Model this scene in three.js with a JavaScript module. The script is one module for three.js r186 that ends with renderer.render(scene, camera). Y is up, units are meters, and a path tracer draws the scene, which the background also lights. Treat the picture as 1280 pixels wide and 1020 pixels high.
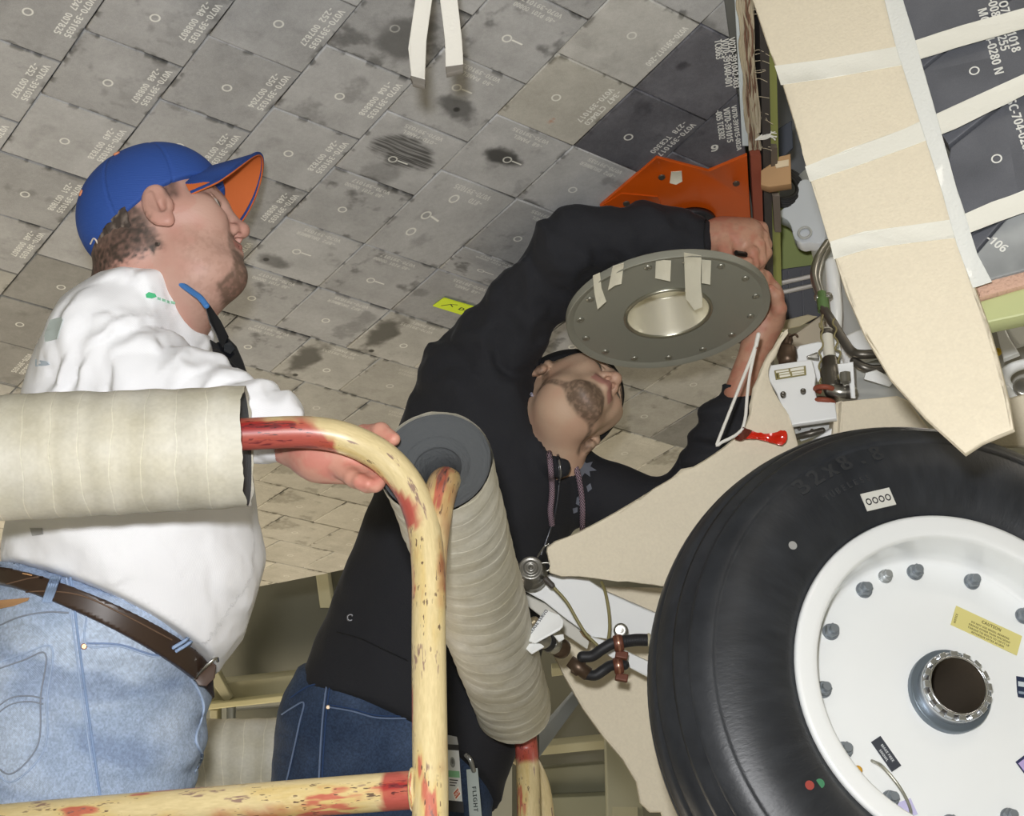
import * as THREE from 'three';
import { mergeGeometries, mergeVertices, toCreasedNormals } from 'three/addons/utils/BufferGeometryUtils.js';
import { RoundedBoxGeometry } from 'three/addons/geometries/RoundedBoxGeometry.js';
import { RectAreaLightUniformsLib } from 'three/addons/lights/RectAreaLightUniformsLib.js';

// ---------------------------------------------------------------- camera, light, exposure
const F = 2022.5, PITCH = THREE.MathUtils.degToRad(27), EYE = new THREE.Vector3(0, 1.5, 0);
const scene = new THREE.Scene();
const camera = new THREE.PerspectiveCamera(2 * Math.atan(510 / F) * 180 / Math.PI, 1280 / 1020, 0.05, 60);
camera.position.copy(EYE); camera.rotation.set(PITCH, 0, 0);
const renderer = new THREE.WebGLRenderer({ antialias: true });
renderer.toneMapping = THREE.LinearToneMapping;
renderer.toneMappingExposure = 1.0;
renderer.shadowMap.enabled = true;
RectAreaLightUniformsLib.init();
scene.background = new THREE.Color(0x000000);
const AMB = 9, WORK = 16;
const FLASH_POS = [-0.05, 1.66, 0.03], FLASH_POWER = 12.5;
const flash = new THREE.SpotLight(0xfdfdff, FLASH_POWER, 0, 0.62, 0.45, 2);
flash.position.set(...FLASH_POS); flash.target.position.set(0, 2.75, -2.4);
flash.castShadow = true; flash.shadow.radius = 2.2; flash.shadow.mapSize.set(2048, 2048); flash.shadow.bias = -0.0005;
scene.add(flash, flash.target);

// ---------------------------------------------------------------- helpers
const V3 = (x = 0, y = 0, z = 0) => new THREE.Vector3(x, y, z);
const camQ = new THREE.Quaternion().setFromEuler(new THREE.Euler(PITCH, 0, 0));
const camM = new THREE.Matrix4().compose(EYE, camQ, V3(1, 1, 1));
// view frame: x right, y up in the photograph, z towards the photographer, metres
const vw = v => v.clone().applyMatrix4(camM);
const va = (px, py, d) => V3((px - 640) / F * d, -(py - 510) / F * d, -d);
const at = (px, py, d) => vw(va(px, py, d));
function rng(seed) { let s = seed >>> 0; return () => { s = (s + 0x6D2B79F5) >>> 0; let t = s; t = Math.imul(t ^ (t >>> 15), t | 1); t ^= t + Math.imul(t ^ (t >>> 7), t | 61); return ((t ^ (t >>> 14)) >>> 0) / 4294967296; }; }
function hash3(x, y, z) { let h = Math.imul(x, 374761393) ^ Math.imul(y, 668265263) ^ Math.imul(z, 2147483647 ^ 1274126177); h = Math.imul(h ^ (h >>> 13), 1274126177); return ((h ^ (h >>> 16)) >>> 0) / 4294967296; }
function noise3(x, y, z) {
  const xi = Math.floor(x), yi = Math.floor(y), zi = Math.floor(z); let fx = x - xi, fy = y - yi, fz = z - zi;
  fx = fx * fx * (3 - 2 * fx); fy = fy * fy * (3 - 2 * fy); fz = fz * fz * (3 - 2 * fz);
  const l = (a, b, t) => a + (b - a) * t;
  return l(l(l(hash3(xi, yi, zi), hash3(xi + 1, yi, zi), fx), l(hash3(xi, yi + 1, zi), hash3(xi + 1, yi + 1, zi), fx), fy),
    l(l(hash3(xi, yi, zi + 1), hash3(xi + 1, yi, zi + 1), fx), l(hash3(xi, yi + 1, zi + 1), hash3(xi + 1, yi + 1, zi + 1), fx), fy), fz);
}
const fbm = (x, y, z, o = 4) => { let a = .5, s = 0, n = 0; for (let i = 0; i < o; i++) { s += a * noise3(x, y, z); n += a; a *= .5; x *= 2.03; y *= 2.03; z *= 2.03; } return s / n; };
const clamp = (x, a = 0, b = 1) => Math.min(b, Math.max(a, x));
const sst = (a, b, x) => { const t = clamp((x - a) / (b - a)); return t * t * (3 - 2 * t); };
const lerp = (a, b, t) => a + (b - a) * t;

const taken = {};
function numbered(n) { if (!(n in taken)) { taken[n] = 0; return n; } taken[n]++; return n + '_' + String(taken[n]).padStart(3, '0'); }
function thing(name, label, category, base = V3(), group) {
  const o = new THREE.Group(); o.name = numbered(name); o.position.copy(base); scene.add(o);
  o.userData = { label, category }; if (group) o.userData.group = group; o.userData.base = undefined; delete o.userData.base;
  return o;
}
// geometry given in world metres becomes a part of the thing (or of one of its parts)
function part(name, geo, m, parent, label) {
  if (Array.isArray(geo)) geo = merge(geo);
  const o = new THREE.Mesh(geo, m); o.name = name; o.castShadow = o.receiveShadow = true;
  let p = V3(), q = parent; while (q && q !== scene) { p.add(q.position); q = q.parent; }
  geo.translate(-p.x, -p.y, -p.z); parent.add(o); if (label) o.userData.label = label;
  return o;
}
function solo(name, geo, m, label, category, group, kind) {
  if (Array.isArray(geo)) geo = merge(geo);
  geo.computeBoundingBox(); const b = geo.boundingBox, c = V3((b.min.x + b.max.x) / 2, b.min.y, (b.min.z + b.max.z) / 2);
  geo.translate(-c.x, -c.y, -c.z);
  const o = new THREE.Mesh(geo, m); o.name = numbered(name); o.position.copy(c); o.castShadow = o.receiveShadow = true; scene.add(o);
  o.userData = { label, category }; if (group) o.userData.group = group; if (kind) o.userData.kind = kind; return o;
}
function struct(name, geo, m) { const o = new THREE.Mesh(Array.isArray(geo) ? merge(geo) : geo, m); o.name = name; o.userData.kind = 'structure'; o.castShadow = o.receiveShadow = true; scene.add(o); return o; }
function merge(list) {
  const out = list.map(g => { let h = g.index ? g.toNonIndexed() : g.clone(); for (const k of Object.keys(h.attributes)) if (!['position', 'normal', 'uv', 'color'].includes(k)) h.deleteAttribute(k); if (!h.attributes.normal) h.computeVertexNormals(); if (!h.attributes.uv) h.setAttribute('uv', new THREE.Float32BufferAttribute(new Float32Array(h.attributes.position.count * 2), 2)); return h; });
  const anyC = out.some(g => g.attributes.color); if (anyC) for (const h of out) if (!h.attributes.color) h.setAttribute('color', new THREE.Float32BufferAttribute(new Float32Array(h.attributes.position.count * 3).fill(1), 3));
  return mergeGeometries(out);
}
const std = (c, r = .6, m = 0, o = {}) => new THREE.MeshStandardMaterial({ color: c, roughness: r, metalness: m, side: THREE.DoubleSide, ...o });
// a frame at p with z along dir and y near up
function frame(p, dir, up = V3(0, 1, 0)) { const z = dir.clone().normalize(); let x = up.clone().cross(z); if (x.length() < 1e-4) x = V3(1, 0, 0).cross(z); x.normalize(); const y = z.clone().cross(x); return new THREE.Matrix4().makeBasis(x, y, z).setPosition(p); }
const put = (g, M) => { g.applyMatrix4(M); return g; };
function boxAt(M, w, h, d, r = 0, seg = 2) { const g = r ? new RoundedBoxGeometry(w, h, d, seg, r) : new THREE.BoxGeometry(w, h, d); return put(g, M); }
// cylinder / lathe along the direction a->b
function cyl(a, b, r0, r1 = r0, seg = 24, open = false) { const d = b.clone().sub(a), L = d.length(); const g = new THREE.CylinderGeometry(r1, r0, L, seg, 1, open); g.rotateX(Math.PI / 2); g.translate(0, 0, L / 2); return put(g, frame(a, d)); }
function lathe(p, dir, pts, seg = 48) { // pts [radius, along]
  const g = new THREE.LatheGeometry(pts.map(q => new THREE.Vector2(Math.max(q[0], 1e-5), q[1])), seg); g.rotateX(Math.PI / 2); return put(g, frame(p, dir)); }
function tube(pts, r, seg = 60, rs = 12, closed = false, tension = .5) { const c = new THREE.CatmullRomCurve3(pts, closed, 'catmullrom', tension); return new THREE.TubeGeometry(c, seg, r, rs, closed); }
function capTube(pts, r, seg = 60, rs = 12) { const g = tube(pts, r, seg, rs); return [g, put(new THREE.SphereGeometry(r, rs, 8), new THREE.Matrix4().setPosition(pts[0])), put(new THREE.SphereGeometry(r, rs, 8), new THREE.Matrix4().setPosition(pts[pts.length - 1]))]; }
const smoothPoly = (pts, n = 6, closed = true) => { const c = new THREE.CatmullRomCurve3(pts.map(p => V3(p[0], p[1], 0)), closed, 'centripetal'); return c.getPoints(pts.length * n).slice(0, closed ? -1 : undefined).map(p => [p.x, p.y]); };
// a sheet of real thickness from a pixel outline; depthFn gives the depth of the front face at a pixel
function sheet(outline, depthFn, thick, { bevel = 0.004, sub = 0.03, holes = [] } = {}) {
  const S = new THREE.Shape(outline.map(p => new THREE.Vector2(p[0], -p[1])));
  for (const h of holes) S.holes.push(new THREE.Path(h.map(p => new THREE.Vector2(p[0], -p[1]))));
  let xs = outline.map(p => p[0]), ys = outline.map(p => p[1]);
  const px = sub * F / depthFn((Math.min(...xs) + Math.max(...xs)) / 2, (Math.min(...ys) + Math.max(...ys)) / 2);
  const tri = gridFill(outline, holes, px);
  return extrudeGrid(tri, depthFn, thick, bevel);
}
function inPoly(p, poly) { let c = false; for (let i = 0, j = poly.length - 1; i < poly.length; j = i++) { const a = poly[i], b = poly[j]; if ((a[1] > p[1]) !== (b[1] > p[1]) && p[0] < (b[0] - a[0]) * (p[1] - a[1]) / (b[1] - a[1]) + a[0]) c = !c; } return c; }
function gridFill(outline, holes, step) {
  // triangulate the outline and split its long edges until they are shorter than step
  const dens = o => { const r = []; o.forEach((a, i) => { const b = o[(i + 1) % o.length], n = Math.max(1, Math.ceil(Math.hypot(b[0] - a[0], b[1] - a[1]) / step)); for (let k = 0; k < n; k++) r.push(new THREE.Vector2(lerp(a[0], b[0], k / n), lerp(a[1], b[1], k / n))); }); return r; };
  const c = dens(outline), hs = holes.map(dens);
  const pts = [...c, ...hs.flat()].map(v => [v.x, v.y]);
  let f = THREE.ShapeUtils.triangulateShape(c, hs);
  const rim = []; let o = 0; for (const l of [c, ...hs]) { rim.push(l.map((_, i) => o + i)); o += l.length; }
  const onRim = new Set(); for (const l of rim) l.forEach((a, i) => { const b = l[(i + 1) % l.length]; onRim.add(a < b ? a + '_' + b : b + '_' + a); });
  for (let pass = 0; pass < 12; pass++) {
    const mid = new Map(); const key = (a, b) => a < b ? a + '_' + b : b + '_' + a; let any = false;
    const len = (a, b) => Math.hypot(pts[a][0] - pts[b][0], pts[a][1] - pts[b][1]);
    for (const t of f) for (let k = 0; k < 3; k++) { const a = t[k], b = t[(k + 1) % 3], q = key(a, b); if (!onRim.has(q) && !mid.has(q) && len(a, b) > step * 1.5) { mid.set(q, pts.length); pts.push([(pts[a][0] + pts[b][0]) / 2, (pts[a][1] + pts[b][1]) / 2]); any = true; } }
    if (!any) break;
    const g = [];
    for (const [a, b, cc] of f) {
      const m = [mid.get(key(a, b)), mid.get(key(b, cc)), mid.get(key(cc, a))], n = m.filter(x => x !== undefined).length;
      if (n === 0) g.push([a, b, cc]);
      else if (n === 3) g.push([a, m[0], m[2]], [m[0], b, m[1]], [m[2], m[1], cc], [m[0], m[1], m[2]]);
      else { const v = [a, b, cc]; let r = 0; while (n === 1 ? m[r] === undefined : m[r] !== undefined) r++; 
        if (n === 1) { const [p, q, s] = [v[r], v[(r + 1) % 3], v[(r + 2) % 3]]; g.push([p, m[r], s], [m[r], q, s]); }
        else { const p = v[(r + 2) % 3], q = v[r], s = v[(r + 1) % 3], mq = m[(r + 2) % 3], ms = m[(r + 1) % 3]; g.push([q, s, mq], [s, ms, mq], [mq, ms, p]); } }
    }
    f = g;
  }
  return { pts, f, rim };
}
function extrudeGrid({ pts, f, rim }, depthFn, thick, bevel, dirBack) {
  const n = pts.length, V = pts.map(p => vw(va(p[0], p[1], depthFn(p[0], p[1]))));
  const N = V.map(() => V3()); const e1 = V3(), e2 = V3();
  const ori = []; for (const t of f) { e1.subVectors(V[t[1]], V[t[0]]); e2.subVectors(V[t[2]], V[t[0]]); const c = e1.clone().cross(e2); const tv = V[t[0]].clone().sub(EYE); const fl = c.dot(tv) > 0; if (fl) c.negate(); ori.push(fl ? [t[0], t[2], t[1]] : t); for (const k of t) N[k].add(c); }
  N.forEach(v => v.normalize());
  const nb = V3(); N.forEach(v => nb.add(v)); nb.normalize(); const ax = V3(0, 1, 0).cross(nb).normalize(), ay = nb.clone().cross(ax);
  const pos = [], uv = [], idx = [];
  // front is pulled in by a small round bevel at the rim
  const rimSet = new Map();
  rim.forEach((l, li) => {
    let A = 0; l.forEach((a, i) => { const p = pts[a], q = pts[l[(i + 1) % l.length]]; A += p[0] * q[1] - q[0] * p[1]; });
    const sg = (A > 0 ? 1 : -1) * (li ? -1 : 1);
    l.forEach((a, i) => {
      const p = pts[l[(i + l.length - 1) % l.length]], q = pts[l[(i + 1) % l.length]], t = Math.hypot(q[0] - p[0], q[1] - p[1]) || 1;
      const x = pts[a][0] + sg * (q[1] - p[1]) / t * 2, y = pts[a][1] - sg * (q[0] - p[0]) / t * 2;
      rimSet.set(a, vw(va(x, y, depthFn(x, y))).sub(V[a]).normalize());
    });
  });
  const push = (v, i) => { pos.push(v.x, v.y, v.z); uv.push(v.dot(ax), v.dot(ay)); return pos.length / 3 - 1; };
  const fr = V.map((v, i) => push(rimSet.has(i) ? v.clone().addScaledVector(rimSet.get(i), -bevel) : v, i));
  const bk = V.map((v, i) => push((rimSet.has(i) ? v.clone().addScaledVector(rimSet.get(i), -bevel) : v.clone()).addScaledVector(N[i], -thick), i));
  for (const t of ori) { idx.push(fr[t[0]], fr[t[1]], fr[t[2]]); idx.push(bk[t[0]], bk[t[2]], bk[t[1]]); }
  const g = new THREE.BufferGeometry();
  for (const l of rim) {
    const prof = [[-bevel, 0], [-bevel * .3, -bevel * .3], [0, -bevel], [0, -thick + bevel], [-bevel * .3, -thick + bevel * .3], [-bevel, -thick]];
    const rows = prof.map(([o, d]) => l.map(a => push(V[a].clone().addScaledVector(rimSet.get(a), o).addScaledVector(N[a], d), a)));
    for (let k = 0; k < rows.length - 1; k++) for (let i = 0; i < l.length; i++) { const j = (i + 1) % l.length; idx.push(rows[k][i], rows[k + 1][i], rows[k + 1][j], rows[k][i], rows[k + 1][j], rows[k][j]); }
  }
  g.setAttribute('position', new THREE.Float32BufferAttribute(pos, 3)); g.setAttribute('uv', new THREE.Float32BufferAttribute(uv, 2)); g.setIndex(idx);
  return toCreasedNormals(g, .7);
}
// ---- textures
function canvasTex(w, h, draw, { srgb = true, wrap = false } = {}) { const c = document.createElement('canvas'); c.width = w; c.height = h; const x = c.getContext('2d'); draw(x, w, h); const t = new THREE.CanvasTexture(c); if (srgb) t.colorSpace = THREE.SRGBColorSpace; t.magFilter = THREE.LinearFilter; t.anisotropy = 8; if (wrap) t.wrapS = t.wrapT = THREE.RepeatWrapping; return t; }
function dataTex(n, fn, { srgb = true, wrap = true, h = n } = {}) { const d = new Uint8Array(n * h * 4); for (let y = 0; y < h; y++) for (let x = 0; x < n; x++) { const c = fn(x / n, y / h), i = (y * n + x) * 4; for (let k = 0; k < 3; k++) d[i + k] = clamp(c[k] ?? c[0], 0, 255); d[i + 3] = 255; } const t = new THREE.DataTexture(d, n, h); if (srgb) t.colorSpace = THREE.SRGBColorSpace; t.magFilter = THREE.LinearFilter; t.minFilter = THREE.LinearMipmapLinearFilter; t.generateMipmaps = true; if (wrap) t.wrapS = t.wrapT = THREE.RepeatWrapping; t.needsUpdate = true; return t; }
// noise that repeats over [0,1)
function tnoise(u, v, f, seed) { const x = u * f, y = v * f, xi = Math.floor(x), yi = Math.floor(y); let a = x - xi, b = y - yi; a = a * a * (3 - 2 * a); b = b * b * (3 - 2 * b); const h = (i, j) => hash3(((i % f) + f) % f, ((j % f) + f) % f, seed); return lerp(lerp(h(xi, yi), h(xi + 1, yi), a), lerp(h(xi, yi + 1), h(xi + 1, yi + 1), a), b); }
const tfbm = (u, v, f, seed, o = 4) => { let a = .5, s = 0, n = 0; for (let i = 0; i < o; i++) { s += a * tnoise(u, v, f, seed + i); n += a; a *= .55; f *= 2; } return s / n; };
// ---------------------------------------------------------------- hangar shell
function roomBox(x0, x1, y0, y1, z0, z1) { const g = new THREE.BoxGeometry(x1 - x0, y1 - y0, z1 - z0); g.translate((x0 + x1) / 2, (y0 + y1) / 2, (z0 + z1) / 2); return g; }
{
  const wallM = std(0xb6b5a8, .85), floorM = std(0xd9d8d0, .5), ceilM = std(0xc8c6ba, .9);
  struct('floor', roomBox(-8.2, 8.2, -.2, 0, -12.2, 6.2), floorM);
  struct('ceiling', roomBox(-8.2, 8.2, 8, 8.2, -12.2, 6.2), ceilM);
  struct('wall_back', roomBox(-8.2, 8.2, 0, 8, -12.2, -12), wallM);
  struct('wall_front', roomBox(-8.2, 8.2, 0, 8, 6, 6.2), wallM);
  struct('wall_left', roomBox(-8.2, -8, 0, 8, -12, 6), wallM);
  struct('wall_right', roomBox(8, 8.2, 0, 8, -12, 6), wallM);
  // hangar lamps above and behind the photographer
  for (const [i, [x, z]] of [[-3.5, 3.2], [3.5, 3.2], [-5.8, -1.5], [5.8, -1.5], [0, 4.6], [-5.2, -6.5], [-1.5, -8.5], [3.5, -8]].entries()) {
    const where = ['left of the photographer near the front wall', 'right of the photographer near the front wall', 'over the left side of the vehicle', 'over the right side of the vehicle', 'in the middle by the front wall', 'over the left aisle beyond the vehicle', 'in the middle beyond the vehicle', 'over the right aisle beyond the vehicle'][i];
    const t = thing('hangar_lamp', 'long ceiling lamp panel of the hangar ' + where, 'lamp', V3(x, 7.6, z), 'hangar ceiling lamps');
    part('lamp_housing', boxAt(new THREE.Matrix4().setPosition(x, 7.75, z), 2.5, .2, .9, .03), std(0xd8d8d2, .5), t);
    for (const o of [-1, 1]) part('hanger', roomBox(x + o - .02, x + o + .02, 7.84, 8.0, z - .02, z + .02), std(0x88887f, .6), t);
    part('diffuser', boxAt(new THREE.Matrix4().setPosition(x, 7.635, z), 2.4, .03, .8), new THREE.MeshStandardMaterial({ color: 0xffffff, emissive: 0xfff3dc, emissiveIntensity: 2 }), t);
    const l = new THREE.RectAreaLight(0xfff6ea, AMB, 2.4, .8); l.position.set(x, 7.61, z); l.lookAt(x, 0, z); scene.add(l);
  }
  // a low work light beyond the vehicle shines up at the far part of the belly
  { const p = V3(-2.0, .75, -4.7), dir = V3(.38, .86, .42).normalize(), M = frame(p, dir), w = thing('work_light', 'wide floor standing work light panel beyond the basket', 'lamp', V3(-2.0, 0, -4.7));
    part('panel_housing', boxAt(M.clone().multiply(new THREE.Matrix4().setPosition(0, 0, -.05)), 1.7, .9, .06, .015), std(0xd0b030, .5), w); part('diffuser', boxAt(M.clone().multiply(new THREE.Matrix4().setPosition(0, 0, -.012)), 1.6, .8, .02), new THREE.MeshStandardMaterial({ color: 0xffffff, emissive: 0xfff0d8, emissiveIntensity: 2 }), w);
    for (const x of [-.7, .7]) part('leg', cyl(V3(-2.0 + x, 0, -4.7 + x * .7), V3(-2.0 + x, .66 - x * .3, -4.72 + x * .7), .02, .02, 12), std(0x333333, .5), w);
    const l = new THREE.RectAreaLight(0xffefd6, WORK, 1.6, .8); l.position.copy(p); l.lookAt(p.clone().add(dir)); scene.add(l); }
  // the flash unit on top of the camera
  const f = thing('flash_unit', 'small camera flash held above the lens', 'flash', V3(...FLASH_POS));
  const M = frame(V3(...FLASH_POS).add(V3(0, 0, .05)), V3(0, .45, -1));
  part('flash_head', boxAt(M, .075, .05, .05, .006), std(0x1b1b1b, .5), f);
  part('flash_window', boxAt(M.clone().multiply(new THREE.Matrix4().setPosition(0, 0, .026)), .06, .036, .004), new THREE.MeshStandardMaterial({ color: 0xffffff, emissive: 0xffffff, emissiveIntensity: 1 }), f);
}

// ---------------------------------------------------------------- the tiled belly of the spacecraft
const TS = .1524, HK = -0.0149, HB = 6.2191, HV = .4345;
const HR = (() => { const w = [-2.1301, -0.603, -0.5235], t = Math.hypot(...w), k = w.map(x => x / t), c = Math.cos(t), s = Math.sin(t), [x, y, z] = k; return [[c + x * x * (1 - c), x * y * (1 - c) - z * s, x * z * (1 - c) + y * s], [y * x * (1 - c) + z * s, c + y * y * (1 - c), y * z * (1 - c) - x * s], [z * x * (1 - c) - y * s, z * y * (1 - c) + x * s, c + z * z * (1 - c)]]; })();
const HT = [-0.2779, -0.3444, 2.5455];
// point of the hull at lattice (u, v); h lifts it off the tiles towards the ground
function hullView(u, v, h = 0) {
  const bb = Math.min(v - HV - HB, 0), th = HK * bb, r = 1 / HK - 0;
  let y = Math.sin(th) / HK + Math.max(v - HV - HB, 0) + HB, z = (1 - Math.cos(th)) / HK;
  y -= Math.sin(th) * h / TS; z += Math.cos(th) * h / TS;
  const X = [(u - 4) * TS, y * TS, z * TS], c = HR.map((R, i) => R[0] * X[0] + R[1] * X[1] + R[2] * X[2] + HT[i]);
  return V3(c[0], -c[1], -c[2]);
}
const hull = (u, v, h) => vw(hullView(u, v, h));
const toPx = p => [640 - p.x / p.z * F, 510 + p.y / p.z * F];
function hullUV(px, py) { let u = 5, v = 0; for (let i = 0; i < 40; i++) { const p = toPx(hullView(u, v)), a = toPx(hullView(u + .01, v)), b = toPx(hullView(u, v + .01)); const j = [(a[0] - p[0]) / .01, (b[0] - p[0]) / .01, (a[1] - p[1]) / .01, (b[1] - p[1]) / .01], D = j[0] * j[3] - j[1] * j[2], ex = px - p[0], ey = py - p[1]; let du = (j[3] * ex - j[1] * ey) / D, dv = (-j[2] * ex + j[0] * ey) / D; const m = Math.max(1, Math.hypot(du, dv) / 2); u += du / m; v += dv / m; if (ex * ex + ey * ey < 1e-4) break; } return [u, v]; }
const hullDepth = (px, py) => { const [u, v] = hullUV(px, py); return -hullView(u, v).z; };
const onHull = (px, py, h = 0) => { const [u, v] = hullUV(px, py); return hull(u, v, h); };
const hullN = (u, v) => hull(u, v, .01).sub(hull(u, v, 0)).normalize();

const ATLAS = 8, CELL = 256;
// per-cell drawing of what a tile carries: stencilled number, gauge ring, stains
const tileSpecs = [];
function addSpec(s) { tileSpecs.push(s); return tileSpecs.length - 1; }
const nums = ['-104 008808', '-252 007827', '-250 007204', '-251 007808', '-249 007828', '-253 008806', '-248 008807', '-247 007825'];
const SP = { left: [], mid: [], far: [], dark: [] };
for (let i = 0; i < 10; i++) SP.left.push(addSpec({ base: 132 - (i % 4) * 5, side: ['V070-391035', nums[i % 8]], ring: [.48, .46], seed: i, stain: i % 3 === 0 ? .3 : .12 }));
for (let i = 0; i < 10; i++) SP.mid.push(addSpec({ base: 134 - (i % 3) * 6, top: [['V070-391035', '-8P2 DRUMMER'], ['V070-391017', '-80 PI01 00000'], ['V070-391035', '-68 PANEL']][i % 3], ring: [.45, .42], bar: i % 2, seed: 20 + i, stain: .3 + .3 * (i % 3 === 1) }));
for (let i = 0; i < 12; i++) SP.far.push(addSpec({ base: (i < 6 ? 130 : 150) - (i % 4) * 4, warm: i < 6 ? 5 : 8, faint: i % 2 ? ['V070-391033', '-61 004410'] : null, ring: [.5, .45], ringA: .5, seed: 40 + i, stain: .1 + .25 * (i % 4 === 2) }));
for (let i = 0; i < 3; i++) SP.dark.push(addSpec({ base: 68, side: ['V070-391017', '-278 TC8300'], ring: [.42, .4], seed: 60 + i, stain: .2, cool: 4 }));
const S_dark6 = addSpec({ base: 70, ring: [.78, .42], seed: 66, stain: .2, cool: 4, txt3: ['V070-391015-003A', 'V070-391015', '-005 TC8302'] });
const S_darkTop = addSpec({ base: 74, seed: 67, stain: .35, cool: 4, txt3: ['V070-391042', 'V070-391040-001', 'TC8063'], ring: null });
const S_scratch = addSpec({ base: 134, top: ['V070-391035', '-0TD-PANEL'], ring: [.46, .4], bar: 1, seed: 70, stain: .2, scratch: 1 });
const S_blotch = addSpec({ base: 134, top: ['V070-391035', '-68 PANEL'], ring: [.52, .48], bar: 1, seed: 71, stain: .2, blotch: [.42, .5, .3, .14, .85] });
const S_double = addSpec({ base: 132, top: ['V070-391035', '-80 PANEL'], ring: [.42, .62], bar: 1, seed: 72, stain: .2, blotch: [.58, .38, .28, .2, .6], pit: [.6, .36] });
const S_three = addSpec({ base: 134, top: ['V070-391035', '-8TD'], rings: [[.4, .78], [.3, .52], [.32, .3]], bar: 1, seed: 73, stain: .25 });
const S_pit = addSpec({ base: 138, top: ['V070-391035', '-8P2 DRUMMER'], ring: [.42, .5], bar: 1, seed: 74, stain: .25, blotch: [.28, .2, .24, .14, .5], pit: [.2, .2] });
const S_smear = addSpec({ base: 134, warm: 4, ring: [.58, .4], seed: 75, stain: .3, blotch: [.2, .55, .2, .46, .7], pit: [.3, .1], top: ['-68 PANEL', 'V070-391035'] });
const S_smoke = addSpec({ base: 122, seed: 76, stain: .5, blotch: [.6, .45, .4, .4, .5], ring: [.45, .5], ringA: .4 });
const S_spot = addSpec({ base: 150, warm: 6, seed: 77, stain: .15, blotch: [.5, .5, .38, .16, .55], ring: null });
const S_brown = addSpec({ base: 132, warm: 6, ring: [.38, .5], seed: 78, stain: .2, side: ['-347 CTB4C0', 'V070-391017'], rust: [.55, .2] });
const S_plain = addSpec({ base: 138, warm: 3, ring: [.5, .55], ringA: .6, seed: 79, stain: .12, side: ['V070-391017-200', ''] });
const S_left0 = addSpec({ base: 138, ring: [.5, .5], seed: 80, stain: .12 });
const S_darkgrey = addSpec({ base: 100, ring: [.5, .5], seed: 81, stain: .1, warm: 3 });
const S_darkgrey2 = addSpec({ base: 96, ring: [.42, .5], side: ['-105 006200', 'V070-391035'], seed: 82, stain: .2, warm: 3 });
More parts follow.
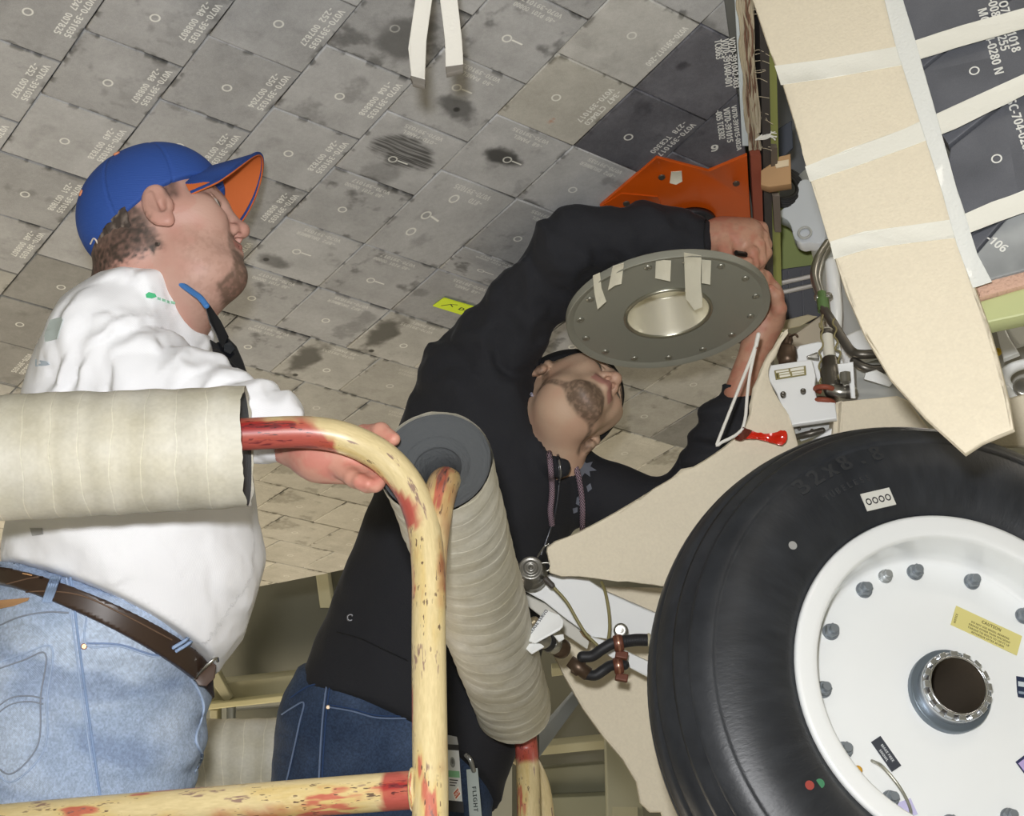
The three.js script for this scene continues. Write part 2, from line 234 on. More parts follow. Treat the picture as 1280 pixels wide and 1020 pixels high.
const tileTex = canvasTex(ATLAS * CELL, ATLAS * CELL, (x, W, H) => {
  tileSpecs.forEach((s, i) => {
    const ox = (i % ATLAS) * CELL, oy = Math.floor(i / ATLAS) * CELL, im = x.createImageData(CELL, CELL), d = im.data, R = rng(900 + s.seed), sd = s.seed * 7.3;
    for (let b = 0; b < CELL; b++) for (let a = 0; a < CELL; a++) {
      const u = a / CELL, v = 1 - b / CELL, k = (b * CELL + a) * 4;
      let g = s.base * 1.225 + (s.far || 0) + (fbm(u * 3 + sd, v * 3, 1.5, 4) - .5) * 34 + (hash3(a, b, i) - .5) * 15;
      g += (fbm(u * 30, v * 30 + sd, 7, 2) - .5) * 10;
      const bl = fbm(u * 4 + 9 + sd, v * 4 + 3, 4.2, 4); g -= s.stain * 90 * sst(.6, .76, bl);
      const ed = Math.min(u, 1 - u, v, 1 - v); g -= sst(.6, .72, fbm(u * 8 + sd, v * 8, 8.8, 3)) * sst(.07, 0, ed) * 60 * (s.base > 100 ? 1 : .3);
      if (s.blotch) { const [bx, by, rx, ry, f] = s.blotch; const q = Math.hypot((u - bx) / rx, (v - by) / ry) + (fbm(u * 7 + sd, v * 7, 3.3, 4) - .5) * 1.1; g = lerp(g, s.base * .38, f * sst(1.05, .45, q)); }
      if (s.pit) { const q = Math.hypot(u - s.pit[0], v - s.pit[1]); g = lerp(g, 45, sst(.045, .02, q)); }
      if (s.scratch) { const q = Math.hypot((u - .5) / .4, (v - .56) / .27) + (fbm(u * 6, v * 9, 9, 3) - .5) * .7; const st = .5 + .5 * Math.sin(v * 120 + noise3(u * 4, v * 60, 2) * 6); g = lerp(g, 62, .9 * sst(1.02, .6, q) * (.35 + .65 * st)); const q2 = Math.hypot((u - .5) / .3, (v - .15) / .2) + (fbm(u * 7, v * 7, 19, 3) - .5); g -= 26 * sst(1, .4, q2); }
      let r = g + (s.warm || 0) * .8, gg = g + (s.warm || 0) * .35, bb = g - (s.warm || 0) - 1 + (s.cool || 0) * 1.6;
      if (s.rust) { const q = Math.hypot(u - s.rust[0], v - s.rust[1]) + (fbm(u * 20, v * 20, 1, 2) - .5) * .06; const f = .5 * sst(.045, .01, q); r = lerp(r, 165, f); gg = lerp(gg, 105, f); bb = lerp(bb, 80, f); }
      d[k] = r; d[k + 1] = gg; d[k + 2] = bb; d[k + 3] = 255;
    }
    x.putImageData(im, ox, oy);
    x.save(); x.beginPath(); x.rect(ox, oy, CELL, CELL); x.clip(); x.translate(ox, oy);
    const P = (u, v) => [u * CELL, (1 - v) * CELL];
    const ringAt = ([u, v], al = .8) => { const [a, b] = P(u, v); x.strokeStyle = `rgba(222,222,214,${al})`; x.lineWidth = 4.2; x.beginPath(); x.arc(a, b, 11, 0, 7); x.stroke(); };
    if (s.ring) ringAt(s.ring, s.ringA || .8); if (s.rings) s.rings.forEach(r => ringAt(r));
    if (s.bar) { const [a, b] = P((s.ring || s.rings[1])[0], (s.ring || s.rings[1])[1]); x.strokeStyle = 'rgba(228,228,220,.85)'; x.lineWidth = 5; x.beginPath(); x.moveTo(a + 14, b - 2); x.lineTo(a + 46, b + (s.rings ? 4 : -2)); x.stroke(); }
    x.textBaseline = 'middle'; x.fillStyle = 'rgba(226,226,218,.85)';
    const fnt = n => { x.font = `bold ${n}px monospace`; };
    if (s.side) { fnt(22); x.save(); x.translate(...P(.9, .9)); x.rotate(Math.PI / 2); x.fillText(s.side[0], 0, 0, 150); x.fillText(s.side[1], 4, 25, 142); x.restore(); }
    if (s.top) { fnt(18); x.fillStyle = 'rgba(222,222,214,.62)'; x.save(); x.translate(...P(.74, .86)); x.rotate(Math.PI); x.fillText(s.top[0], 0, 12, 135); x.fillText(s.top[1], 4, -10, 125); x.restore(); }
    if (s.faint) { fnt(17); x.fillStyle = 'rgba(215,212,200,.4)'; x.save(); x.translate(...P(.8, .84)); x.rotate(Math.PI); x.fillText(s.faint[0], 0, 10, 130); x.fillText(s.faint[1], 0, -10, 120); x.restore(); }
    if (s.txt3) { fnt(19); x.save(); x.translate(...P(.86, .94)); x.rotate(.98); s.txt3.forEach((q, k) => x.fillText(q, 6 * k, 24 * k - 14, 132)); x.restore(); }
    x.restore();
  });
});
const tileBump = dataTex(256, (u, v) => [120 + (tfbm(u, v, 16, 5, 3) - .5) * 110 + (tfbm(u, v, 64, 15, 2) - .5) * 60], { srgb: false });
const tileMat = new THREE.MeshStandardMaterial({ map: tileTex, roughness: .62, bumpMap: tileBump, bumpScale: .0004, side: THREE.DoubleSide });
tileTex.flipY = true;
// tile of lattice polygon poly (list of [u,v]) inside the cell [u0,u1]x[v0,v1]
function tileGeo(poly, u0, u1, v0, v1, spec, lift = 0) {
  const cu = poly.reduce((a, p) => a + p[0], 0) / poly.length, cv = poly.reduce((a, p) => a + p[1], 0) / poly.length;
  const shr = (q, g) => { // pull a point in from each edge by g (tile units)
    return poly.map((p, i) => { const a = poly[(i + poly.length - 1) % poly.length], b = poly[(i + 1) % poly.length]; const n1 = nrm(a, p), n2 = nrm(p, b); const dd = 1 + n1[0] * n2[0] + n1[1] * n2[1]; return [p[0] + (n1[0] + n2[0]) / Math.max(dd, .3) * g, p[1] + (n1[1] + n2[1]) / Math.max(dd, .3) * g]; }); };
  let A = 0; poly.forEach((p, i) => { const q = poly[(i + 1) % poly.length]; A += p[0] * q[1] - q[0] * p[1]; }); const sg = A > 0 ? 1 : -1;
  const nrm = (a, b) => { const dx = b[0] - a[0], dy = b[1] - a[1], L = Math.hypot(dx, dy) || 1; return [-dy / L * sg, dx / L * sg]; };
  const g = new THREE.BufferGeometry(), pos = [], uv = [], idx = [];
  const cx = spec % ATLAS, cy = Math.floor(spec / ATLAS), e = .012;
  const P = (q, h) => { const w = hull(q[0], q[1], h + lift); pos.push(w.x, w.y, w.z); const s = clamp((q[0] - u0) / (u1 - u0), e, 1 - e), t = clamp((q[1] - v0) / (v1 - v0), e, 1 - e); uv.push((cx + s) / ATLAS, 1 - (cy + 1 - t) / ATLAS); return pos.length / 3 - 1; };
  const gap = .0065, r0 = shr(0, gap + .012).map(q => P(q, 0)), r0b = shr(0, gap + .012).map(q => P(q, 0)), r1 = shr(0, gap + .003).map(q => P(q, -.0006)), r2 = shr(0, gap).map(q => P(q, -.0022)), r2b = shr(0, gap).map(q => P(q, -.0022)), r3 = shr(0, gap).map(q => P(q, -.024));
  const c = P([cu, cv], 0), n = poly.length;
  for (let i = 0; i < n; i++) { const j = (i + 1) % n; idx.push(c, r0[i], r0[j]); for (const [a, b] of [[r0b, r1], [r1, r2], [r2b, r3]]) idx.push(a[i], b[i], b[j], a[i], b[j], a[j]); }
  g.setAttribute('position', new THREE.Float32BufferAttribute(pos, 3)); g.setAttribute('uv', new THREE.Float32BufferAttribute(uv, 2)); g.setIndex(idx); g.computeVertexNormals(); return g;
}
function clipHalf(poly, a, b, keep) { // keep the side of the line a->b on which 'keep' lies
  const sd = p => (b[0] - a[0]) * (p[1] - a[1]) - (b[1] - a[1]) * (p[0] - a[0]), k = Math.sign(sd(keep)), out = [];
  poly.forEach((p, i) => { const q = poly[(i + 1) % poly.length], dp = sd(p) * k, dq = sd(q) * k; if (dp >= 0) out.push(p); if ((dp >= 0) !== (dq >= 0)) { const t = dp / (dp - dq); out.push([lerp(p[0], q[0], t), lerp(p[1], q[1], t)]); } });
  return out;
}
const hullBase = hull(5, 0, 0), belly = thing('spacecraft_belly', 'grey heat shield belly of numbered square tiles over both men', 'spacecraft', hullBase);
const EDGE_R = [hullUV(924, 0), hullUV(934, 196), hullUV(968, 440)], EDGE_B = [hullUV(327, 733), hullUV(421, 714.5)], INSIDE = hullUV(500, 300);
const edgeRu = v => v > EDGE_R[1][1] ? lerp(EDGE_R[1][0], EDGE_R[0][0], (v - EDGE_R[1][1]) / (EDGE_R[0][1] - EDGE_R[1][1])) : lerp(EDGE_R[1][0], EDGE_R[2][0], (v - EDGE_R[1][1]) / (EDGE_R[2][1] - EDGE_R[1][1]));
{
  const R = rng(5), ROW0 = -.5355, tiles = [];
  const offs = { '-3': .5, '-2': 0, '-1': .45, 0: .5, 1: 0, 2: .5021, 3: -.0503, 4: -.5355, 5: -.0338, 6: -.0276, 7: .42, 8: .0, 9: .5 };
  for (let u = -4; u <= 10; u++) {
    const o = offs[u] ?? 0, stop = u >= 4 ? ROW0 : u >= 0 ? ROW0 - 5 : ROW0 - 5;
    for (let k = -12; k < 10; k++) { let a = k + o, b = a + 1; if (u === 5 && k === 0) a = stop; else if (u === 5 && k < 0) continue; if (b <= stop + .02) continue; if (a < stop) a = stop; tiles.push([u, u + 1, a, b]); }
  }
  for (let r = 0; r < 14; r++) { const v1 = ROW0 - r, st = r === 2 || (r > 3 && r % 2 === 0) ? .5 : 0; for (let u = -6; u <= 14; u++) { const a = u + st; let lo = a, hi = a + 1; if (r < 5) { if (hi <= 4) continue; lo = Math.max(lo, 4); } tiles.push([lo, hi, v1 - 1, v1]); } }
  let n = 0;
  for (const [u0, u1, v0, v1] of tiles) {
    let poly = [[u0, v0], [u1, v0], [u1, v1], [u0, v1]];
    poly = clipHalf(poly, EDGE_R[0], EDGE_R[1], INSIDE); if (poly.length < 3) continue;
    poly = clipHalf(poly, EDGE_R[1], EDGE_R[2], INSIDE); if (poly.length < 3) continue;
    poly = clipHalf(poly, EDGE_B[0], EDGE_B[1], INSIDE); if (poly.length < 3) continue;
    const px = poly.map(q => toPx(hullView(...q))); const xs = px.map(q => q[0]), ys = px.map(q => q[1]);
    if (Math.max(...xs) < -40 || Math.min(...xs) > 1010 || Math.max(...ys) < -40 || Math.min(...ys) > 860) continue;
    const c = toPx(hullView((u0 + u1) / 2, (v0 + v1) / 2)), near = (x, y, d = 32) => Math.hypot(c[0] - x, c[1] - y) < d;
    let s; const ri = Math.floor(R() * 97);
    if (near(506, 190)) s = S_scratch; else if (near(628, 197)) s = S_blotch; else if (near(568, 142)) s = S_double; else if (near(553, 274, 40)) s = S_three; else if (near(378, 318)) s = S_pit;
    else if (near(492, 420)) s = S_smear; else if (near(690, 120)) s = S_brown; else if (near(775, 65)) s = S_plain; else if (near(668, 72)) s = SP.mid[1]; else if (near(500, 60)) s = S_smoke; else if (near(405, 470, 22)) s = S_smear; else if (near(830, 495, 26)) s = S_darkgrey2;
    else if (near(860, 555, 26)) s = S_darkgrey; else if (near(65, 355, 30)) s = S_darkgrey; else if (near(25, 415, 30) || near(12, 478, 34)) s = S_darkgrey2;
    else if (u0 === 6 && v0 > 1 && v0 < 1.99) s = SP.dark[0]; else if (u0 >= 6 && v0 >= 1.95 && v0 < 2.98 && u0 < 7) s = S_darkTop; else if (u0 === 7 && c[1] > 80 && c[1] < 260) s = S_dark6; else if (u0 >= 7 && c[1] > -20 && c[1] < 100) s = S_darkTop;
    else if (c[1] > 440) s = near(405, 672, 20) ? S_spot : SP.far[c[1] < 545 ? ri % 6 : 6 + ri % 6]; else if (u0 >= 4) s = SP.mid[ri % 10]; else if (c[1] > 330) s = SP.far[ri % 6]; else if (u0 === 3) s = ri % 2 ? S_left0 : SP.left[ri % 10]; else s = SP.left[ri % 10];
    part(n ? 'tile_' + String(n).padStart(3, '0') : 'tile', tileGeo(poly, u0, u1, v0, v1, s, (R() - .5) * .0016), tileMat, belly); n++;
  }
  console.log('tiles', n);
  // skin above the tiles, with a closed rim
  const pos = [], idx = [], nu = 12, nv = 24;
  const vLo = -12.5, vHi = 9;
  const e = (t, s) => { const v = lerp(vLo, vHi, t); const uR = Math.min(edgeRu(v), 14) - .02; return [lerp(-6, uR, s), v]; };
  const bl = (q) => { // hold the skin behind the lower edge
    const [a, b] = EDGE_B; const sd = (b[0] - a[0]) * (q[1] - a[1]) - (b[1] - a[1]) * (q[0] - a[0]), si = (b[0] - a[0]) * (INSIDE[1] - a[1]) - (b[1] - a[1]) * (INSIDE[0] - a[0]); if (sd * si >= 0) return q; const L2 = (b[0] - a[0]) ** 2 + (b[1] - a[1]) ** 2; return [q[0] + (b[1] - a[1]) * sd / L2, q[1] - (b[0] - a[0]) * sd / L2]; };
  for (const h of [-.022, -.5]) for (let i = 0; i <= nv; i++) for (let j = 0; j <= nu; j++) { const q = bl(e(i / nv, j / nu)); const p = hull(q[0], q[1], h); pos.push(p.x, p.y, p.z); }
  const N1 = (nu + 1) * (nv + 1), id = (l, i, j) => l * N1 + i * (nu + 1) + j;
  for (let l = 0; l < 2; l++) for (let i = 0; i < nv; i++) for (let j = 0; j < nu; j++) idx.push(id(l, i, j), id(l, i + 1, j), id(l, i + 1, j + 1), id(l, i, j), id(l, i + 1, j + 1), id(l, i, j + 1));
  const ring = []; for (let j = 0; j < nu; j++) ring.push([0, j]); for (let i = 0; i < nv; i++) ring.push([i, nu]); for (let j = nu; j > 0; j--) ring.push([nv, j]); for (let i = nv; i > 0; i--) ring.push([i, 0]);
  ring.forEach(([i, j], k) => { const [i2, j2] = ring[(k + 1) % ring.length]; idx.push(id(0, i, j), id(0, i2, j2), id(1, i2, j2), id(0, i, j), id(1, i2, j2), id(1, i, j)); });
  const g = new THREE.BufferGeometry(); g.setAttribute('position', new THREE.Float32BufferAttribute(pos, 3)); g.setIndex(idx);
  part('hull_skin', toCreasedNormals(g, .5), std(0x6b6a62, .8), belly, 'grey skin showing in the joints between the tiles');
}
// ---------------------------------------------------------------- nose wheel
const letter = (s, size, depth) => { const c = s; return { c, size, depth }; };
const { FontLoader } = await import('three/addons/loaders/FontLoader.js');
const { TextGeometry } = await import('three/addons/geometries/TextGeometry.js');
const fontB = await new FontLoader().loadAsync('fonts/droid/droid_sans_bold.typeface.json');
const WYAW = THREE.MathUtils.degToRad(10), WAX = V3(Math.sin(WYAW), 0, Math.cos(WYAW)), WC = at(1171, 876, 2.225);
const WX = V3(0, 1, 0).cross(WAX).normalize(), WY = WAX.clone().cross(WX);   // right and up on the wheel face
const onWheel = (x, y, z) => WC.clone().addScaledVector(WX, x).addScaledVector(WY, y).addScaledVector(WAX, z);
const wheelM = (x, y, z, rot = 0) => new THREE.Matrix4().makeBasis(WX, WY, WAX).setPosition(onWheel(x, y, z)).multiply(new THREE.Matrix4().makeRotationZ(rot));
const wheel = thing('aircraft_wheel', 'white nose wheel with black tyre beside the beige foam covers', 'wheel', onWheel(0, -.406, 0));
{
  const px2 = (px, py, z) => { const o = at(px, py, 1), d = o.clone().sub(EYE), t = (z - EYE.clone().sub(WC).dot(WAX)) / d.dot(WAX), q = EYE.clone().addScaledVector(d, t).sub(WC); return [q.dot(WX), q.dot(WY)]; };
  const rubBump = dataTex(256, (u, v) => [128 + (tfbm(u, v, 24, 3, 4) - .5) * 90], { srgb: false }); rubBump.repeat.set(30, 6);
  const rubCol = dataTex(512, (u, v) => { const n = tfbm(u, v, 6, 40, 5), m = tfbm(u, v, 40, 44, 3); const g = 44 + (n - .5) * 26 + (m - .5) * 14; return [g - 2, g + 1, g + 6]; });
  rubCol.repeat.set(4, 1);
  const rub = new THREE.MeshPhysicalMaterial({ map: rubCol, roughness: .43, bumpMap: rubBump, bumpScale: .0006, side: THREE.DoubleSide });
  const prof = []; // [r, axial] from the front bead over the tread to the rear bead
  const half = [[.230, .083], [.238, .094], [.252, .103], [.274, .110], [.3, .1125], [.324, .109], [.343, .1015], [.347, .0995], [.351, .1015], [.363, .0935], [.372, .0855], [.3755, .081], [.374, .0775], [.381, .072], [.388, .062], [.3905, .058], [.3865, .0565], [.3865, .0525], [.394, .0505], [.4, .038], [.403, .026], [.4035, .024], [.3985, .0225], [.3985, .0185], [.4045, .017], [.406, .008]];
  for (const q of half) prof.push(q); prof.push([.4065, 0]); for (const q of [...half].reverse()) prof.push([q[0], -q[1]]);
  const tg = lathe(WC, WAX, prof, 160);
  part('tire', tg, rub, wheel, 'black grooved tyre with raised lettering');
  // raised lettering on the sidewall
  const rl = new THREE.MeshStandardMaterial({ color: 0x303235, roughness: .6 });
  const sideZ = r => { for (let i = 0; i < half.length - 1; i++) if (r >= half[i][0] && r <= half[i + 1][0]) return lerp(half[i][1], half[i + 1][1], (r - half[i][0]) / (half[i + 1][0] - half[i][0])); return .1; };
  const arcText = (str, r, a0, size, step) => { const out = []; [...str].forEach((ch, i) => { if (ch === ' ') return; const a = a0 - i * step, g = new TextGeometry(ch, { font: fontB, size, depth: .0012, curveSegments: 4, bevelEnabled: false }); g.computeBoundingBox(); g.translate(-(g.boundingBox.max.x + g.boundingBox.min.x) / 2, -size / 2, 0); const z = sideZ(r), sl = (sideZ(r + .008) - sideZ(r - .008)) / .016; const M = wheelM(Math.cos(a) * r, Math.sin(a) * r, z - .0004, a - Math.PI / 2).multiply(new THREE.Matrix4().makeRotationX(Math.atan(sl))); out.push(put(g, M)); }); return out; };
  part('sidewall_lettering', arcText('32x8.8', .333, 2.25, .026, .078), rl, wheel, 'raised size lettering 32x8.8');
  part('sidewall_lettering', [...arcText('TUBELESS', .3, 2.2, .009, .034)], rl, wheel, 'small raised sidewall lettering');
  // balance marks of paint
  for (const [dx, dy, c, n] of [[1010, 983, 0x9b3f36, 'red'], [1024, 980, 0x3f7f5a, 'green'], [1109, 652, 0x3d7a55, 'green'], [989, 684, 0x9a9a98, 'grey']]) { const q = px2(dx, dy, .105), r = Math.hypot(...q), a = Math.atan2(q[1], q[0]); part('paint_dot', put(new THREE.CylinderGeometry(.006, .006, .0008, 14).rotateX(Math.PI / 2), wheelM(Math.cos(a) * r, Math.sin(a) * r, sideZ(r) + .0003)), std(c, .6), wheel, n + ' paint mark on the tyre'); }
  // number plate stuck to the tyre
  const plTex = canvasTex(256, 128, (x, w, h) => { x.fillStyle = '#d8d8d0'; x.fillRect(0, 0, w, h); x.strokeStyle = '#1c1c22'; x.lineWidth = 9; for (let i = 0; i < 4; i++) { x.beginPath(); x.arc(42 + i * 57, 66, 20, 0, 7); x.stroke(); } });
  { const q = px2(1097, 625, .11), a = Math.atan2(q[1], q[0]), r = Math.hypot(...q); const M = wheelM(Math.cos(a) * r, Math.sin(a) * r, sideZ(r) + .0045, .30); part('number_plate', boxAt(M, .045, .026, .0016), [new THREE.MeshStandardMaterial({ color: 0xd8d8d0 }), 0, 0, 0, 0, 0].map((m, i) => i === 4 ? new THREE.MeshStandardMaterial({ map: plTex, roughness: .5 }) : new THREE.MeshStandardMaterial({ color: 0xd0d0c8 })), wheel, 'small white plate with four black rings'); }
  // rim: lip, drop to the dish, shallow cone to the hub
  const white = new THREE.MeshPhysicalMaterial({ color: 0xf0f3f3, roughness: .38, clearcoat: .7, clearcoatRoughness: .16, side: THREE.DoubleSide });
  const rimP = [[.228, .07], [.234, .088], [.2365, .094], [.234, .0985], [.229, .0995], [.214, .099], [.208, .0975], [.205, .0955], [.203, .089], [.2005, .05], [.197, .036], [.189, .031], [.15, .0325], [.09, .036], [.062, .038], [.05, .038]];
  const faceZ = r => r < .09 ? lerp(.038, .036, (r - .062) / .028) : r < .15 ? lerp(.036, .0325, (r - .09) / .06) : lerp(.0325, .031, (r - .15) / .041);
  part('rim', lathe(WC, WAX, rimP, 128), white, wheel, 'glossy white wheel rim');
  part('wheel_core', lathe(WC, WAX, [[.045, .0], [.19, .02], [.225, .05], [.225, -.09], [.045, -.09], [.045, .0]], 64), white, wheel);
  // tie bolts
  const steel = std(0x8b9298, .4, .45), light = std(0xb9bdbe, .35, .6);
  const bolt = (a, r, z, s, m) => { const M = wheelM(Math.cos(a) * r, Math.sin(a) * r, z, a + .4); const hex = new THREE.CylinderGeometry(.0088 * s, .0092 * s, .008 * s, 6).rotateX(Math.PI / 2).translate(0, 0, .005 * s), wa = new THREE.CylinderGeometry(.0105 * s, .0105 * s, .002, 20).rotateX(Math.PI / 2), st = new THREE.CylinderGeometry(.0052 * s, .0056 * s, .008 * s, 14).rotateX(Math.PI / 2).translate(0, 0, .012 * s); const b = part('bolt', put(merge([hex, wa]), M), m, wheel); part('bolt_end', put(st, M), m, b); };
  for (let k = 0; k < 13; k++) bolt(Math.PI + .02 - k * (Math.PI * 2 / 13), .176, .0325, 1.12, steel);
  bolt(1.97, .179, .0325, .95, light);
  // hub: washer, castellated nut, cup
  const H = (p) => lathe(onWheel(0, 0, 0), WAX, p, 48);
  part('washer', H([[.0575, .038], [.0575, .048], [.056, .05], [.0405, .05]]), std(0x737e88, .35, .6), wheel);
  const nut = part('hub_nut', H([[.0485, .05], [.0485, .063], [.047, .065], [.041, .065], [.0405, .063], [.0405, .02]]), std(0xc9ccd0, .25, .9), wheel, 'bright castellated hub nut');
  for (let k = 0; k < 16; k++) { const a = k / 16 * Math.PI * 2; part('nut_tooth', boxAt(wheelM(Math.cos(a) * .0445, Math.sin(a) * .0445, .0685, a), .0066, .0105, .008, .001), std(0xd2d5d8, .25, .9), nut); }
  part('axle_cup', H([[.04, .071], [.0405, .068], [.0385, .05], [.038, -.2], [.014, -.205], [0.0001, -.205]]), std(0x6b6154, .45, .4), wheel, 'brown metal hollow of the axle end');
  part('cup_rim', put(new THREE.TorusGeometry(.0398, .0018, 8, 48), wheelM(0, 0, .071)), std(0xd8dade, .2, 1), wheel);
  // stuck-on notices
  const note = (px, py, w, h, rot, draw, bg, lab) => { const [x, y] = px2(px, py, .036); const t = canvasTex(512, Math.round(512 * h / w), (c, W, Hh) => { c.fillStyle = bg; c.fillRect(0, 0, W, Hh); draw(c, W, Hh); }); const r = Math.hypot(x, y), z = faceZ(r); const plain = new THREE.MeshStandardMaterial({ color: bg, roughness: .5 }), m = [plain, plain, plain, plain, new THREE.MeshStandardMaterial({ map: t, roughness: .5 }), plain]; part('notice', boxAt(wheelM(x, y, z + .0012, rot), w, h, .0012), m, wheel, lab); };
  const U = 1 / 1000;
  note(1233, 788, .1, .031, -.40, (c, W, Hh) => { c.fillStyle = '#5a5428'; c.textAlign = 'center'; c.font = 'bold 34px sans-serif'; c.fillText('CAUTION', W * .55, 42); c.font = 'bold 21px sans-serif'; ['DO NOT USE WHEEL BEARING', 'GREASE OTHER THAN SPECIFIED', 'TORQUE TIE BOLTS TO 120 FT LB', 'RETORQUE AFTER 30 MIN'].forEach((s, i) => c.fillText(s, W * .55, 74 + i * 25)); c.save(); c.translate(30, Hh * .85); c.rotate(-Math.PI / 2); c.textAlign = 'left'; c.fillText('NOTICE', 0, 0); c.restore(); }, '#d8cf86', 'yellow caution notice with small print');
  note(1108, 942, .046, .0165, -1.0, (c, W, Hh) => { c.fillStyle = '#cfd3d6'; c.textAlign = 'center'; c.font = 'bold 56px sans-serif'; c.fillText('MAKE FREE', W / 2, 86); c.fillText('SNOWL', W / 2, 160); }, '#3b3f48', 'dark grey notice with two light words');
  note(1297, 862, .06, .03, -.1, (c, W, Hh) => { c.fillStyle = '#c9d3d8'; c.fillRect(20, 60, W * .8, 60); c.fillStyle = '#8f9dab'; c.fillRect(20, 180, W * .9, 30); }, '#1f2c48', 'navy blue notice with a pale bar');
  note(1293, 952, .045, .028, .6, (c, W, Hh) => { c.fillStyle = '#b9a8d8'; c.fillRect(20, 40, W * .5, Hh * .6); }, '#2b2f55', 'navy and violet notice');
  note(1130, 1012, .034, .022, .35, (c, W, Hh) => { c.fillStyle = '#c4c0e4'; c.fillRect(W * .3, 0, W, Hh); c.fillStyle = '#3a4060'; c.fillRect(0, 0, W * .3, Hh); }, '#d5d2ec', 'pale violet notice at the foot of the rim');
  // lock wire with a lead seal
  part('lock_wire', capTube([[1090, 951, .038], [1103, 958, .056], [1124, 983, .06], [1137, 1008, .05], [1139, 1025, .036]].map(([a, b, z]) => onWheel(...px2(a, b, z), z)), .0021, 40, 8), std(0xa9a89c, .35, .7), wheel, 'thin grey wire looped on the rim');
  part('seal_dot', put(new THREE.SphereGeometry(.0065, 14, 10), wheelM(...px2(1072, 963, .034), .034)), std(0xd8a12a, .5), wheel, 'yellow sealant dab');
  // axle behind
  part('axle', cyl(onWheel(0, 0, -.08), onWheel(0, 0, -.6), .0445, .0445, 32, true), std(0xd9dcda, .4), wheel);
}
// stencils painted on the two black tiles at the well edge, reading down along the edge
{
  const pm = std(0xd2d2cc, .6), str = (t, x0, y0, x1, y1, size) => { const p = onHull(x0, y0, .0008), q = onHull(x1, y1, .0008), ex = q.clone().sub(p), L = ex.length(); ex.normalize(); const n = hullN(...hullUV(x0, y0)), ey = n.clone().cross(ex).normalize(), ez = ex.clone().cross(ey); const g = new TextGeometry(t, { font: fontB, size, depth: .0003, curveSegments: 3, bevelEnabled: false }); g.computeBoundingBox(); const k = L / g.boundingBox.max.x; g.scale(k, 1, 1); part('stencil_text', put(g, new THREE.Matrix4().makeBasis(ex, ey, ez).setPosition(p)), pm, belly, 'white stencilled number'); };
  str('TC8063', 893, 50, 895, 74, .011); str('V070-391040-001', 902, 49, 907, 108, .011); str('V070-391042-003', 911, 47, 917, 110, .009);
  str('-005 TC8302', 894, 138, 899, 174, .01); str('V070-391015', 904, 135, 909, 178, .01); str('V070-391015-002A', 914, 132, 921, 188, .008);
  str('6', 899, 180, 889, 181, .016);
}
// ---------------------------------------------------------------- work basket: painted tube rails, platform, wrapped pads
const PLAT_Y = 1.27;
const yellowTex = dataTex(1024, (u, v) => {
  // v runs along the tube, u around it; worn red under-paint and dark scratches
  let c = [214, 196, 148]; const n = tfbm(u, v, 4, 70, 5), m = tfbm(u, v, 12, 80, 4), f = tfbm(u, v, 64, 90, 3);
  const mix = (d, t) => { c = c.map((q, i) => lerp(q, d[i], t)); };
  mix([205, 172, 92], sst(.5, .75, n) * .5); mix([186, 84, 76], sst(.63, .7, n) * sst(.42, .55, m) * .75); mix([120, 92, 88], sst(.66, .74, m) * sst(.45, .6, f) * .75);
  mix([70, 50, 40], sst(.7, .76, f) * sst(.52, .62, n) * .8); return c.map(q => q + (f - .5) * 22);
});
const redTex = dataTex(256, (u, v) => { const n = tfbm(u, v, 6, 101, 5), f = tfbm(u, v, 40, 105, 3); let c = [190, 74, 72]; const t = sst(.66, .74, n) * .6; c = c.map((q, i) => lerp(q, [222, 200, 138][i], t)); return c.map(q => q + (f - .5) * 26); });
const yellowM = new THREE.MeshPhysicalMaterial({ map: yellowTex, roughness: .42, clearcoat: .25, clearcoatRoughness: .3, side: THREE.DoubleSide });
// paint that is red on some stretches of the tube: vertex colours along it
function paintTube(pts, r, redAt, seg = 120, rustAt = null) {
  const curve = new THREE.CatmullRomCurve3(pts, false, 'centripetal'), g = new THREE.TubeGeometry(curve, seg, r, 20), L = curve.getLength(), n = g.attributes.position.count, col = new Float32Array(n * 3), p = g.attributes.position, uv = g.attributes.uv;
  for (let i = 0; i < n; i++) {
    const s = uv.getX(i), a = uv.getY(i); const w = redAt ? redAt(s, a, V3(p.getX(i), p.getY(i), p.getZ(i))) : 0;
    const nn = fbm(p.getX(i) * 45, p.getY(i) * 45, p.getZ(i) * 45, 3); const t = sst(.35, .65, w + (nn - .5) * .55);
    const c = [lerp(1, .66, t), lerp(1, .17, t), lerp(1, .24, t)]; if (rustAt) { const k = sst(.3, .7, rustAt(V3(p.getX(i), p.getY(i), p.getZ(i))) + (nn - .5) * .7); c[0] *= lerp(1, .62, k); c[1] *= lerp(1, .46, k); c[2] *= lerp(1, .42, k); } col.set(c, i * 3);
    uv.setXY(i, a * 1, s * L * 1.6);
  }
  g.setAttribute('color', new THREE.Float32BufferAttribute(col, 3)); return g;
}
const railM = yellowM.clone(); railM.vertexColors = true;
const basket = thing('work_basket', 'yellow painted tube railing with worn red patches round both men', 'railing', at(535, 985, 1.77).setY(PLAT_Y - .06));
const RR = .0198;
const dTop = (px, py) => .842 / (Math.sin(PITCH) - (py - 510) / F * Math.cos(PITCH)), dLow = (px, py) => .433 / (Math.sin(PITCH) - (py - 510) / F * Math.cos(PITCH));
const cornerTop = at(536, 640, 1.93), postDown = at(537, 985, 1.765);
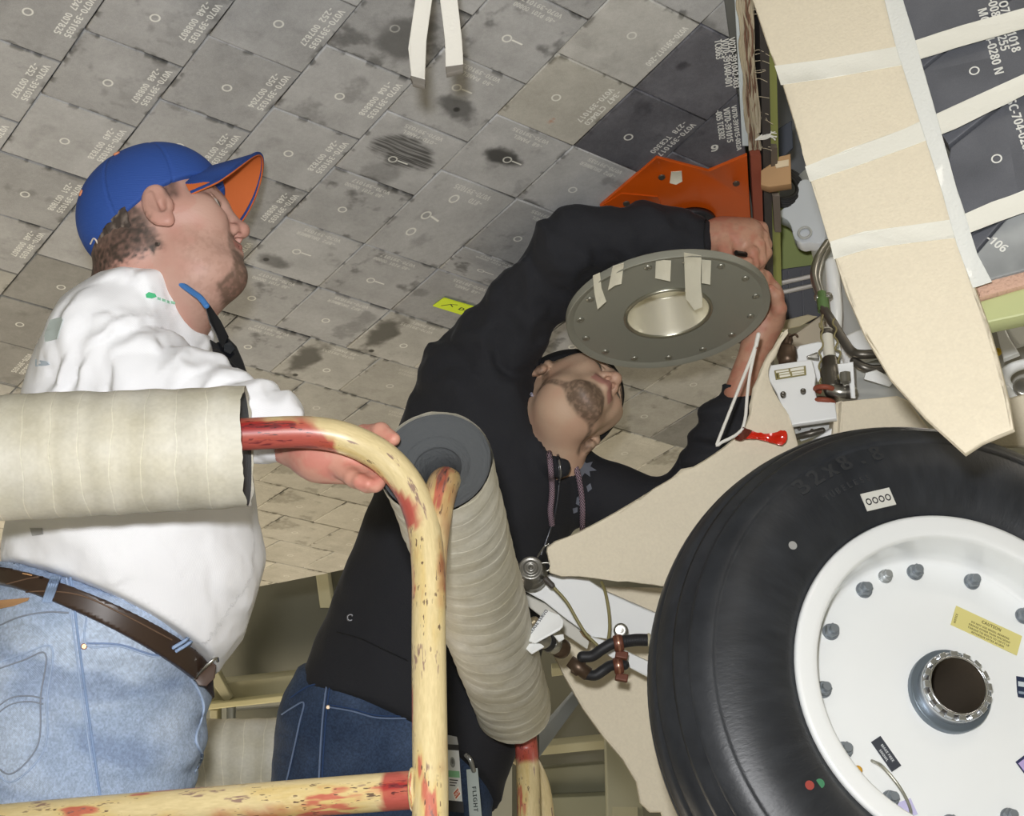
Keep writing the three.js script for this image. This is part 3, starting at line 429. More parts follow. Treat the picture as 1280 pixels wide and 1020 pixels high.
{
  const T = (x, y, d) => at(x, y, d ?? (1.935 + .00006 * x));
  // top rail, bend and post
  const post = [T(-160, 568), T(0, 559), T(180, 550), T(300, 543), T(395, 541), T(440, 551, 1.962), T(480, 573, 1.955), T(510, 607, 1.945), T(528, 652, 1.925), at(535, 705, 1.9), at(536, 800, 1.857), at(537, 900, 1.81), at(538, 1000, 1.762)];
  const down = post[post.length - 1].clone(); post.push(down.clone().setY(PLAT_Y + .35)); post.push(down.clone().setY(PLAT_Y));
  part('top_rail', paintTube(post, RR, (s, a, p) => { const q = toPx(p.clone().sub(EYE).applyQuaternion(camQ.clone().invert())); const lo = p.y; if (q[0] < 420 && q[1] < 640) return .95 - sst(370, 430, q[0]) * .6 + (q[1] - 545) / 60; if (q[0] < 545 && q[1] < 660) return .1 + .75 * sst(-2, 16, (q[1] - 560) - Math.max(0, (q[0] - 430)) * .62 - 4) * sst(545, 500, q[0]); if (q[1] > 680 && q[1] < 760) return .45 * sst(530, 552, q[0]); return 0; }, 260, p => { const q = toPx(p.clone().sub(EYE).applyQuaternion(camQ.clone().invert())); return q[1] > 670 ? .55 * sst(538, 552, q[0]) * (.5 + .5 * sst(790, 700, q[1]) + .3 * sst(860, 900, q[1])) : 0; }), railM, basket);
  part('middle_rail', paintTube([at(-160, 1046, dLow(0, 1046)), at(0, 1028, dLow(0, 1028)), at(260, 1007, dLow(0, 1007)), at(520, 987, dLow(0, 987))], RR * 1.06, (s, a, p) => { const q = toPx(p.clone().sub(EYE).applyQuaternion(camQ.clone().invert())); return sst(465, 485, q[0]) * .7 + .45 * sst(170, 200, q[0]) * sst(440, 380, q[0]) * sst(0, 14, q[1] - (1028 - q[0] * .08) + 6); }, 120), railM, basket);
  // rail going back on the right, then down at the far corner
  const farA = at(558, 600, 1.97), farB = at(650, 895, 2.72);
  part('side_rail', paintTube([at(537, 760, 1.885), at(537, 735, 1.905), at(539, 690, 1.925), at(544, 648, 1.94), at(550, 618, 1.955), at(557, 603, 1.985), farA.clone().lerp(farB, .2), farA.clone().lerp(farB, .6), farA.clone().lerp(farB, .97), at(655, 912, 2.78), at(658, 935, 2.79), at(660, 975, 2.75)].concat([at(661, 1010, 2.72), at(661, 1010, 2.72).setY(PLAT_Y)]), RR, (s, a, p) => { const q = toPx(p.clone().sub(EYE).applyQuaternion(camQ.clone().invert())); return q[1] > 900 ? 1.05 * sst(968, 935, q[1]) : 0; }, 200, p => { const q = toPx(p.clone().sub(EYE).applyQuaternion(camQ.clone().invert())); return q[1] < 720 ? .55 : .1; }), railM, basket);
  part('back_rail', paintTube([at(100, 952, 3.02), at(400, 945, 3.02), at(600, 930, 3.0), at(648, 942, 2.95), at(668, 968, 2.9), at(678, 1010, 2.86), at(678, 1010, 2.86).setY(PLAT_Y)], RR, null, 120), railM, basket);
  part('corner_post', cyl(at(100, 952, 3.02), at(100, 952, 3.02).setY(PLAT_Y), RR, RR, 20), yellowM, basket);
  // weld joints between the rails and the post
  part('weld_collar', [put(new THREE.TorusGeometry(RR * 1.06, .0035, 8, 28), frame(at(517, 987, dLow(0, 987)), V3(1, .02, .1)))], yellowM, basket);
  // platform deck of plate on a frame
  const pl = roomBox(-1.45, .1, PLAT_Y - .03, PLAT_Y, -3.12, -1.55); part('platform_deck', pl, std(0x8b8a80, .55, .4), basket, 'grey deck plate under the men');
  part('platform_frame', [roomBox(-1.47, .12, PLAT_Y - .11, PLAT_Y - .03, -1.6, -1.53), roomBox(-1.47, .12, PLAT_Y - .11, PLAT_Y - .03, -3.14, -3.07), roomBox(-1.47, -1.4, PLAT_Y - .11, PLAT_Y - .03, -3.1, -1.55), roomBox(.05, .12, PLAT_Y - .11, PLAT_Y - .03, -3.1, -1.55)], yellowM, basket);
  for (const [x, z] of [[-1.4, -1.62], [.03, -1.62], [-1.4, -3.05], [.03, -3.05]]) part('leg', roomBox(x - .04, x + .04, 0, PLAT_Y - .1, z - .04, z + .04), yellowM, basket);
}
const wrapTex = dataTex(1024, (u, v) => { const w = tfbm(u * 1, v, 8, 130, 4), st = tnoise(0, v, 40, 140), f = tfbm(u, v, 128, 150, 2), ln = Math.abs(((v * 14 + (tfbm(u, v, 4, 160, 3) - .5) * .7) % 1 + 1) % 1 - .5); let g = 0; const e = sst(.47, .5, ln); let c = [205, 201, 185]; c = c.map((q, i) => q + (w - .5) * [26, 30, 44][i] + (st - .5) * 14 + (f - .5) * 12 + e * [24, 24, 22][i]); return c; });
const wrapBump = dataTex(512, (u, v) => { const ln = ((v * 14 + (tfbm(u, v, 4, 160, 3) - .5) * .7) % 1 + 1) % 1; return [90 + 90 * ln * ln + (tfbm(u, v, 32, 171, 3) - .5) * 60 + (tnoise(0, v, 128, 9) - .5) * 40]; }, { srgb: false });
const wrapM = new THREE.MeshStandardMaterial({ map: wrapTex, bumpMap: wrapBump, bumpScale: .0012, roughness: .6, side: THREE.DoubleSide });
const foamDark = std(0x4d5052, .9, 0, { bumpMap: tileBump, bumpScale: .002 });
function wrapPad(name, label, a, b, R0, R1, seed, core, group) {
  const d = b.clone().sub(a), L = d.length(), M = frame(a, d), t = thing(name, label, 'pad', a.clone().lerp(b, .5).setY(Math.min(a.y, b.y) - R0), group);
  const nS = 150, nA = 72, pos = [], uv = [], idx = [], R = rng(seed), rag = [...Array(nA)].map(() => [R(), R()]);
  const ph = [...Array(8)].map(() => R() * 6.28);
  const rad = (s, an) => { const base = lerp(R0, R1, s), z = s * L; const n = 14 * L * 1.6 ; let r = base * (1 + .012 * Math.sin(an * 2 + ph[0] + s * 3) + .01 * Math.sin(an * 3 + ph[1])); r += .0022 * (fbm(Math.cos(an) * 2 + seed, Math.sin(an) * 2, z * 22, 3) - .5) * 2; r += .0005 * Math.sin(z * 150 + 2.5 * Math.sin(an + ph[2]) + ph[3]); return r; };
  const put3 = (r, an, z) => { const p = V3(Math.cos(an) * r, Math.sin(an) * r, z).applyMatrix4(M); pos.push(p.x, p.y, p.z); };
  for (let i = 0; i <= nS; i++) for (let j = 0; j <= nA; j++) { const an = j / nA * Math.PI * 2, s = i / nS, q = rag[j % nA]; let z = s * L; const q2 = rag[(j + 1) % nA], q3 = rag[(j + 2) % nA]; if (i === 0) z -= .004 + .006 * (q[0] + q2[0] + q3[0]) / 3; if (i === nS) z += .004 + .006 * (q[1] + q2[1] + q3[1]) / 3; put3(rad(s, j === nA ? 0 : an), an, z); uv.push(j / nA, s * L * 2); }
  for (let i = 0; i < nS; i++) for (let j = 0; j < nA; j++) { const k = i * (nA + 1) + j, l = k + nA + 1; idx.push(k, l, l + 1, k, l + 1, k + 1); }
  const g = new THREE.BufferGeometry(); g.setAttribute('position', new THREE.Float32BufferAttribute(pos, 3)); g.setAttribute('uv', new THREE.Float32BufferAttribute(uv, 2)); g.setIndex(idx); g.computeVertexNormals();
  part('tape_wrap', g, wrapM, t, 'cream cloth tape wound round the foam');
  for (const e of [0, 1]) { const Rr = (e ? R1 : R0) * .97, pr = [[Rr, 0], [Rr * .93, .004], [Rr * .62, .0085], [Rr * .6, .011], [Rr * .45, .014], [Rr * .43, .017], [core * 1.5, .02], [core * 1.02, .03], [core * 1.02, .06]]; const f = lathe(e ? b : a, e ? d.clone().negate() : d, pr.map(q => [q[0], q[1] - .004]), 64); part('foam_end', f, foamDark, t, 'dark grey foam end of the pad'); }
  return t;
}
wrapPad('rail_pad', 'horizontal cream taped foam pad round the top rail in front of white shirt', at(-150, 580, 1.925), at(302, 559, 1.95), .0755, .0735, 3, RR, 'taped rail pads');
{ const a = at(545, 580, 1.985), b = at(642, 884, 2.72); const p = wrapPad('rail_pad', 'slanting cream taped foam pad with grey end in front of the black jacket', a, b, .0705, .0625, 8, RR, 'taped rail pads');
  const tp = put(new THREE.PlaneGeometry(.055, .05, 8, 4), new THREE.Matrix4()); // loose flap of tape
  part('tape_flap', sheet([[594, 838], [605, 829], [622, 833], [612, 852], [608, 866], [601, 852], [590, 846]], (x, y) => 2.525 - (x - 590) * .0008, .0012, { bevel: .0004, sub: .01 }), std(0xcfc8b2, .7), p, 'loose flap of cream tape'); }
wrapPad('rail_pad', 'cream taped foam pad on the back rail between the pairs of jeans', at(120, 951, 3.02), at(395, 945, 3.02), .071, .071, 15, RR, 'taped rail pads');
// ---------------------------------------------------------------- gear door, foam covers, well edge, landing gear
function planeDepth(px, py, d, n) { const P = at(px, py, d).sub(EYE), c = P.dot(n); return (x, y) => c / at(x, y, 1).sub(EYE).dot(n); }
const yawN = a => V3(Math.sin(a), 0, Math.cos(a));
const foamTex = dataTex(512, (u, v) => { const n = tfbm(u, v, 5, 210, 4), f = tfbm(u, v, 128, 220, 2); const k = (n - .5) * 5 + (f - .5) * 8; return [222 + k, 212 + k, 189 + k * .9]; }); foamTex.repeat.set(2.5, 2.5);
const foamBump = dataTex(256, (u, v) => [128 + (tfbm(u, v, 64, 230, 2) - .5) * 120 + (tfbm(u, v, 8, 235, 3) - .5) * 60], { srgb: false }); foamBump.repeat.set(6, 6);
const foamM = new THREE.MeshStandardMaterial({ map: foamTex, roughness: .85, bumpMap: foamBump, bumpScale: .0008, side: THREE.DoubleSide });
const tapeM = new THREE.MeshPhysicalMaterial({ color: 0xe2e1d6, roughness: .4, transmission: 0, sheen: .2, side: THREE.DoubleSide, bumpMap: foamBump, bumpScale: .0006 });
const maskTapeM = std(0xdad6c2, .7, 0, { bumpMap: foamBump, bumpScale: .0005 });

// the near gear door hangs vertically, its tiled outside towards the photographer
const DN = yawN(-.36), doorD = planeDepth(1100, 300, 2.05, DN);
{
  const door = thing('gear_door', 'open gear door of black numbered tiles taped to a foam sheet', 'door', at(1250, 300, 2.0).add(V3(0, -.25, 0)));
  // joints on the door run at a slant; black tiles are cut by the lower edge
  const tileB = (o) => sheet(o, (x, y) => doorD(x, y), .022, { bevel: .0022, sub: .12 });
  const dk = canvasTex(1024, 1024, (x, w, h) => {
    const im = x.createImageData(w, h); for (let j = 0; j < h; j++) for (let i = 0; i < w; i++) { const k = (j * w + i) * 4, g = 94 + (fbm(i / 130, j / 130, 3, 4) - .5) * 26 + (hash3(i, j, 4) - .5) * 12; im.data[k] = g - 2; im.data[k + 1] = g; im.data[k + 2] = g + 6; im.data[k + 3] = 255; } x.putImageData(im, 0, 0);
  });
  // map: pixel window [1080..1340] x [-80..400] -> [0..1]
  const U = (g) => { const p = g.attributes.position, uv = g.attributes.uv, iq = camQ.clone().invert(); for (let i = 0; i < p.count; i++) { const q = V3().fromBufferAttribute(p, i).sub(EYE), a = q.clone().dot(V3(DN.z, 0, -DN.x)), b = q.y; uv.setXY(i, a * 2.2, b * 2.2); } return g; };
  const dm = new THREE.MeshStandardMaterial({ map: dk, roughness: .55, bumpMap: tileBump, bumpScale: .0004, side: THREE.DoubleSide }); dk.wrapS = dk.wrapT = THREE.RepeatWrapping;
  const greyTile = new THREE.MeshStandardMaterial({ map: dataTex(256, (u, v) => { const g = 150 + (tfbm(u, v, 5, 610, 5) - .5) * 90; return [g - 3, g, g]; }), roughness: .6, side: THREE.DoubleSide });
  const polys = [
    [[1098, -60], [1360, -60], [1360, -118], [1098, -118]],
    [[1098, -57], [1330, -57], [1152, 85], [1135, 60]], [[1153, 88], [1333, -57], [1400, -57], [1400, 10], [1186, 181], [1172, 160]],
    [[1188, 184], [1400, 14], [1400, 150], [1207, 293], [1185, 200]], [[1208, 296], [1400, 152], [1400, 214], [1290, 232], [1218, 316]],
  ];
  polys.forEach((o, i) => part(i ? 'tile_' + String(i).padStart(3, '0') : 'tile', U(tileB(o)), dm, door));
  part('tile_005', U(tileB([[1219, 319], [1292, 234], [1400, 216], [1400, 312], [1280, 338], [1228, 352]])), greyTile, door, 'stained grey tile at the foot of the door');
  part('door_panel', sheet([[1085, -120], [1400, -120], [1400, 300], [1285, 335], [1222, 348]], (x, y) => doorD(x, y) + .026, .03, { sub: .3 }), std(0x55544c, .8), door);
  // frayed seal and olive rail under the tiles
  part('edge_seal', sheet([[1217, 352], [1290, 334], [1400, 312], [1400, 332], [1290, 354], [1224, 372]], (x, y) => doorD(x, y) + .004, .02, { bevel: .004, sub: .05 }), std(0xc3a08c, .9, 0, { bumpMap: foamBump, bumpScale: .004 }), door, 'frayed pinkish seal along the foot of the door');
  part('door_rail', sheet([[1222, 377], [1290, 356], [1400, 333], [1400, 372], [1290, 392], [1232, 404]], (x, y) => doorD(x, y) + .012, .03, { bevel: .003, sub: .2 }), std(0xb3b985, .55), door, 'olive green metal rail under the seal');
  // stencilled marks and rings: thin paint on the tiles
  const paint = std(0xdcdcd6, .6);
  const dxv = V3(DN.z, 0, -DN.x), dM = (x, y, off = .0012, rot = 0) => new THREE.Matrix4().makeBasis(dxv, V3(0, 1, 0), DN).setPosition(at(x, y, doorD(x, y)).addScaledVector(DN, off)).multiply(new THREE.Matrix4().makeRotationZ(rot));
  for (const [x, y] of [[1218, 89], [1246, 199]]) part('gauge_ring', put(new THREE.RingGeometry(.0048, .0068, 28), dM(x, y)), paint, door);
  const stencil = (s, x, y, size, rot) => { const g = new TextGeometry(s, { font: fontB, size, depth: .0003, curveSegments: 3, bevelEnabled: false }); part('stencil_text', put(g, dM(x, y, .0008, rot)), paint, door, 'white stencilled number'); };
  stencil('VO70-391018', 1246, -4, .0115, -1.5); stencil('-008 TC8255', 1234, 0, .0115, -1.5); stencil('MC-704-0280 N', 1222, 12, .0115, -1.5); stencil('SC-704-0280', 1258, 126, .0115, -1.45); stencil('-106', 1231, 300, .011, -.9);
  // foam sheet over the free edge
  const fo = [[928, -40], [940, 0], [957, 52], [977, 104], [994, 160], [1012, 224], [1030, 283], [1043, 325], [1056, 366], [1080, 420], [1112, 474], [1155, 521], [1206, 567], [1228, 553], [1268, 536], [1262, 500], [1250, 452], [1236, 404], [1222, 366], [1207, 318], [1186, 240], [1160, 150], [1130, 60], [1112, 0], [1100, -40]];
  const bulge = (x, y) => doorD(x, y) - .012 + .00022 * Math.max(0, 1010 + y * .28 - x) ** 1.15 * .25;
  const fs = sheet(fo, bulge, .013, { bevel: .005, sub: .04 });
  const foam = thing('foam_door_cover', 'tall curved beige foam sheet taped over the gear door edge', 'foam cover', at(1207, 567, 2));
  part('foam_sheet', fs, foamM, foam);
  // tapes
  const strip = (o, off, m = tapeM, lab) => part('tape_strip', sheet(o, (x, y) => Math.min(bulge(x, y), doorD(x, y) + (x > 1190 ? .012 : 0)) - off - (x > 1110 + (y - 0) * .3 ? 0 : 0), .0011, { bevel: .0005, sub: .03 }), m, foam, lab);
  strip([[968, 82], [1030, 74], [1120, 58], [1200, 32], [1300, 4], [1300, 30], [1200, 58], [1124, 82], [1032, 98], [976, 106]], .0016);
  strip([[1006, 208], [1060, 187], [1130, 161], [1190, 133], [1300, 83], [1300, 108], [1196, 160], [1138, 183], [1066, 209], [1012, 227]], .0016);
  strip([[1037, 302], [1080, 289], [1140, 281], [1190, 274], [1240, 252], [1300, 232], [1300, 258], [1245, 278], [1196, 297], [1142, 303], [1085, 311], [1042, 324]], .0016);
  strip([[1096, -40], [1116, -40], [1140, 36], [1172, 148], [1196, 236], [1222, 318], [1240, 352], [1216, 360], [1196, 306], [1174, 228], [1146, 140], [1118, 52]], .0035, new THREE.MeshPhysicalMaterial({ color: 0xdfe1dc, roughness: .3, side: THREE.DoubleSide, clearcoat: .4, bumpMap: foamBump, bumpScale: .001 }), 'wide glossy tape along the seam');
}
// ---------------------------------------------------------------- foam around the gear
{
  const d1 = (x, y) => 2.53 + .00012 * (x - 850) + .0001 * (700 - y) + .02 * Math.sin((x - y * .6) / 130);
  const o1 = [[986, 410], [968, 434], [952, 462], [942, 497], [935, 526], [918, 548], [880, 576], [840, 598], [770, 640], [725, 664], [684, 684], [686, 702], [688, 717], [745, 724], [800, 730], [880, 736], [960, 720], [1010, 650], [1004, 585], [998, 553], [987, 518], [977, 503], [964, 478], [962, 462], [974, 436]];
  solo('foam_gear_cover', sheet(smoothPoly(o1, 3), d1, .013, { bevel: .005, sub: .04 }), foamM, 'large curved beige foam sheet between black sleeve and tyre', 'foam cover');
  const d2 = (x, y) => 2.74 + .0002 * (900 - y);
  solo('foam_gear_cover', sheet([[752, 733], [900, 736], [900, 1040], [834, 1040], [826, 1016], [812, 1016], [800, 1004], [795, 978], [778, 950], [754, 922], [728, 886], [705, 846], [690, 815], [720, 790], [748, 760]], d2, .013, { bevel: .005, sub: .06 }), foamM, 'beige foam sheet hanging below the white arm to the tyre', 'foam cover');
  const b = thing('foam_block', 'short beige foam block with cut edge on top of the tyre', 'foam cover', at(1100, 560, 2.55));
  part('foam_sheet', sheet([[1052, 501], [1122, 494], [1136, 500], [1172, 548], [1180, 600], [1045, 620], [1048, 560]], planeDepth(1100, 540, 2.52, V3(.05, -.2, 1).normalize()), .08, { bevel: .004, sub: .1 }), foamM, b);
  part('foam_edge', sheet([[1042, 503], [1053, 501], [1049, 560], [1046, 620], [1036, 620], [1039, 560]], planeDepth(1047, 540, 2.53, V3(-.5, 0, 1).normalize()), .07, { bevel: .003, sub: .1 }), foamM, b);
  solo('foam_gear_cover', sheet([[1240, 505], [1330, 478], [1330, 560], [1236, 560]], (x, y) => 2.42, .02, { sub: .1 }), foamM, 'beige foam strip behind the door cover corner by the tyre', 'foam cover');
  solo('foam_gear_cover', sheet([[976, 430], [1030, 392], [1042, 398], [1042, 450], [1010, 470], [985, 470]], (x, y) => 2.9, .013, { sub: .1 }), std(0xb3a995, .85), 'small beige foam piece behind the fluid connector', 'foam cover');
}
// ---------------------------------------------------------------- opening edge of the belly: frayed barrier, red and black strips, olive frame
const woodM = std(0xb08c63, .75);
{
  const e = thing('well_edge', 'wheel well edge with frayed white barrier, red strip and olive frame', 'well edge', onHull(945, 250));
  const hd = (x, y) => hullDepth(x, y);
  // strips follow the hull, each a bar of its own thickness
  const bar = (name, L, Rr, h0, h1, m, lab) => { const pos = [], idx = []; const n = L.length; L.forEach((l, i) => { const r = Rr[i]; for (const [q, h] of [[l, h0], [r, h0], [r, h1], [l, h1]]) { const p = onHull(q[0], q[1], h); pos.push(p.x, p.y, p.z); } }); for (let i = 0; i < n - 1; i++) for (let k = 0; k < 4; k++) { const a = i * 4 + k, b = i * 4 + (k + 1) % 4, c = a + 4, d = b + 4; idx.push(a, b, d, a, d, c); } idx.push(0, 1, 2, 0, 2, 3, (n - 1) * 4, (n - 1) * 4 + 2, (n - 1) * 4 + 1, (n - 1) * 4, (n - 1) * 4 + 3, (n - 1) * 4 + 2); const g = new THREE.BufferGeometry(); g.setAttribute('position', new THREE.Float32BufferAttribute(pos, 3)); g.setIndex(idx); const gg = toCreasedNormals(g, .4); return part(name, gg, m, e, lab); };
  const ys = [-60, -20, 20, 60, 100, 140, 180]; const ex = y => 924 + (y) * .052;
  // frayed barrier: bundle of fibres
  { const list = [], R = rng(44); for (let k = 0; k < 26; k++) { const o = R() * 15 - 1, pts = []; let y = -60; const stop = 165 + R() * 30; while (y < stop) { pts.push(onHull(ex(y) + o + (R() - .5) * 5 + (y > 100 ? (y - 100) * .03 : 0), y, .003 + R() * .007)); y += 22; } list.push(tube(pts, .0016 + R() * .0016, 40, 5)); } for (let k = 0; k < 14; k++) { const y = R() * 190, x = ex(y) + 12; const a = onHull(x, y, .008); list.push(tube([a, a.clone().add(V3(.008 + R() * .008, -.004 + R() * .006, .004)), a.clone().add(V3(.014 + R() * .012, -.012 * R(), .006))], .0006, 6, 4)); }
    part('frayed_barrier', list, new THREE.MeshStandardMaterial({ color: 0xdcd2c4, roughness: .9, map: wrapTex }), e, 'frayed white and brown fibre barrier'); 
    const l2 = []; for (let k = 0; k < 8; k++) { const o = 2 + R() * 12, pts = []; let y = -60; while (y < 185) { pts.push(onHull(ex(y) + o + (R() - .5) * 4, y, .007 + R() * .005)); y += 24; } l2.push(tube(pts, .0012, 36, 4)); } part('brown_fibres', l2, std(0x7d5f4c, .9), e, 'brown fibres on the barrier');
    const tuft = []; for (let k = 0; k < 12; k++) { const a = onHull(942, 168, .012); tuft.push(tube([a, a.clone().add(V3(.012 + R() * .008, R() * .012 - .004, .01)), a.clone().add(V3(.022 + R() * .012, -.01 + R() * .02, .012))], .001, 8, 4)); } part('fibre_tuft', tuft, std(0xd8d6cc, .8), e, 'loose white tuft of fibres'); }
  bar('clear_film', ys.map(y => [ex(y) - 6, y]), ys.map(y => [ex(y) + 3, y]), .0, .004, new THREE.MeshPhysicalMaterial({ color: 0xc9d2d4, roughness: .3, transparent: false }), 'pale film edge on the tiles');
  const y2 = [-60, 60, 180, 240, 300, 360, 440];
  bar('dark_rail', y2.map(y => [945 + (y + 60) * .028, y]), y2.map(y => [957 + (y + 60) * .02, y]), -.03, .012, std(0x3f3b39, .6), 'dark rail');
  const y3 = [186, 230, 280, 330, 400, 440];
  bar('red_strip', y3.map(y => [936 + (y - 186) * .055, y]), y3.map(y => [949 + (y - 186) * .035, y]), .0, .015, std(0x8e4a36, .75), 'red-brown rubber strip');
  bar('olive_frame', y2.map(y => [957 + (y + 60) * .02, y]), y2.map(y => [966 + (y + 60) * .024, y]), -.3, .008, std(0x8c9152, .6), 'olive green metal frame');
  bar('dark_clip', [[961, 175], [962, 225]], [[969, 175], [970, 225]], .008, .016, std(0x6d655c, .5, .3)); bar('dark_clip', [[963, 235], [966, 280]], [[972, 235], [974, 280]], .008, .018, std(0x7a7068, .5, .3));
  // grey sealant dab below the hand
  part('sealant_dab', sheet([[948, 335], [957, 330], [960, 360], [962, 420], [952, 418], [946, 370]], (x, y) => hd(x, y) - .016, .006, { sub: .05 }), std(0xb7b3ab, .8), e, 'pale sealant on the strip');
  // wooden wedge jammed at the edge
  const wgt = thing('wooden_wedge', 'small rough wooden block wedged in the well edge', 'wooden block', at(972, 215, 2.7));
  const wd = planeDepth(970, 213, 2.66, V3(-.2, -.3, 1).normalize()); part('block', sheet([[951, 213], [961, 206], [960, 198], [972, 196], [988, 192], [989, 230], [961, 234], [951, 231]], wd, .03, { bevel: .002, sub: .03 }), woodM, wgt); part('splint', sheet([[968, 202], [986, 199], [986, 207], [970, 210]], (x, y) => wd(x, y) - .004, .006, { bevel: .001, sub: .03 }), std(0xd5c3a4, .8), wgt, 'pale splint on the block');
}
// orange guide plate screwed to the tiles
{
  const o = [[750, 258], [821, 197], [886, 214], [934, 194], [937, 250], [944, 345], [900, 350], [830, 330]];
  const pl = thing('orange_plate', 'bright orange angular guide plate screwed to the black tiles', 'plate', onHull(850, 260));
  const dd = (x, y) => hullDepth(x, y) - .008;
  part('plate', sheet(o, dd, .006, { bevel: .0012, sub: .08 }), new THREE.MeshPhysicalMaterial({ color: 0xc4520c, roughness: .38, clearcoat: .4, clearcoatRoughness: .3, side: THREE.DoubleSide }), pl);
  part('plate', sheet([[777, 242], [822, 246], [830, 262], [750, 259]], (x, y) => dd(x, y) - .003, .004, { bevel: .001, sub: .08 }), new THREE.MeshPhysicalMaterial({ color: 0xbb4c0b, roughness: .4, clearcoat: .3, side: THREE.DoubleSide }), pl);
  for (const [x, y] of [[826, 216], [782, 249], [919, 224]]) { const [u, v] = hullUV(x, y), p = hull(u, v, .0085), n = hullN(u, v); part('screw', cyl(p, p.clone().addScaledVector(n, .0025), .006, .0055, 18), std(0x6f6a60, .4, .7), pl); }
  { const [u, v] = hullUV(860, 276), p = hull(u, v, .008), n = hullN(u, v); part('grommet', lathe(p, n, [[.03, 0], [.048, 0], [.048, .008], [.044, .011], [.034, .011], [.03, .008], [.03, 0]], 40), std(0x26272a, .45), pl, 'black rubber grommet'); }
  part('tape_piece', sheet([[839, 215], [852, 214], [853, 227], [845, 231], [837, 229]], (x, y) => dd(x, y) - .001, .0008, { bevel: .0003, sub: .02 }), maskTapeM, pl, 'torn piece of masking tape');
}
// two white strap ends hanging from above
{
  const st = (o, lab) => { const t = thing('hanging_strap', lab, 'strap', at(o[0][0], 100, 2.1)); const d = planeDepth(545, 50, 2.02, V3(0, 0, 1)); part('webbing', sheet(o, (x, y) => d(x, y) + .01 * Math.sin(y / 40), .004, { bevel: .001, sub: .03 }), std(0xe3e0d6, .75, 0, { bumpMap: foamBump, bumpScale: .0006 }), t); return [t, d]; };
  const [a, d] = st([[522, -60], [542, -60], [540, 0], [533, 50], [531, 99], [514, 95], [510, 60], [519, 0]], 'white strap end hanging beside the tiles, longer of the two');
  part('cut_end', sheet([[513, 94], [532, 99], [531, 107], [516, 103]], (x, y) => d(x, y) - .002 + .01 * Math.sin(y / 40), .008, { bevel: .001, sub: .02 }), std(0x77726a, .8), a, 'grey cut end');
  const [b] = st([[546, -60], [568, -60], [572, 0], [578, 50], [579, 81], [557, 84], [556, 50], [550, 0]], 'white strap end hanging beside the tiles, shorter of the two');
  part('cut_end', sheet([[557, 83], [579, 80], [579, 87], [558, 92]], (x, y) => d(x, y) - .002 + .01 * Math.sin(y / 40), .008, { bevel: .001, sub: .02 }), std(0x77726a, .8), b, 'grey cut end');
}
// yellow debris tag on a tile
{
  const tx = canvasTex(512, 160, (x, w, h) => { x.fillStyle = '#d9ee32'; x.fillRect(0, 0, w, h); x.fillStyle = '#1d2410'; x.font = 'bold 62px sans-serif'; x.fillText('DEBRIS TO', 150, 104); x.lineWidth = 8; x.strokeStyle = '#1d2410'; x.beginPath(); x.moveTo(40, 120); x.lineTo(80, 60); x.lineTo(110, 90); x.moveTo(80, 60); x.lineTo(120, 40); x.stroke(); });
  const c = [[541, 381], [555, 371], [640, 396], [626, 407]].map(q => onHull(q[0], q[1], .003)); const g = new THREE.BufferGeometry(); const n = hullN(...hullUV(580, 385)); const P = [...c, ...c.map(q => q.clone().addScaledVector(n, -.002))]; const pos = [], uv = []; const quad = (a, b, cc, d, u) => { for (const [k, w] of [[a, [0, 0]], [b, [0, 1]], [cc, [1, 1]], [a, [0, 0]], [cc, [1, 1]], [d, [1, 0]]]) { pos.push(P[k].x, P[k].y, P[k].z); uv.push(...(u ? w : [.01, .01])); } };
  quad(0, 1, 2, 3, true); quad(4, 5, 6, 7); quad(0, 1, 5, 4); quad(1, 2, 6, 5); quad(2, 3, 7, 6); quad(3, 0, 4, 7); g.setAttribute('position', new THREE.Float32BufferAttribute(pos, 3)); g.setAttribute('uv', new THREE.Float32BufferAttribute(uv, 2)); g.computeVertexNormals();
  solo('debris_sticker', g, new THREE.MeshStandardMaterial({ map: tx, roughness: .6, side: THREE.DoubleSide }), 'fluorescent yellow DEBRIS sticker on a belly tile beside black sleeve', 'sticker');
}
// ---------------------------------------------------------------- signed-distance modelling for people and cloth
const smin = (a, b, k) => { const h = Math.max(k - Math.abs(a - b), 0) / k; return Math.min(a, b) - h * h * k * .25; };
const smax = (a, b, k) => -smin(-a, -b, k);
const rcone = (a, b, ra, rb, sz = 1) => { const bx = b.x - a.x, by = b.y - a.y, bz = b.z - a.z, L = bx * bx + by * by + bz * bz || 1e-9; return (x, y, z) => { const px = x - a.x, py = y - a.y, pz = z - a.z, h = clamp((px * bx + py * by + pz * bz) / L); const dx = px - bx * h, dy = py - by * h, dz = (pz - bz * h) / sz; return Math.sqrt(dx * dx + dy * dy + dz * dz) - (ra + (rb - ra) * h); }; };
const ellip = (cx, cy, cz, rx, ry, rz) => (x, y, z) => { const a = (x - cx) / rx, b = (y - cy) / ry, c = (z - cz) / rz, k0 = Math.sqrt(a * a + b * b + c * c), k1 = Math.sqrt((a / rx) ** 2 + (b / ry) ** 2 + (c / rz) ** 2) || 1e-9; return k0 * (k0 - 1) / k1 || -Math.min(rx, ry, rz); };
const ellipB = (c, f, u, s, rx, ry, rz) => { const e = ellip(0, 0, 0, rx, ry, rz); return (x, y, z) => { const dx = x - c.x, dy = y - c.y, dz = z - c.z; return e(dx * f.x + dy * f.y + dz * f.z, dx * u.x + dy * u.y + dz * u.z, dx * s.x + dy * s.y + dz * s.z); }; };
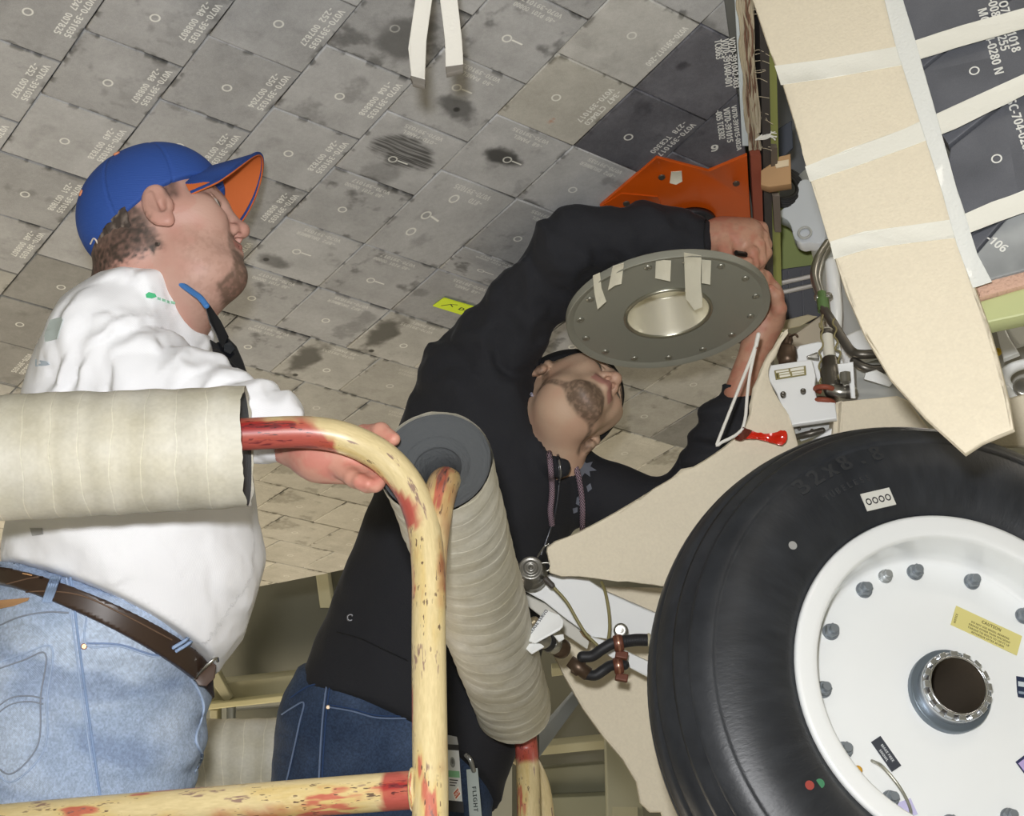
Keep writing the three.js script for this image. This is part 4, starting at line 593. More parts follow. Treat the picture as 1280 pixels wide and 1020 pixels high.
// chain of joints [px, py, depth, radius in px]
const chain = (js, k = .02) => { const pr = []; for (let i = 0; i < js.length - 1; i++) { const [x0, y0, d0, r0] = js[i], [x1, y1, d1, r1] = js[i + 1]; pr.push(rcone(va(x0, y0, d0), va(x1, y1, d1), r0 * d0 / F, r1 * d1 / F)); } return (x, y, z) => { let d = pr[0](x, y, z); for (let i = 1; i < pr.length; i++) d = smin(d, pr[i](x, y, z), k); return d; }; };
// body whose outline in rows [py, left px, right px, half thickness m, depth] is given
const stack = (rows, d0) => {
  const R = rows.map(([py, l, r, t, d = d0]) => ({ y: va(0, py, d).y, c: (l + r) / 2, cx: va((l + r) / 2, py, d).x, rx: (r - l) / 2 * d / F, rz: t, cz: -d })).sort((a, b) => a.y - b.y);
  const n = R.length, cr = (a, b, c, d, t) => .5 * (2 * b + (c - a) * t + (2 * a - 5 * b + 4 * c - d) * t * t + (3 * b - a - 3 * c + d) * t * t * t);
  return (x, y, z) => {
    let i = 0; while (i < n - 2 && R[i + 1].y < y) i++; const t = clamp((y - R[i].y) / (R[i + 1].y - R[i].y)), A = R[Math.max(0, i - 1)], B = R[i], C = R[i + 1], D = R[Math.min(n - 1, i + 2)];
    const f = k => cr(A[k], B[k], C[k], D[k], t), cx = f('cx'), rx = Math.max(f('rx'), .01), rz = Math.max(f('rz'), .01), cz = f('cz'); const q = ellip2(x - cx, z - cz, rx, rz); const over = Math.max(R[0].y - y, y - R[n - 1].y, 0); return over > 0 ? Math.max(q, over) : q * .8;
  };
};
const ellip2 = (x, z, rx, rz) => { const a = x / rx, b = z / rz, k0 = Math.sqrt(a * a + b * b), k1 = Math.sqrt((a / rx) ** 2 + (b / rz) ** 2); return k1 < 1e-6 ? -Math.min(rx, rz) : k0 * (k0 - 1) / k1; };
// half-space below a plane through three view points; side is positive on the side of 'pos'
const plane3 = (a, b, c, pos) => { const n = b.clone().sub(a).cross(c.clone().sub(a)).normalize(); if (n.dot(pos.clone().sub(a)) < 0) n.negate(); const d = -n.dot(a); return (x, y, z) => n.x * x + n.y * y + n.z * z + d; };
// naive surface nets over [lo, hi]; skips blocks that hold no surface; result in world space
function mesh(f, lo, hi, cell, col, opt = {}) {
  const nx = Math.ceil((hi[0] - lo[0]) / cell) + 1, ny = Math.ceil((hi[1] - lo[1]) / cell) + 1, nz = Math.ceil((hi[2] - lo[2]) / cell) + 1, W = new Float32Array(nx * ny * nz).fill(9), B = 6, lip = opt.lip || 1.25;
  const X = i => lo[0] + i * cell, Y = i => lo[1] + i * cell, Z = i => lo[2] + i * cell;
  for (let bz = 0; bz < nz; bz += B) for (let by = 0; by < ny; by += B) for (let bx = 0; bx < nx; bx += B) {
    const c = f(X(bx + (B - 1) / 2), Y(by + (B - 1) / 2), Z(bz + (B - 1) / 2)), rad = B * cell * .5 * 1.75 * lip + (opt.pad || 0);
    if (Math.abs(c) > rad) { if (c < 0) for (let k = bz; k < Math.min(nz, bz + B); k++) for (let j = by; j < Math.min(ny, by + B); j++) for (let i = bx; i < Math.min(nx, bx + B); i++) W[(k * ny + j) * nx + i] = -9; continue; }
    for (let k = bz; k < Math.min(nz, bz + B); k++) for (let j = by; j < Math.min(ny, by + B); j++) for (let i = bx; i < Math.min(nx, bx + B); i++) W[(k * ny + j) * nx + i] = f(X(i), Y(j), Z(k));
  }
  const id = new Int32Array(nx * ny * nz).fill(-1), P = [], idx = [];
  const E = [[0, 1], [0, 2], [0, 4], [1, 3], [1, 5], [2, 3], [2, 6], [3, 7], [4, 5], [4, 6], [5, 7], [6, 7]];
  const v = new Float32Array(8);
  for (let k = 0; k < nz - 1; k++) for (let j = 0; j < ny - 1; j++) for (let i = 0; i < nx - 1; i++) {
    let m = 0; for (let q = 0; q < 8; q++) { v[q] = W[((k + (q >> 2)) * ny + j + ((q >> 1) & 1)) * nx + i + (q & 1)]; if (v[q] < 0) m |= 1 << q; }
    if (m === 0 || m === 255) continue;
    let sx = 0, sy = 0, sz = 0, n = 0;
    for (const [a, b] of E) { if (((m >> a) & 1) === ((m >> b) & 1)) continue; const t = v[a] / (v[a] - v[b]); sx += lerp(a & 1, b & 1, t); sy += lerp((a >> 1) & 1, (b >> 1) & 1, t); sz += lerp(a >> 2, b >> 2, t); n++; }
    id[(k * ny + j) * nx + i] = P.length / 3; P.push(X(i + sx / n), Y(j + sy / n), Z(k + sz / n));
  }
  const q4 = (a, b, c, d, fl) => { if (a < 0 || b < 0 || c < 0 || d < 0) return; fl ? idx.push(a, c, b, a, d, c) : idx.push(a, b, c, a, c, d); };
  const I = (i, j, k) => id[(k * ny + j) * nx + i];
  for (let k = 1; k < nz - 1; k++) for (let j = 1; j < ny - 1; j++) for (let i = 1; i < nx - 1; i++) {
    const a = W[(k * ny + j) * nx + i] < 0;
    if (a !== (W[(k * ny + j) * nx + i + 1] < 0)) q4(I(i, j - 1, k - 1), I(i, j, k - 1), I(i, j, k), I(i, j - 1, k), !a);
    if (a !== (W[(k * ny + j + 1) * nx + i] < 0)) q4(I(i - 1, j, k - 1), I(i - 1, j, k), I(i, j, k), I(i, j, k - 1), !a);
    if (a !== (W[((k + 1) * ny + j) * nx + i] < 0)) q4(I(i - 1, j - 1, k), I(i, j - 1, k), I(i, j, k), I(i - 1, j, k), !a);
  }
  const n = P.length / 3, N = new Float32Array(n * 3), C = col ? new Float32Array(n * 3) : null, UV = new Float32Array(n * 2), e = cell * .6, tmp = V3();
  for (let i = 0; i < n; i++) {
    const x = P[i * 3], y = P[i * 3 + 1], z = P[i * 3 + 2];
    tmp.set(f(x + e, y, z) - f(x - e, y, z), f(x, y + e, z) - f(x, y - e, z), f(x, y, z + e) - f(x, y, z - e)).normalize();
    if (C) { const c = col(x, y, z, tmp); C[i * 3] = c[0]; C[i * 3 + 1] = c[1]; C[i * 3 + 2] = c[2]; }
    tmp.applyQuaternion(camQ); N[i * 3] = tmp.x; N[i * 3 + 1] = tmp.y; N[i * 3 + 2] = tmp.z;
    tmp.set(x, y, z).applyMatrix4(camM); P[i * 3] = tmp.x; P[i * 3 + 1] = tmp.y; P[i * 3 + 2] = tmp.z;
    // cloth-like uv in metres: along the ground direction and height
    if (opt.uv) { const q = opt.uv(tmp); UV[i * 2] = q[0]; UV[i * 2 + 1] = q[1]; } else { UV[i * 2] = tmp.x * .83 + tmp.z * .71; UV[i * 2 + 1] = tmp.y + tmp.z * .23; }
  }
  const g = new THREE.BufferGeometry(); g.setAttribute('position', new THREE.Float32BufferAttribute(P, 3)); g.setAttribute('normal', new THREE.Float32BufferAttribute(N, 3)); g.setAttribute('uv', new THREE.Float32BufferAttribute(UV, 2)); if (C) g.setAttribute('color', new THREE.Float32BufferAttribute(C, 3)); g.setIndex(idx);
  if (opt.say) console.log(opt.say, n, 'verts', idx.length / 3, 'tris'); return g;
}
const roundUV = (c, r) => p => [Math.atan2(p.z - c.z, -(p.x - c.x)) * r, p.y];
const boundsPx = (x0, y0, x1, y1, d0, d1) => { const c = []; for (const x of [x0, x1]) for (const y of [y0, y1]) for (const d of [d0, d1]) c.push(va(x, y, d)); return [[Math.min(...c.map(p => p.x)), Math.min(...c.map(p => p.y)), -d1], [Math.max(...c.map(p => p.x)), Math.max(...c.map(p => p.y)), -d0]]; };
// pieces on this side of a box are all that is left: union of several
const uni = (fs, k) => (x, y, z) => { let d = fs[0](x, y, z); for (let i = 1; i < fs.length; i++) d = smin(d, fs[i](x, y, z), k); return d; };

// ---- a head in its own frame: x forward, y up, z to the person's right, origin between the ears
function headFrame(px, py, d, f, s) { const o = va(px, py, d), F1 = f.clone().normalize(), S1 = s.clone().addScaledVector(F1, -s.dot(F1)).normalize(), U1 = S1.clone().cross(F1); return { o, f: F1, u: U1, s: S1, loc: (x, y, z) => { const a = x - o.x, b = y - o.y, c = z - o.z; return [a * F1.x + b * F1.y + c * F1.z, a * U1.x + b * U1.y + c * U1.z, a * S1.x + b * S1.y + c * S1.z]; }, pt: (x, y, z) => o.clone().addScaledVector(F1, x).addScaledVector(U1, y).addScaledVector(S1, z) }; }
function headLocal(o = {}) {
  const w = o.wide || 1, cran = ellip(-.012, .04, 0, .096, .09, .076 * w), cran2 = ellip(.012, .03, 0, .084, .075, .07 * w), mid = ellip(.035, -.018, 0, .064, .075, .061 * w), jaw1 = ellip(.03, -.065, 0, .062, .04, .057 * w), cs = o.chin || 1, chin = ellip(.08 - .006 * (1 - cs) / .25, -.092, 0, .023 * cs, .021 * cs, .026 * (2 - cs)), jowl = o.jowl ? ellip(.05, -.09, 0, .045, .026, .045) : null;
  const bridge = rcone(V3(.1, .014, 0), V3(.113, -.02, 0), .0075, .0095), tip = ellip(.116, -.026, 0, .0125, .011, .0125), brow = rcone(V3(.094, .026, 0), V3(.074, .028, .043), .0115, .008), alar = ellip(.103, -.029, .0135, .0105, .009, .0085), cheek = ellip(.072, -.022, .038, .027, .024, .02), zyg = ellip(.05, -.005, .055, .035, .016, .015);
  const lp = o.lip || 1, lipU = rcone(V3(.1035, -.0515, 0), V3(.09, -.053, .023), .0072 * lp, .0035 * lp), lipL = rcone(V3(.1015, -.0625, 0), V3(.089, -.0555, .021), .0078 * lp, .0035 * lp), muz = ellip(.086, -.056, 0, .0175, .024, .031);
  const sock = ellip(.1, .0045, .031, .0125, .0125, .019), eye = ellip(.0835, .0045, .031, .0125, .012, .0125), lidU = rcone(V3(.0935, .0125, .02), V3(.087, .0125, .046), .0032, .0026), lidL = rcone(V3(.0925, -.0045, .021), V3(.0865, -.003, .045), .0026, .0024);
  const nost = ellip(.107, -.0365, .0068, .0072, .0062, .0046), mouthCut = rcone(V3(.109, -.0568, 0), V3(.093, -.0552, .024), .0016, .0012);
  const ex = o.ear || 0, earO = ellip(-.004 + ex, -.004, .081 * w, .0205, .034, .0095), earIn = ellip(-.001 + ex, .003, .0905 * w, .013, .0225, .007), earR = ellip(.002 + ex, -.01, .09 * w, .0075, .011, .0095), trag = ellip(.0125 + ex, -.008, .08 * w, .0052, .008, .006), lobe = ellip(.006 + ex, -.031, .079 * w, .0088, .0095, .0065), anti = rcone(V3(-.008 + ex, .012, .0845 * w), V3(-.006 + ex, -.016, .0845 * w), .003, .003), fx = o.fx || 1;
  return (x, y, zz) => {
    const z = Math.abs(zz); if (x > 0) x /= 1 + (fx - 1) * sst(0, .06, x);
    let d = smin(cran(x, y, z), cran2(x, y, z), .03); d = smin(d, mid(x, y, z), .03); d = smin(d, jaw1(x, y, z), .025); d = smin(d, chin(x, y, z), .024); if (jowl) d = smin(d, jowl(x, y, z), .03);
    if (x > .02) {
      d = smin(d, muz(x, y, z), .014); d = smin(d, cheek(x, y, z), .022); d = smin(d, zyg(x, y, z), .02); d = smin(d, brow(x, y, z), .016);
      d = smax(d, -sock(x, y, z), .012); d = smin(d, bridge(x, y, z), .012); d = smin(d, tip(x, y, z), .008); d = smin(d, alar(x, y, z), .006); d = smax(d, -nost(x, y, z), .003);
      d = smin(d, eye(x, y, z), .002); d = smin(d, lidU(x, y, z), .004); d = smin(d, lidL(x, y, z), .004);
      d = smin(d, lipU(x, y, z), .006); d = smin(d, lipL(x, y, z), .006); d = smax(d, -mouthCut(x, y, z), .003);
    }
    if (z > .05) { let e = earO(x, y, z); e = smin(e, lobe(x, y, z), .008); e = smax(e, -earIn(x, y, z), .004); e = smax(e, -earR(x, y, z), .004); e = smin(e, anti(x, y, z), .004); d = smin(d, e, .006); d = smin(d, trag(x, y, z), .006); }
    return d;
  };
}
const mixc = (a, b, t) => [lerp(a[0], b[0], t), lerp(a[1], b[1], t), lerp(a[2], b[2], t)];
const skinTex = dataTex(256, (u, v) => [128 + (tfbm(u, v, 40, 300, 3) - .5) * 110], { srgb: false }); skinTex.repeat.set(9, 9);
const skinM = () => new THREE.MeshPhysicalMaterial({ color: 0xffffff, vertexColors: true, roughness: .52, bumpMap: skinTex, bumpScale: .0005, side: THREE.DoubleSide });
// finger: chain of view points with radii in metres
const finger = (pts, r) => { const pr = []; for (let i = 0; i < pts.length - 1; i++) pr.push(rcone(pts[i], pts[i + 1], r[i], r[i + 1])); return uni(pr, .004); };
// ---------------------------------------------------------------- person in the white shirt
{
  const D = 2.3, base = at(90, 1020, D).setY(PLAT_Y);
  const man = thing('person', 'person in blue cap, white shirt and light jeans gripping the rail, looking up', 'person', base);
  const HF = headFrame(203, 294, 2.27, V3(.95, .27, -.13), V3(0, .42, .907)), hl = headLocal({ wide: 1.02, jowl: true, fx: .93, ear: .012 });
  const head = (x, y, z) => { const q = HF.loc(x, y, z); return hl(q[0], q[1], q[2]); };
  const neckA = HF.pt(-.035, -.03, 0), neckB = va(165, 400, 2.32), neckC = HF.pt(.03, -.085, 0), neckD = va(205, 410, 2.3);
  const neck = uni([rcone(neckA, neckB, .062, .07), rcone(neckC, neckD, .046, .06)], .03);
  const skinHead = (x, y, z) => smin(head(x, y, z), neck(x, y, z), .022);
  const SK = [.53, .325, .26], RED = [.52, .24, .19], HAIR = [.05, .036, .028], BEARD = [.13, .085, .06], LIP = [.42, .16, .13];
  const headCol = (x, y, z) => {
    let [a, b, c] = HF.loc(x, y, z); if (a > 0) a /= 1 - .07 * sst(0, .06, a); const ac = Math.abs(c); let k = SK.slice(); const n = fbm(a * 210, b * 210, c * 210, 2), m = fbm(a * 25, b * 25, c * 25, 3);
    k = mixc(k, RED, .45 * sst(.4, .7, m)); if (ac > .072 && Math.abs(b) < .04) k = mixc(k, RED, .35);
    k = mixc(k, RED, .35 * sst(.03, .0, Math.hypot(a - .112, b + .025)));
    if (a < -.02 && b < -.02) k = mixc(k, RED, .3);
    k = mixc(k, [.36, .2, .15], .3 * sst(.45, .6, n) * sst(-.03, -.055, b) * sst(.0, .04, a));
    if (a > .085 && b < -.047 && b > -.068 && ac < .024) k = mixc(k, LIP, .8 * sst(.4, .55, 1 - Math.abs(b + .057) / .012));
    const gt = sst(.036, .03, ac) * sst(-.066, -.072, b) * sst(.052, .066, a), mu = sst(-.037, -.041, b) * sst(-.055, -.047, b) * sst(.03, .024, ac) * sst(.08, .088, a), sd = sst(.021, .026, ac) * sst(.036, .031, ac) * sst(-.04, -.046, b) * sst(.066, .074, a);
    k = mixc(k, BEARD, clamp(Math.max(gt, mu * .85, sd * .85) * (.62 + .38 * sst(.3, .65, n)), 0, .85));
    if (a > .082 && b > .027 && b < .037 && ac > .012 && ac < .048) k = mixc(k, [.2, .12, .08], .65 * sst(.35, .6, n));
    const e = Math.hypot(a - .0835, b - .0045, ac - .031); if (e < .0138 && Math.abs(b - .0042) < .0062 && a > .086) k = Math.hypot(b - .0055, ac - .033) < .0052 ? [.05, .05, .04] : [.62, .56, .5];
    const hr = sst(-.008, -.022, a + b * .3 + (n - .5) * .015) * sst(-.064, -.05, b + (n - .5) * .02), sb = sst(.05, .058, ac) * sst(.05, .036, a) * sst(.018, .026, a) * sst(-.004, .012, b);
    k = mixc(k, HAIR, clamp(Math.max(hr * .95, sb * .75) * (.55 + .7 * n))); return k;
  };
  // ---- torso rows, jeans rows
  const torso = stack([[326, 170, 216, .04, 2.3], [345, 128, 246, .128, 2.31], [372, 88, 259, .158, 2.32], [400, 70, 264, .17, 2.32], [440, 52, 268, .178, 2.31], [490, 36, 282, .18, 2.3], [560, 26, 306, .18, 2.3], [620, 20, 320, .18, 2.3], [680, 12, 329, .182, 2.3], [720, 6, 328, .182, 2.3], [760, 2, 319, .18, 2.3], [795, 0, 304, .175, 2.3], [828, -2, 278, .165, 2.3], [880, -4, 255, .15, 2.3]], D);
  const armJ = [[128, 430, 2.19, 67], [190, 484, 2.16, 57], [256, 502, 2.14, 51], [322, 528, 2.08, 43], [378, 549, 2.05, 33]], arm = chain(armJ, .035), farArm = chain([[205, 440, 2.44, 60], [255, 520, 2.47, 46], [270, 610, 2.45, 38]], .03);
  const shirtBody = (x, y, z) => smin(smin(torso(x, y, z), arm(x, y, z), .03), farArm(x, y, z), .03);
  // wrinkles: bands across the sleeve and a soft drape on the back
  const sA = va(128, 432, 2.19), sB = va(378, 551, 2.055), sd = sB.clone().sub(sA).normalize();
  const fold = (x, y, z) => { const px = 640 + x / -z * F, py = 510 - y / -z * F; const t = (x - sA.x) * sd.x + (y - sA.y) * sd.y + (z - sA.z) * sd.z; let f = 0; const w = sst(-.07, .0, t) * sst(410, 360, px) * sst(600, 540, py); const wob = fbm(x * 14, y * 14, z * 14, 3); f += w * .0045 * Math.sin((t + .2 * (y - sA.y)) * 120 + wob * 11) * sst(.3, .55, fbm(x * 9 + 7, y * 9, z * 9, 2)); f += w * .005 * (1 - Math.abs(Math.sin((t * .8 - (y - sA.y) * .6) * 55 + wob * 7))); f += w * .006 * (fbm(x * 26, y * 13, z * 20, 2) - .5) * 2; const bw = sst(600, 700, py); f += (.0035 + .0045 * bw) * (fbm(x * 11 + y * 7, y * 8 - x * 3, z * 9, 2) - .5) * 2; f += bw * .003 * Math.sin((x * .7 + y * .7) * 60 + wob * 7) * sst(.4, .6, wob); return f; };
  const arm2 = va(150, 560, 2.13), crease = rcone(va(88, 400, 2.1), va(122, 490, 2.1), .006, .006);
  const hem = plane3(va(60, 702, 2.12), va(268, 830, 2.26), va(3, 722, 2.3), va(150, 500, 2.3));
  const collar = ellipB(va(206, 330, 2.31), V3(.88, -.47, .1).normalize(), V3(.47, .88, -.1).normalize(), V3(0, .1, 1).normalize(), .058, .032, .062);
  const cuff = plane3(va(383, 512, 2.06), va(365, 577, 2.06), va(372, 545, 1.9), va(300, 520, 2.1));
  const shirt = (x, y, z) => { let d = shirtBody(x, y, z) + fold(x, y, z) * .8; d = smax(d, -(crease(x, y, z)), .012); d = smax(d, -hem(x, y, z), .006); d = smax(d, -cuff(x, y, z), .004); const px = 640 + x / -z * F; if (px < 300) d = smax(d, -collar(x, y, z), .005); return d; };
  const clothBump = dataTex(256, (u, v) => [128 + 40 * Math.sin(u * 6.283 * 64) * Math.sin(v * 6.283 * 64) + (tfbm(u, v, 16, 333, 3) - .5) * 100], { srgb: false }); clothBump.repeat.set(5, 5);
  const shirtM = new THREE.MeshPhysicalMaterial({ color: 0xf4f5f8, roughness: .85, sheen: .3, sheenRoughness: .6, bumpMap: clothBump, bumpScale: .0006, side: THREE.DoubleSide });
  const b1 = boundsPx(-60, 300, 400, 900, 2.0, 2.62); part('shirt', mesh(shirt, b1[0], b1[1], .0062, null, { say: 'shirt', pad: .01, uv: roundUV(at(160, 600, 2.3), .17) }), shirtM, man, 'white long-sleeved cotton shirt');
  // neckband
  { const pts = []; for (let i = 0; i <= 28; i++) { const t = i / 28, a = lerp(-2.6, 1.9, t); const c = va(203, 336, 2.31), f = V3(.86, -.46, 0), s = V3(0, .12, 1); pts.push(vw(c.clone().addScaledVector(f, Math.cos(a) * .066).addScaledVector(s, Math.sin(a) * .085).add(V3(0, -.006 + .012 * Math.cos(a) * -1, 0)))); } part('neckband', tube(pts, .0065, 60, 8), shirtM, man, 'white ribbed neckband'); }
  // prints on the shirt
  // ---- jeans
  const hips = stack([[690, -2, 300, .165, 2.3], [740, -8, 285, .172, 2.3], [800, -30, 268, .18, 2.3], [850, -52, 256, .182, 2.3], [890, -62, 258, .182, 2.3], [940, -70, 252, .18, 2.28], [990, -75, 240, .175, 2.27], [1060, -80, 220, .17, 2.26]], D);
  const legN = rcone(va(80, 1000, 2.2), base.clone().add(V3(.04, .1, .09)).applyMatrix4(camM.clone().invert()), .105, .06), legF = rcone(va(110, 1000, 2.36), base.clone().add(V3(.1, .1, -.12)).applyMatrix4(camM.clone().invert()), .105, .06);
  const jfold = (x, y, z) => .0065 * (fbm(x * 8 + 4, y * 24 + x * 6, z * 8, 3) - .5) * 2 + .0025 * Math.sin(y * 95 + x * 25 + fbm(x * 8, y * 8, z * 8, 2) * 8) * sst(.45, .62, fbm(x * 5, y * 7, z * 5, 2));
  const beltTop = plane3(va(51, 716, 2.12), va(270, 826, 2.24), va(5, 731, 2.3), va(150, 500, 2.3));
  const jeans = (x, y, z) => { let d = smin(hips(x, y, z), smin(legN(x, y, z), legF(x, y, z), .02), .03) + jfold(x, y, z); return smax(d, beltTop(x, y, z) + .0 - .012, .004); };
  const jx = V3(); const seamPx = [[88, 722], [92, 750], [98, 800], [106, 860], [116, 930], [126, 1000]];
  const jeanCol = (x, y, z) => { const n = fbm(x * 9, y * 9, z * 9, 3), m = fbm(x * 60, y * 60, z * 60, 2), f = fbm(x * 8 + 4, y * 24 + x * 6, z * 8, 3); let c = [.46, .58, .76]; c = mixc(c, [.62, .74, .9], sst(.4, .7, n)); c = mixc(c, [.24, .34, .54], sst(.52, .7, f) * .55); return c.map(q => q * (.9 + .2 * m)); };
  const denimBump = dataTex(256, (u, v) => [128 + 60 * Math.sin((u + v) * 6.283 * 48) + (tfbm(u, v, 32, 353, 2) - .5) * 80], { srgb: false }); denimBump.repeat.set(7, 7);
  const denimMap = dataTex(512, (u, v) => { const g = 226 + 24 * Math.sin((u + v) * 6.283 * 96) * .5 + (tfbm(u, v, 64, 361, 3) - .5) * 64; return [g, g, g + 4]; }); denimMap.repeat.set(6, 6);
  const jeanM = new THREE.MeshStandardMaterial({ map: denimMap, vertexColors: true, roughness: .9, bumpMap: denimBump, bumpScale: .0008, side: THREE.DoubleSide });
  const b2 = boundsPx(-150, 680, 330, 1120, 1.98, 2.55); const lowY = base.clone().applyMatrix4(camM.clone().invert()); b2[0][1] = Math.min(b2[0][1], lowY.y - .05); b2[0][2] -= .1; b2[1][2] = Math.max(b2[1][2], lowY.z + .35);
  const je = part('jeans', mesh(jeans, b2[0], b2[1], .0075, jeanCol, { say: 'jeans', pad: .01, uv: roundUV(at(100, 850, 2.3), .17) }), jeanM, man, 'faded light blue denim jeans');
  // seams, pockets, rivets lie on the denim: find the surface along the line of sight
  const surf = (f, px, py, d0 = 1.9, d1 = 2.5) => { let d = d0; for (let i = 0; i < 200; i++) { const p = va(px, py, d), s = f(p.x, p.y, p.z); if (s < .0004) break; d += Math.max(s * .7, .0005); if (d > d1) break; } return d; };
  const line = (f, pts, r, m, parent, name, lift = .001, lab) => { const c = new THREE.CatmullRomCurve3(pts.map(p => V3(p[0], p[1], 0)), false, 'centripetal').getPoints(pts.length * 7).map(p => at(p.x, p.y, surf(f, p.x, p.y) - lift)); return part(name, tube(c, r, c.length * 2, 6), m, parent, lab); };
  const seamM = std(0xa9bcd8, .9), stitchM = std(0x8b93a0, .9);
  line(jeans, seamPx, .0018, std(0x8ba2c6, .9), je, 'side_seam', .0005);
  line(jeans, seamPx.map(q => [q[0] - 5, q[1]]), .0012, seamM, je, 'side_seam', .0004);
  line(jeans, [[108, 768], [108, 806], [150, 808], [195, 821], [217, 817]], .0013, seamM, je, 'pocket_seam', .0006); line(jeans, [[110, 763], [140, 772], [185, 790], [212, 808], [219, 815]], .0016, seamM, je, 'pocket_seam', .0006); line(jeans, [[108, 804], [150, 806], [190, 818], [214, 820]], .0013, std(0x8398bd, .9), je, 'pocket_seam', .0006);
  for (const o of [0, 8]) line(jeans, [[-5, 829 + o], [30, 817 + o], [63 - o * .9, 808 + o], [59 - o, 870], [54 - o, 939 - o * .6], [12, 978 - o * 1.3], [-5, 966 - o]], .0011, o ? stitchM : seamM, je, 'back_pocket_seam', .0006);
  line(jeans, [[-4, 884], [15, 872], [38, 870], [54, 873]], .001, stitchM, je, 'pocket_stitching', .0006); line(jeans, [[-4, 892], [15, 880], [38, 877], [54, 880]], .001, stitchM, je, 'pocket_stitching', .0006);
  line(jeans, [[-3, 783], [25, 771], [60, 765], [86, 766]], .0012, stitchM, je, 'yoke_seam', .0006);
  line(jeans, [[242, 848], [252, 862], [259, 884], [255, 902], [249, 925], [257, 945], [247, 966]].map(q => [q[0] - 4, q[1]]), .0022, seamM, je, 'fly_edge', .0005);
  for (const [x, y] of [[111, 764], [105, 808], [187, 789]]) { const d = surf(jeans, x, y), p = at(x, y, d - .001), n = p.clone().sub(EYE).normalize().negate(); part('rivet', cyl(p, p.clone().addScaledVector(n, .003), .0042, .003, 16), std(0xb98061, .4, .7), je, 'copper rivet'); }
  // ---- belt: band of the hips between two planes
  const beltBot = plane3(va(51, 744, 2.12), va(250, 850, 2.22), va(5, 747, 2.3), va(150, 500, 2.3));
  const belt = (x, y, z) => { let d = hips(x, y, z) - .0075; d = smax(d, beltTop(x, y, z), .003); d = smax(d, -beltBot(x, y, z), .003); return d; };
  const b3 = boundsPx(-60, 690, 330, 880, 2.05, 2.55); const bl = part('belt', mesh(belt, b3[0], b3[1], .0042, null, { pad: .01 }), new THREE.MeshPhysicalMaterial({ color: 0x3a2a20, roughness: .4, clearcoat: .3, clearcoatRoughness: .4, side: THREE.DoubleSide }), man, 'dark brown leather belt');
  line(belt, [[8, 730], [50, 721], [88, 725], [140, 748], [195, 777], [240, 806]], .0011, std(0x6b5442, .7), bl, 'stitching', .0002); line(belt, [[8, 743], [50, 739], [100, 744], [152, 767], [215, 800]], .0011, std(0x6b5442, .7), bl, 'stitching', .0002);
  const loopAt = (pts, w) => { const c = pts.map(([x, y]) => at(x, y, Math.min(surf(belt, x, y), surf(jeans, x, y)) - .003)); return part('belt_loop', tube(c, w, 24, 8), std(0x8fa9d2, .9), je, 'pale denim belt loop'); };
  { const L = [[76, 709], [69, 722], [63, 738], [58, 752]]; const g = []; for (const o of [-4, -1, 2, 5]) g.push(tube(L.map(([x, y]) => at(x + o, y, Math.min(surf(belt, x + o, y), surf(jeans, x + o, y)) - .002)), .0024, 20, 6)); part('belt_loop', g, std(0x9db4d6, .9), je, 'pale denim belt loop'); }
  { const L = [[236, 790], [238, 798], [230, 805], [218, 812]]; const g = []; for (const o of [-2, 2]) g.push(tube(L.map(([x, y]) => at(x + o, y + o, Math.min(surf(belt, x + o, y), surf(jeans, x + o, y)) - .003)), .0026, 20, 6)); part('belt_loop', g, std(0x9db4d6, .9), je, 'pale denim belt loop'); }
  { const d = surf(belt, 252, 838) - .006; part('buckle', capTube([at(243, 848, d), at(258, 832, d - .006), at(270, 822, d), at(272, 826, d + .02)], .0024, 30, 8), std(0xc8c8c4, .25, 1), bl, 'steel buckle'); part('belt_tip', sheet([[240, 845], [262, 826], [270, 832], [268, 848], [258, 858], [248, 857]], (x, y) => d + .003, .004, { bevel: .001, sub: .03 }), std(0x4a3425, .45), bl); }
  // leather patch at the back of the waistband
  { const o = [[-6, 754], [0, 750], [36, 747], [34, 751], [16, 757], [-6, 762]]; part('leather_patch', sheet(o, (x, y) => surf(jeans, x, y) - .003, .0015, { bevel: .0005, sub: .01 }), std(0xc09468, .8), je, 'tan leather patch'); part('leather_patch', sheet([[28, 716], [40, 708], [54, 706], [56, 714], [40, 719]], (x, y) => surf(belt, x, y) - .003, .0015, { bevel: .0005, sub: .01 }), std(0xc09468, .8), je, 'tan leather patch'); }
  // ---- right hand on the rail
  const Hd = 1.995, hv = (x, y, d = Hd) => va(x, y, d);
  const palm = uni([rcone(hv(362, 552, 2.05), hv(400, 570, 2.02), .03, .03, 1), rcone(hv(400, 569, 2.02), hv(436, 578, 2.005), .0285, .026), rcone(hv(398, 562, 2.03), hv(450, 570, 2.015), .028, .024), ellip(hv(430, 575).x, hv(430, 575).y, -2.01, .034, .02, .024)], .02);
  // four fingers close round the tube from below and behind; the thumb lies over the top
  const fing = [
    finger([hv(440, 572, 2.0), hv(458, 585, 1.99), hv(470, 591, 1.978), hv(477, 594, 1.97)], [.0115, .0105, .0095, .008]),
    finger([hv(434, 580, 1.995), hv(452, 595, 1.982), hv(465, 601, 1.968), hv(474, 603, 1.96)], [.0118, .0108, .0098, .0082]),
    finger([hv(428, 584, 1.99), hv(446, 600, 1.975), hv(459, 606, 1.962), hv(469, 608, 1.955)], [.0115, .0102, .0094, .008]),
    finger([hv(422, 584, 1.988), hv(440, 597, 1.968), hv(450, 602, 1.957), hv(460, 605, 1.95)], [.0105, .0095, .0085, .0072])];
  const thumb = finger([hv(425, 558, 2.03), hv(455, 543, 2.02), hv(476, 540, 1.99), hv(492, 549, 1.972)], [.0145, .012, .0115, .0085]);
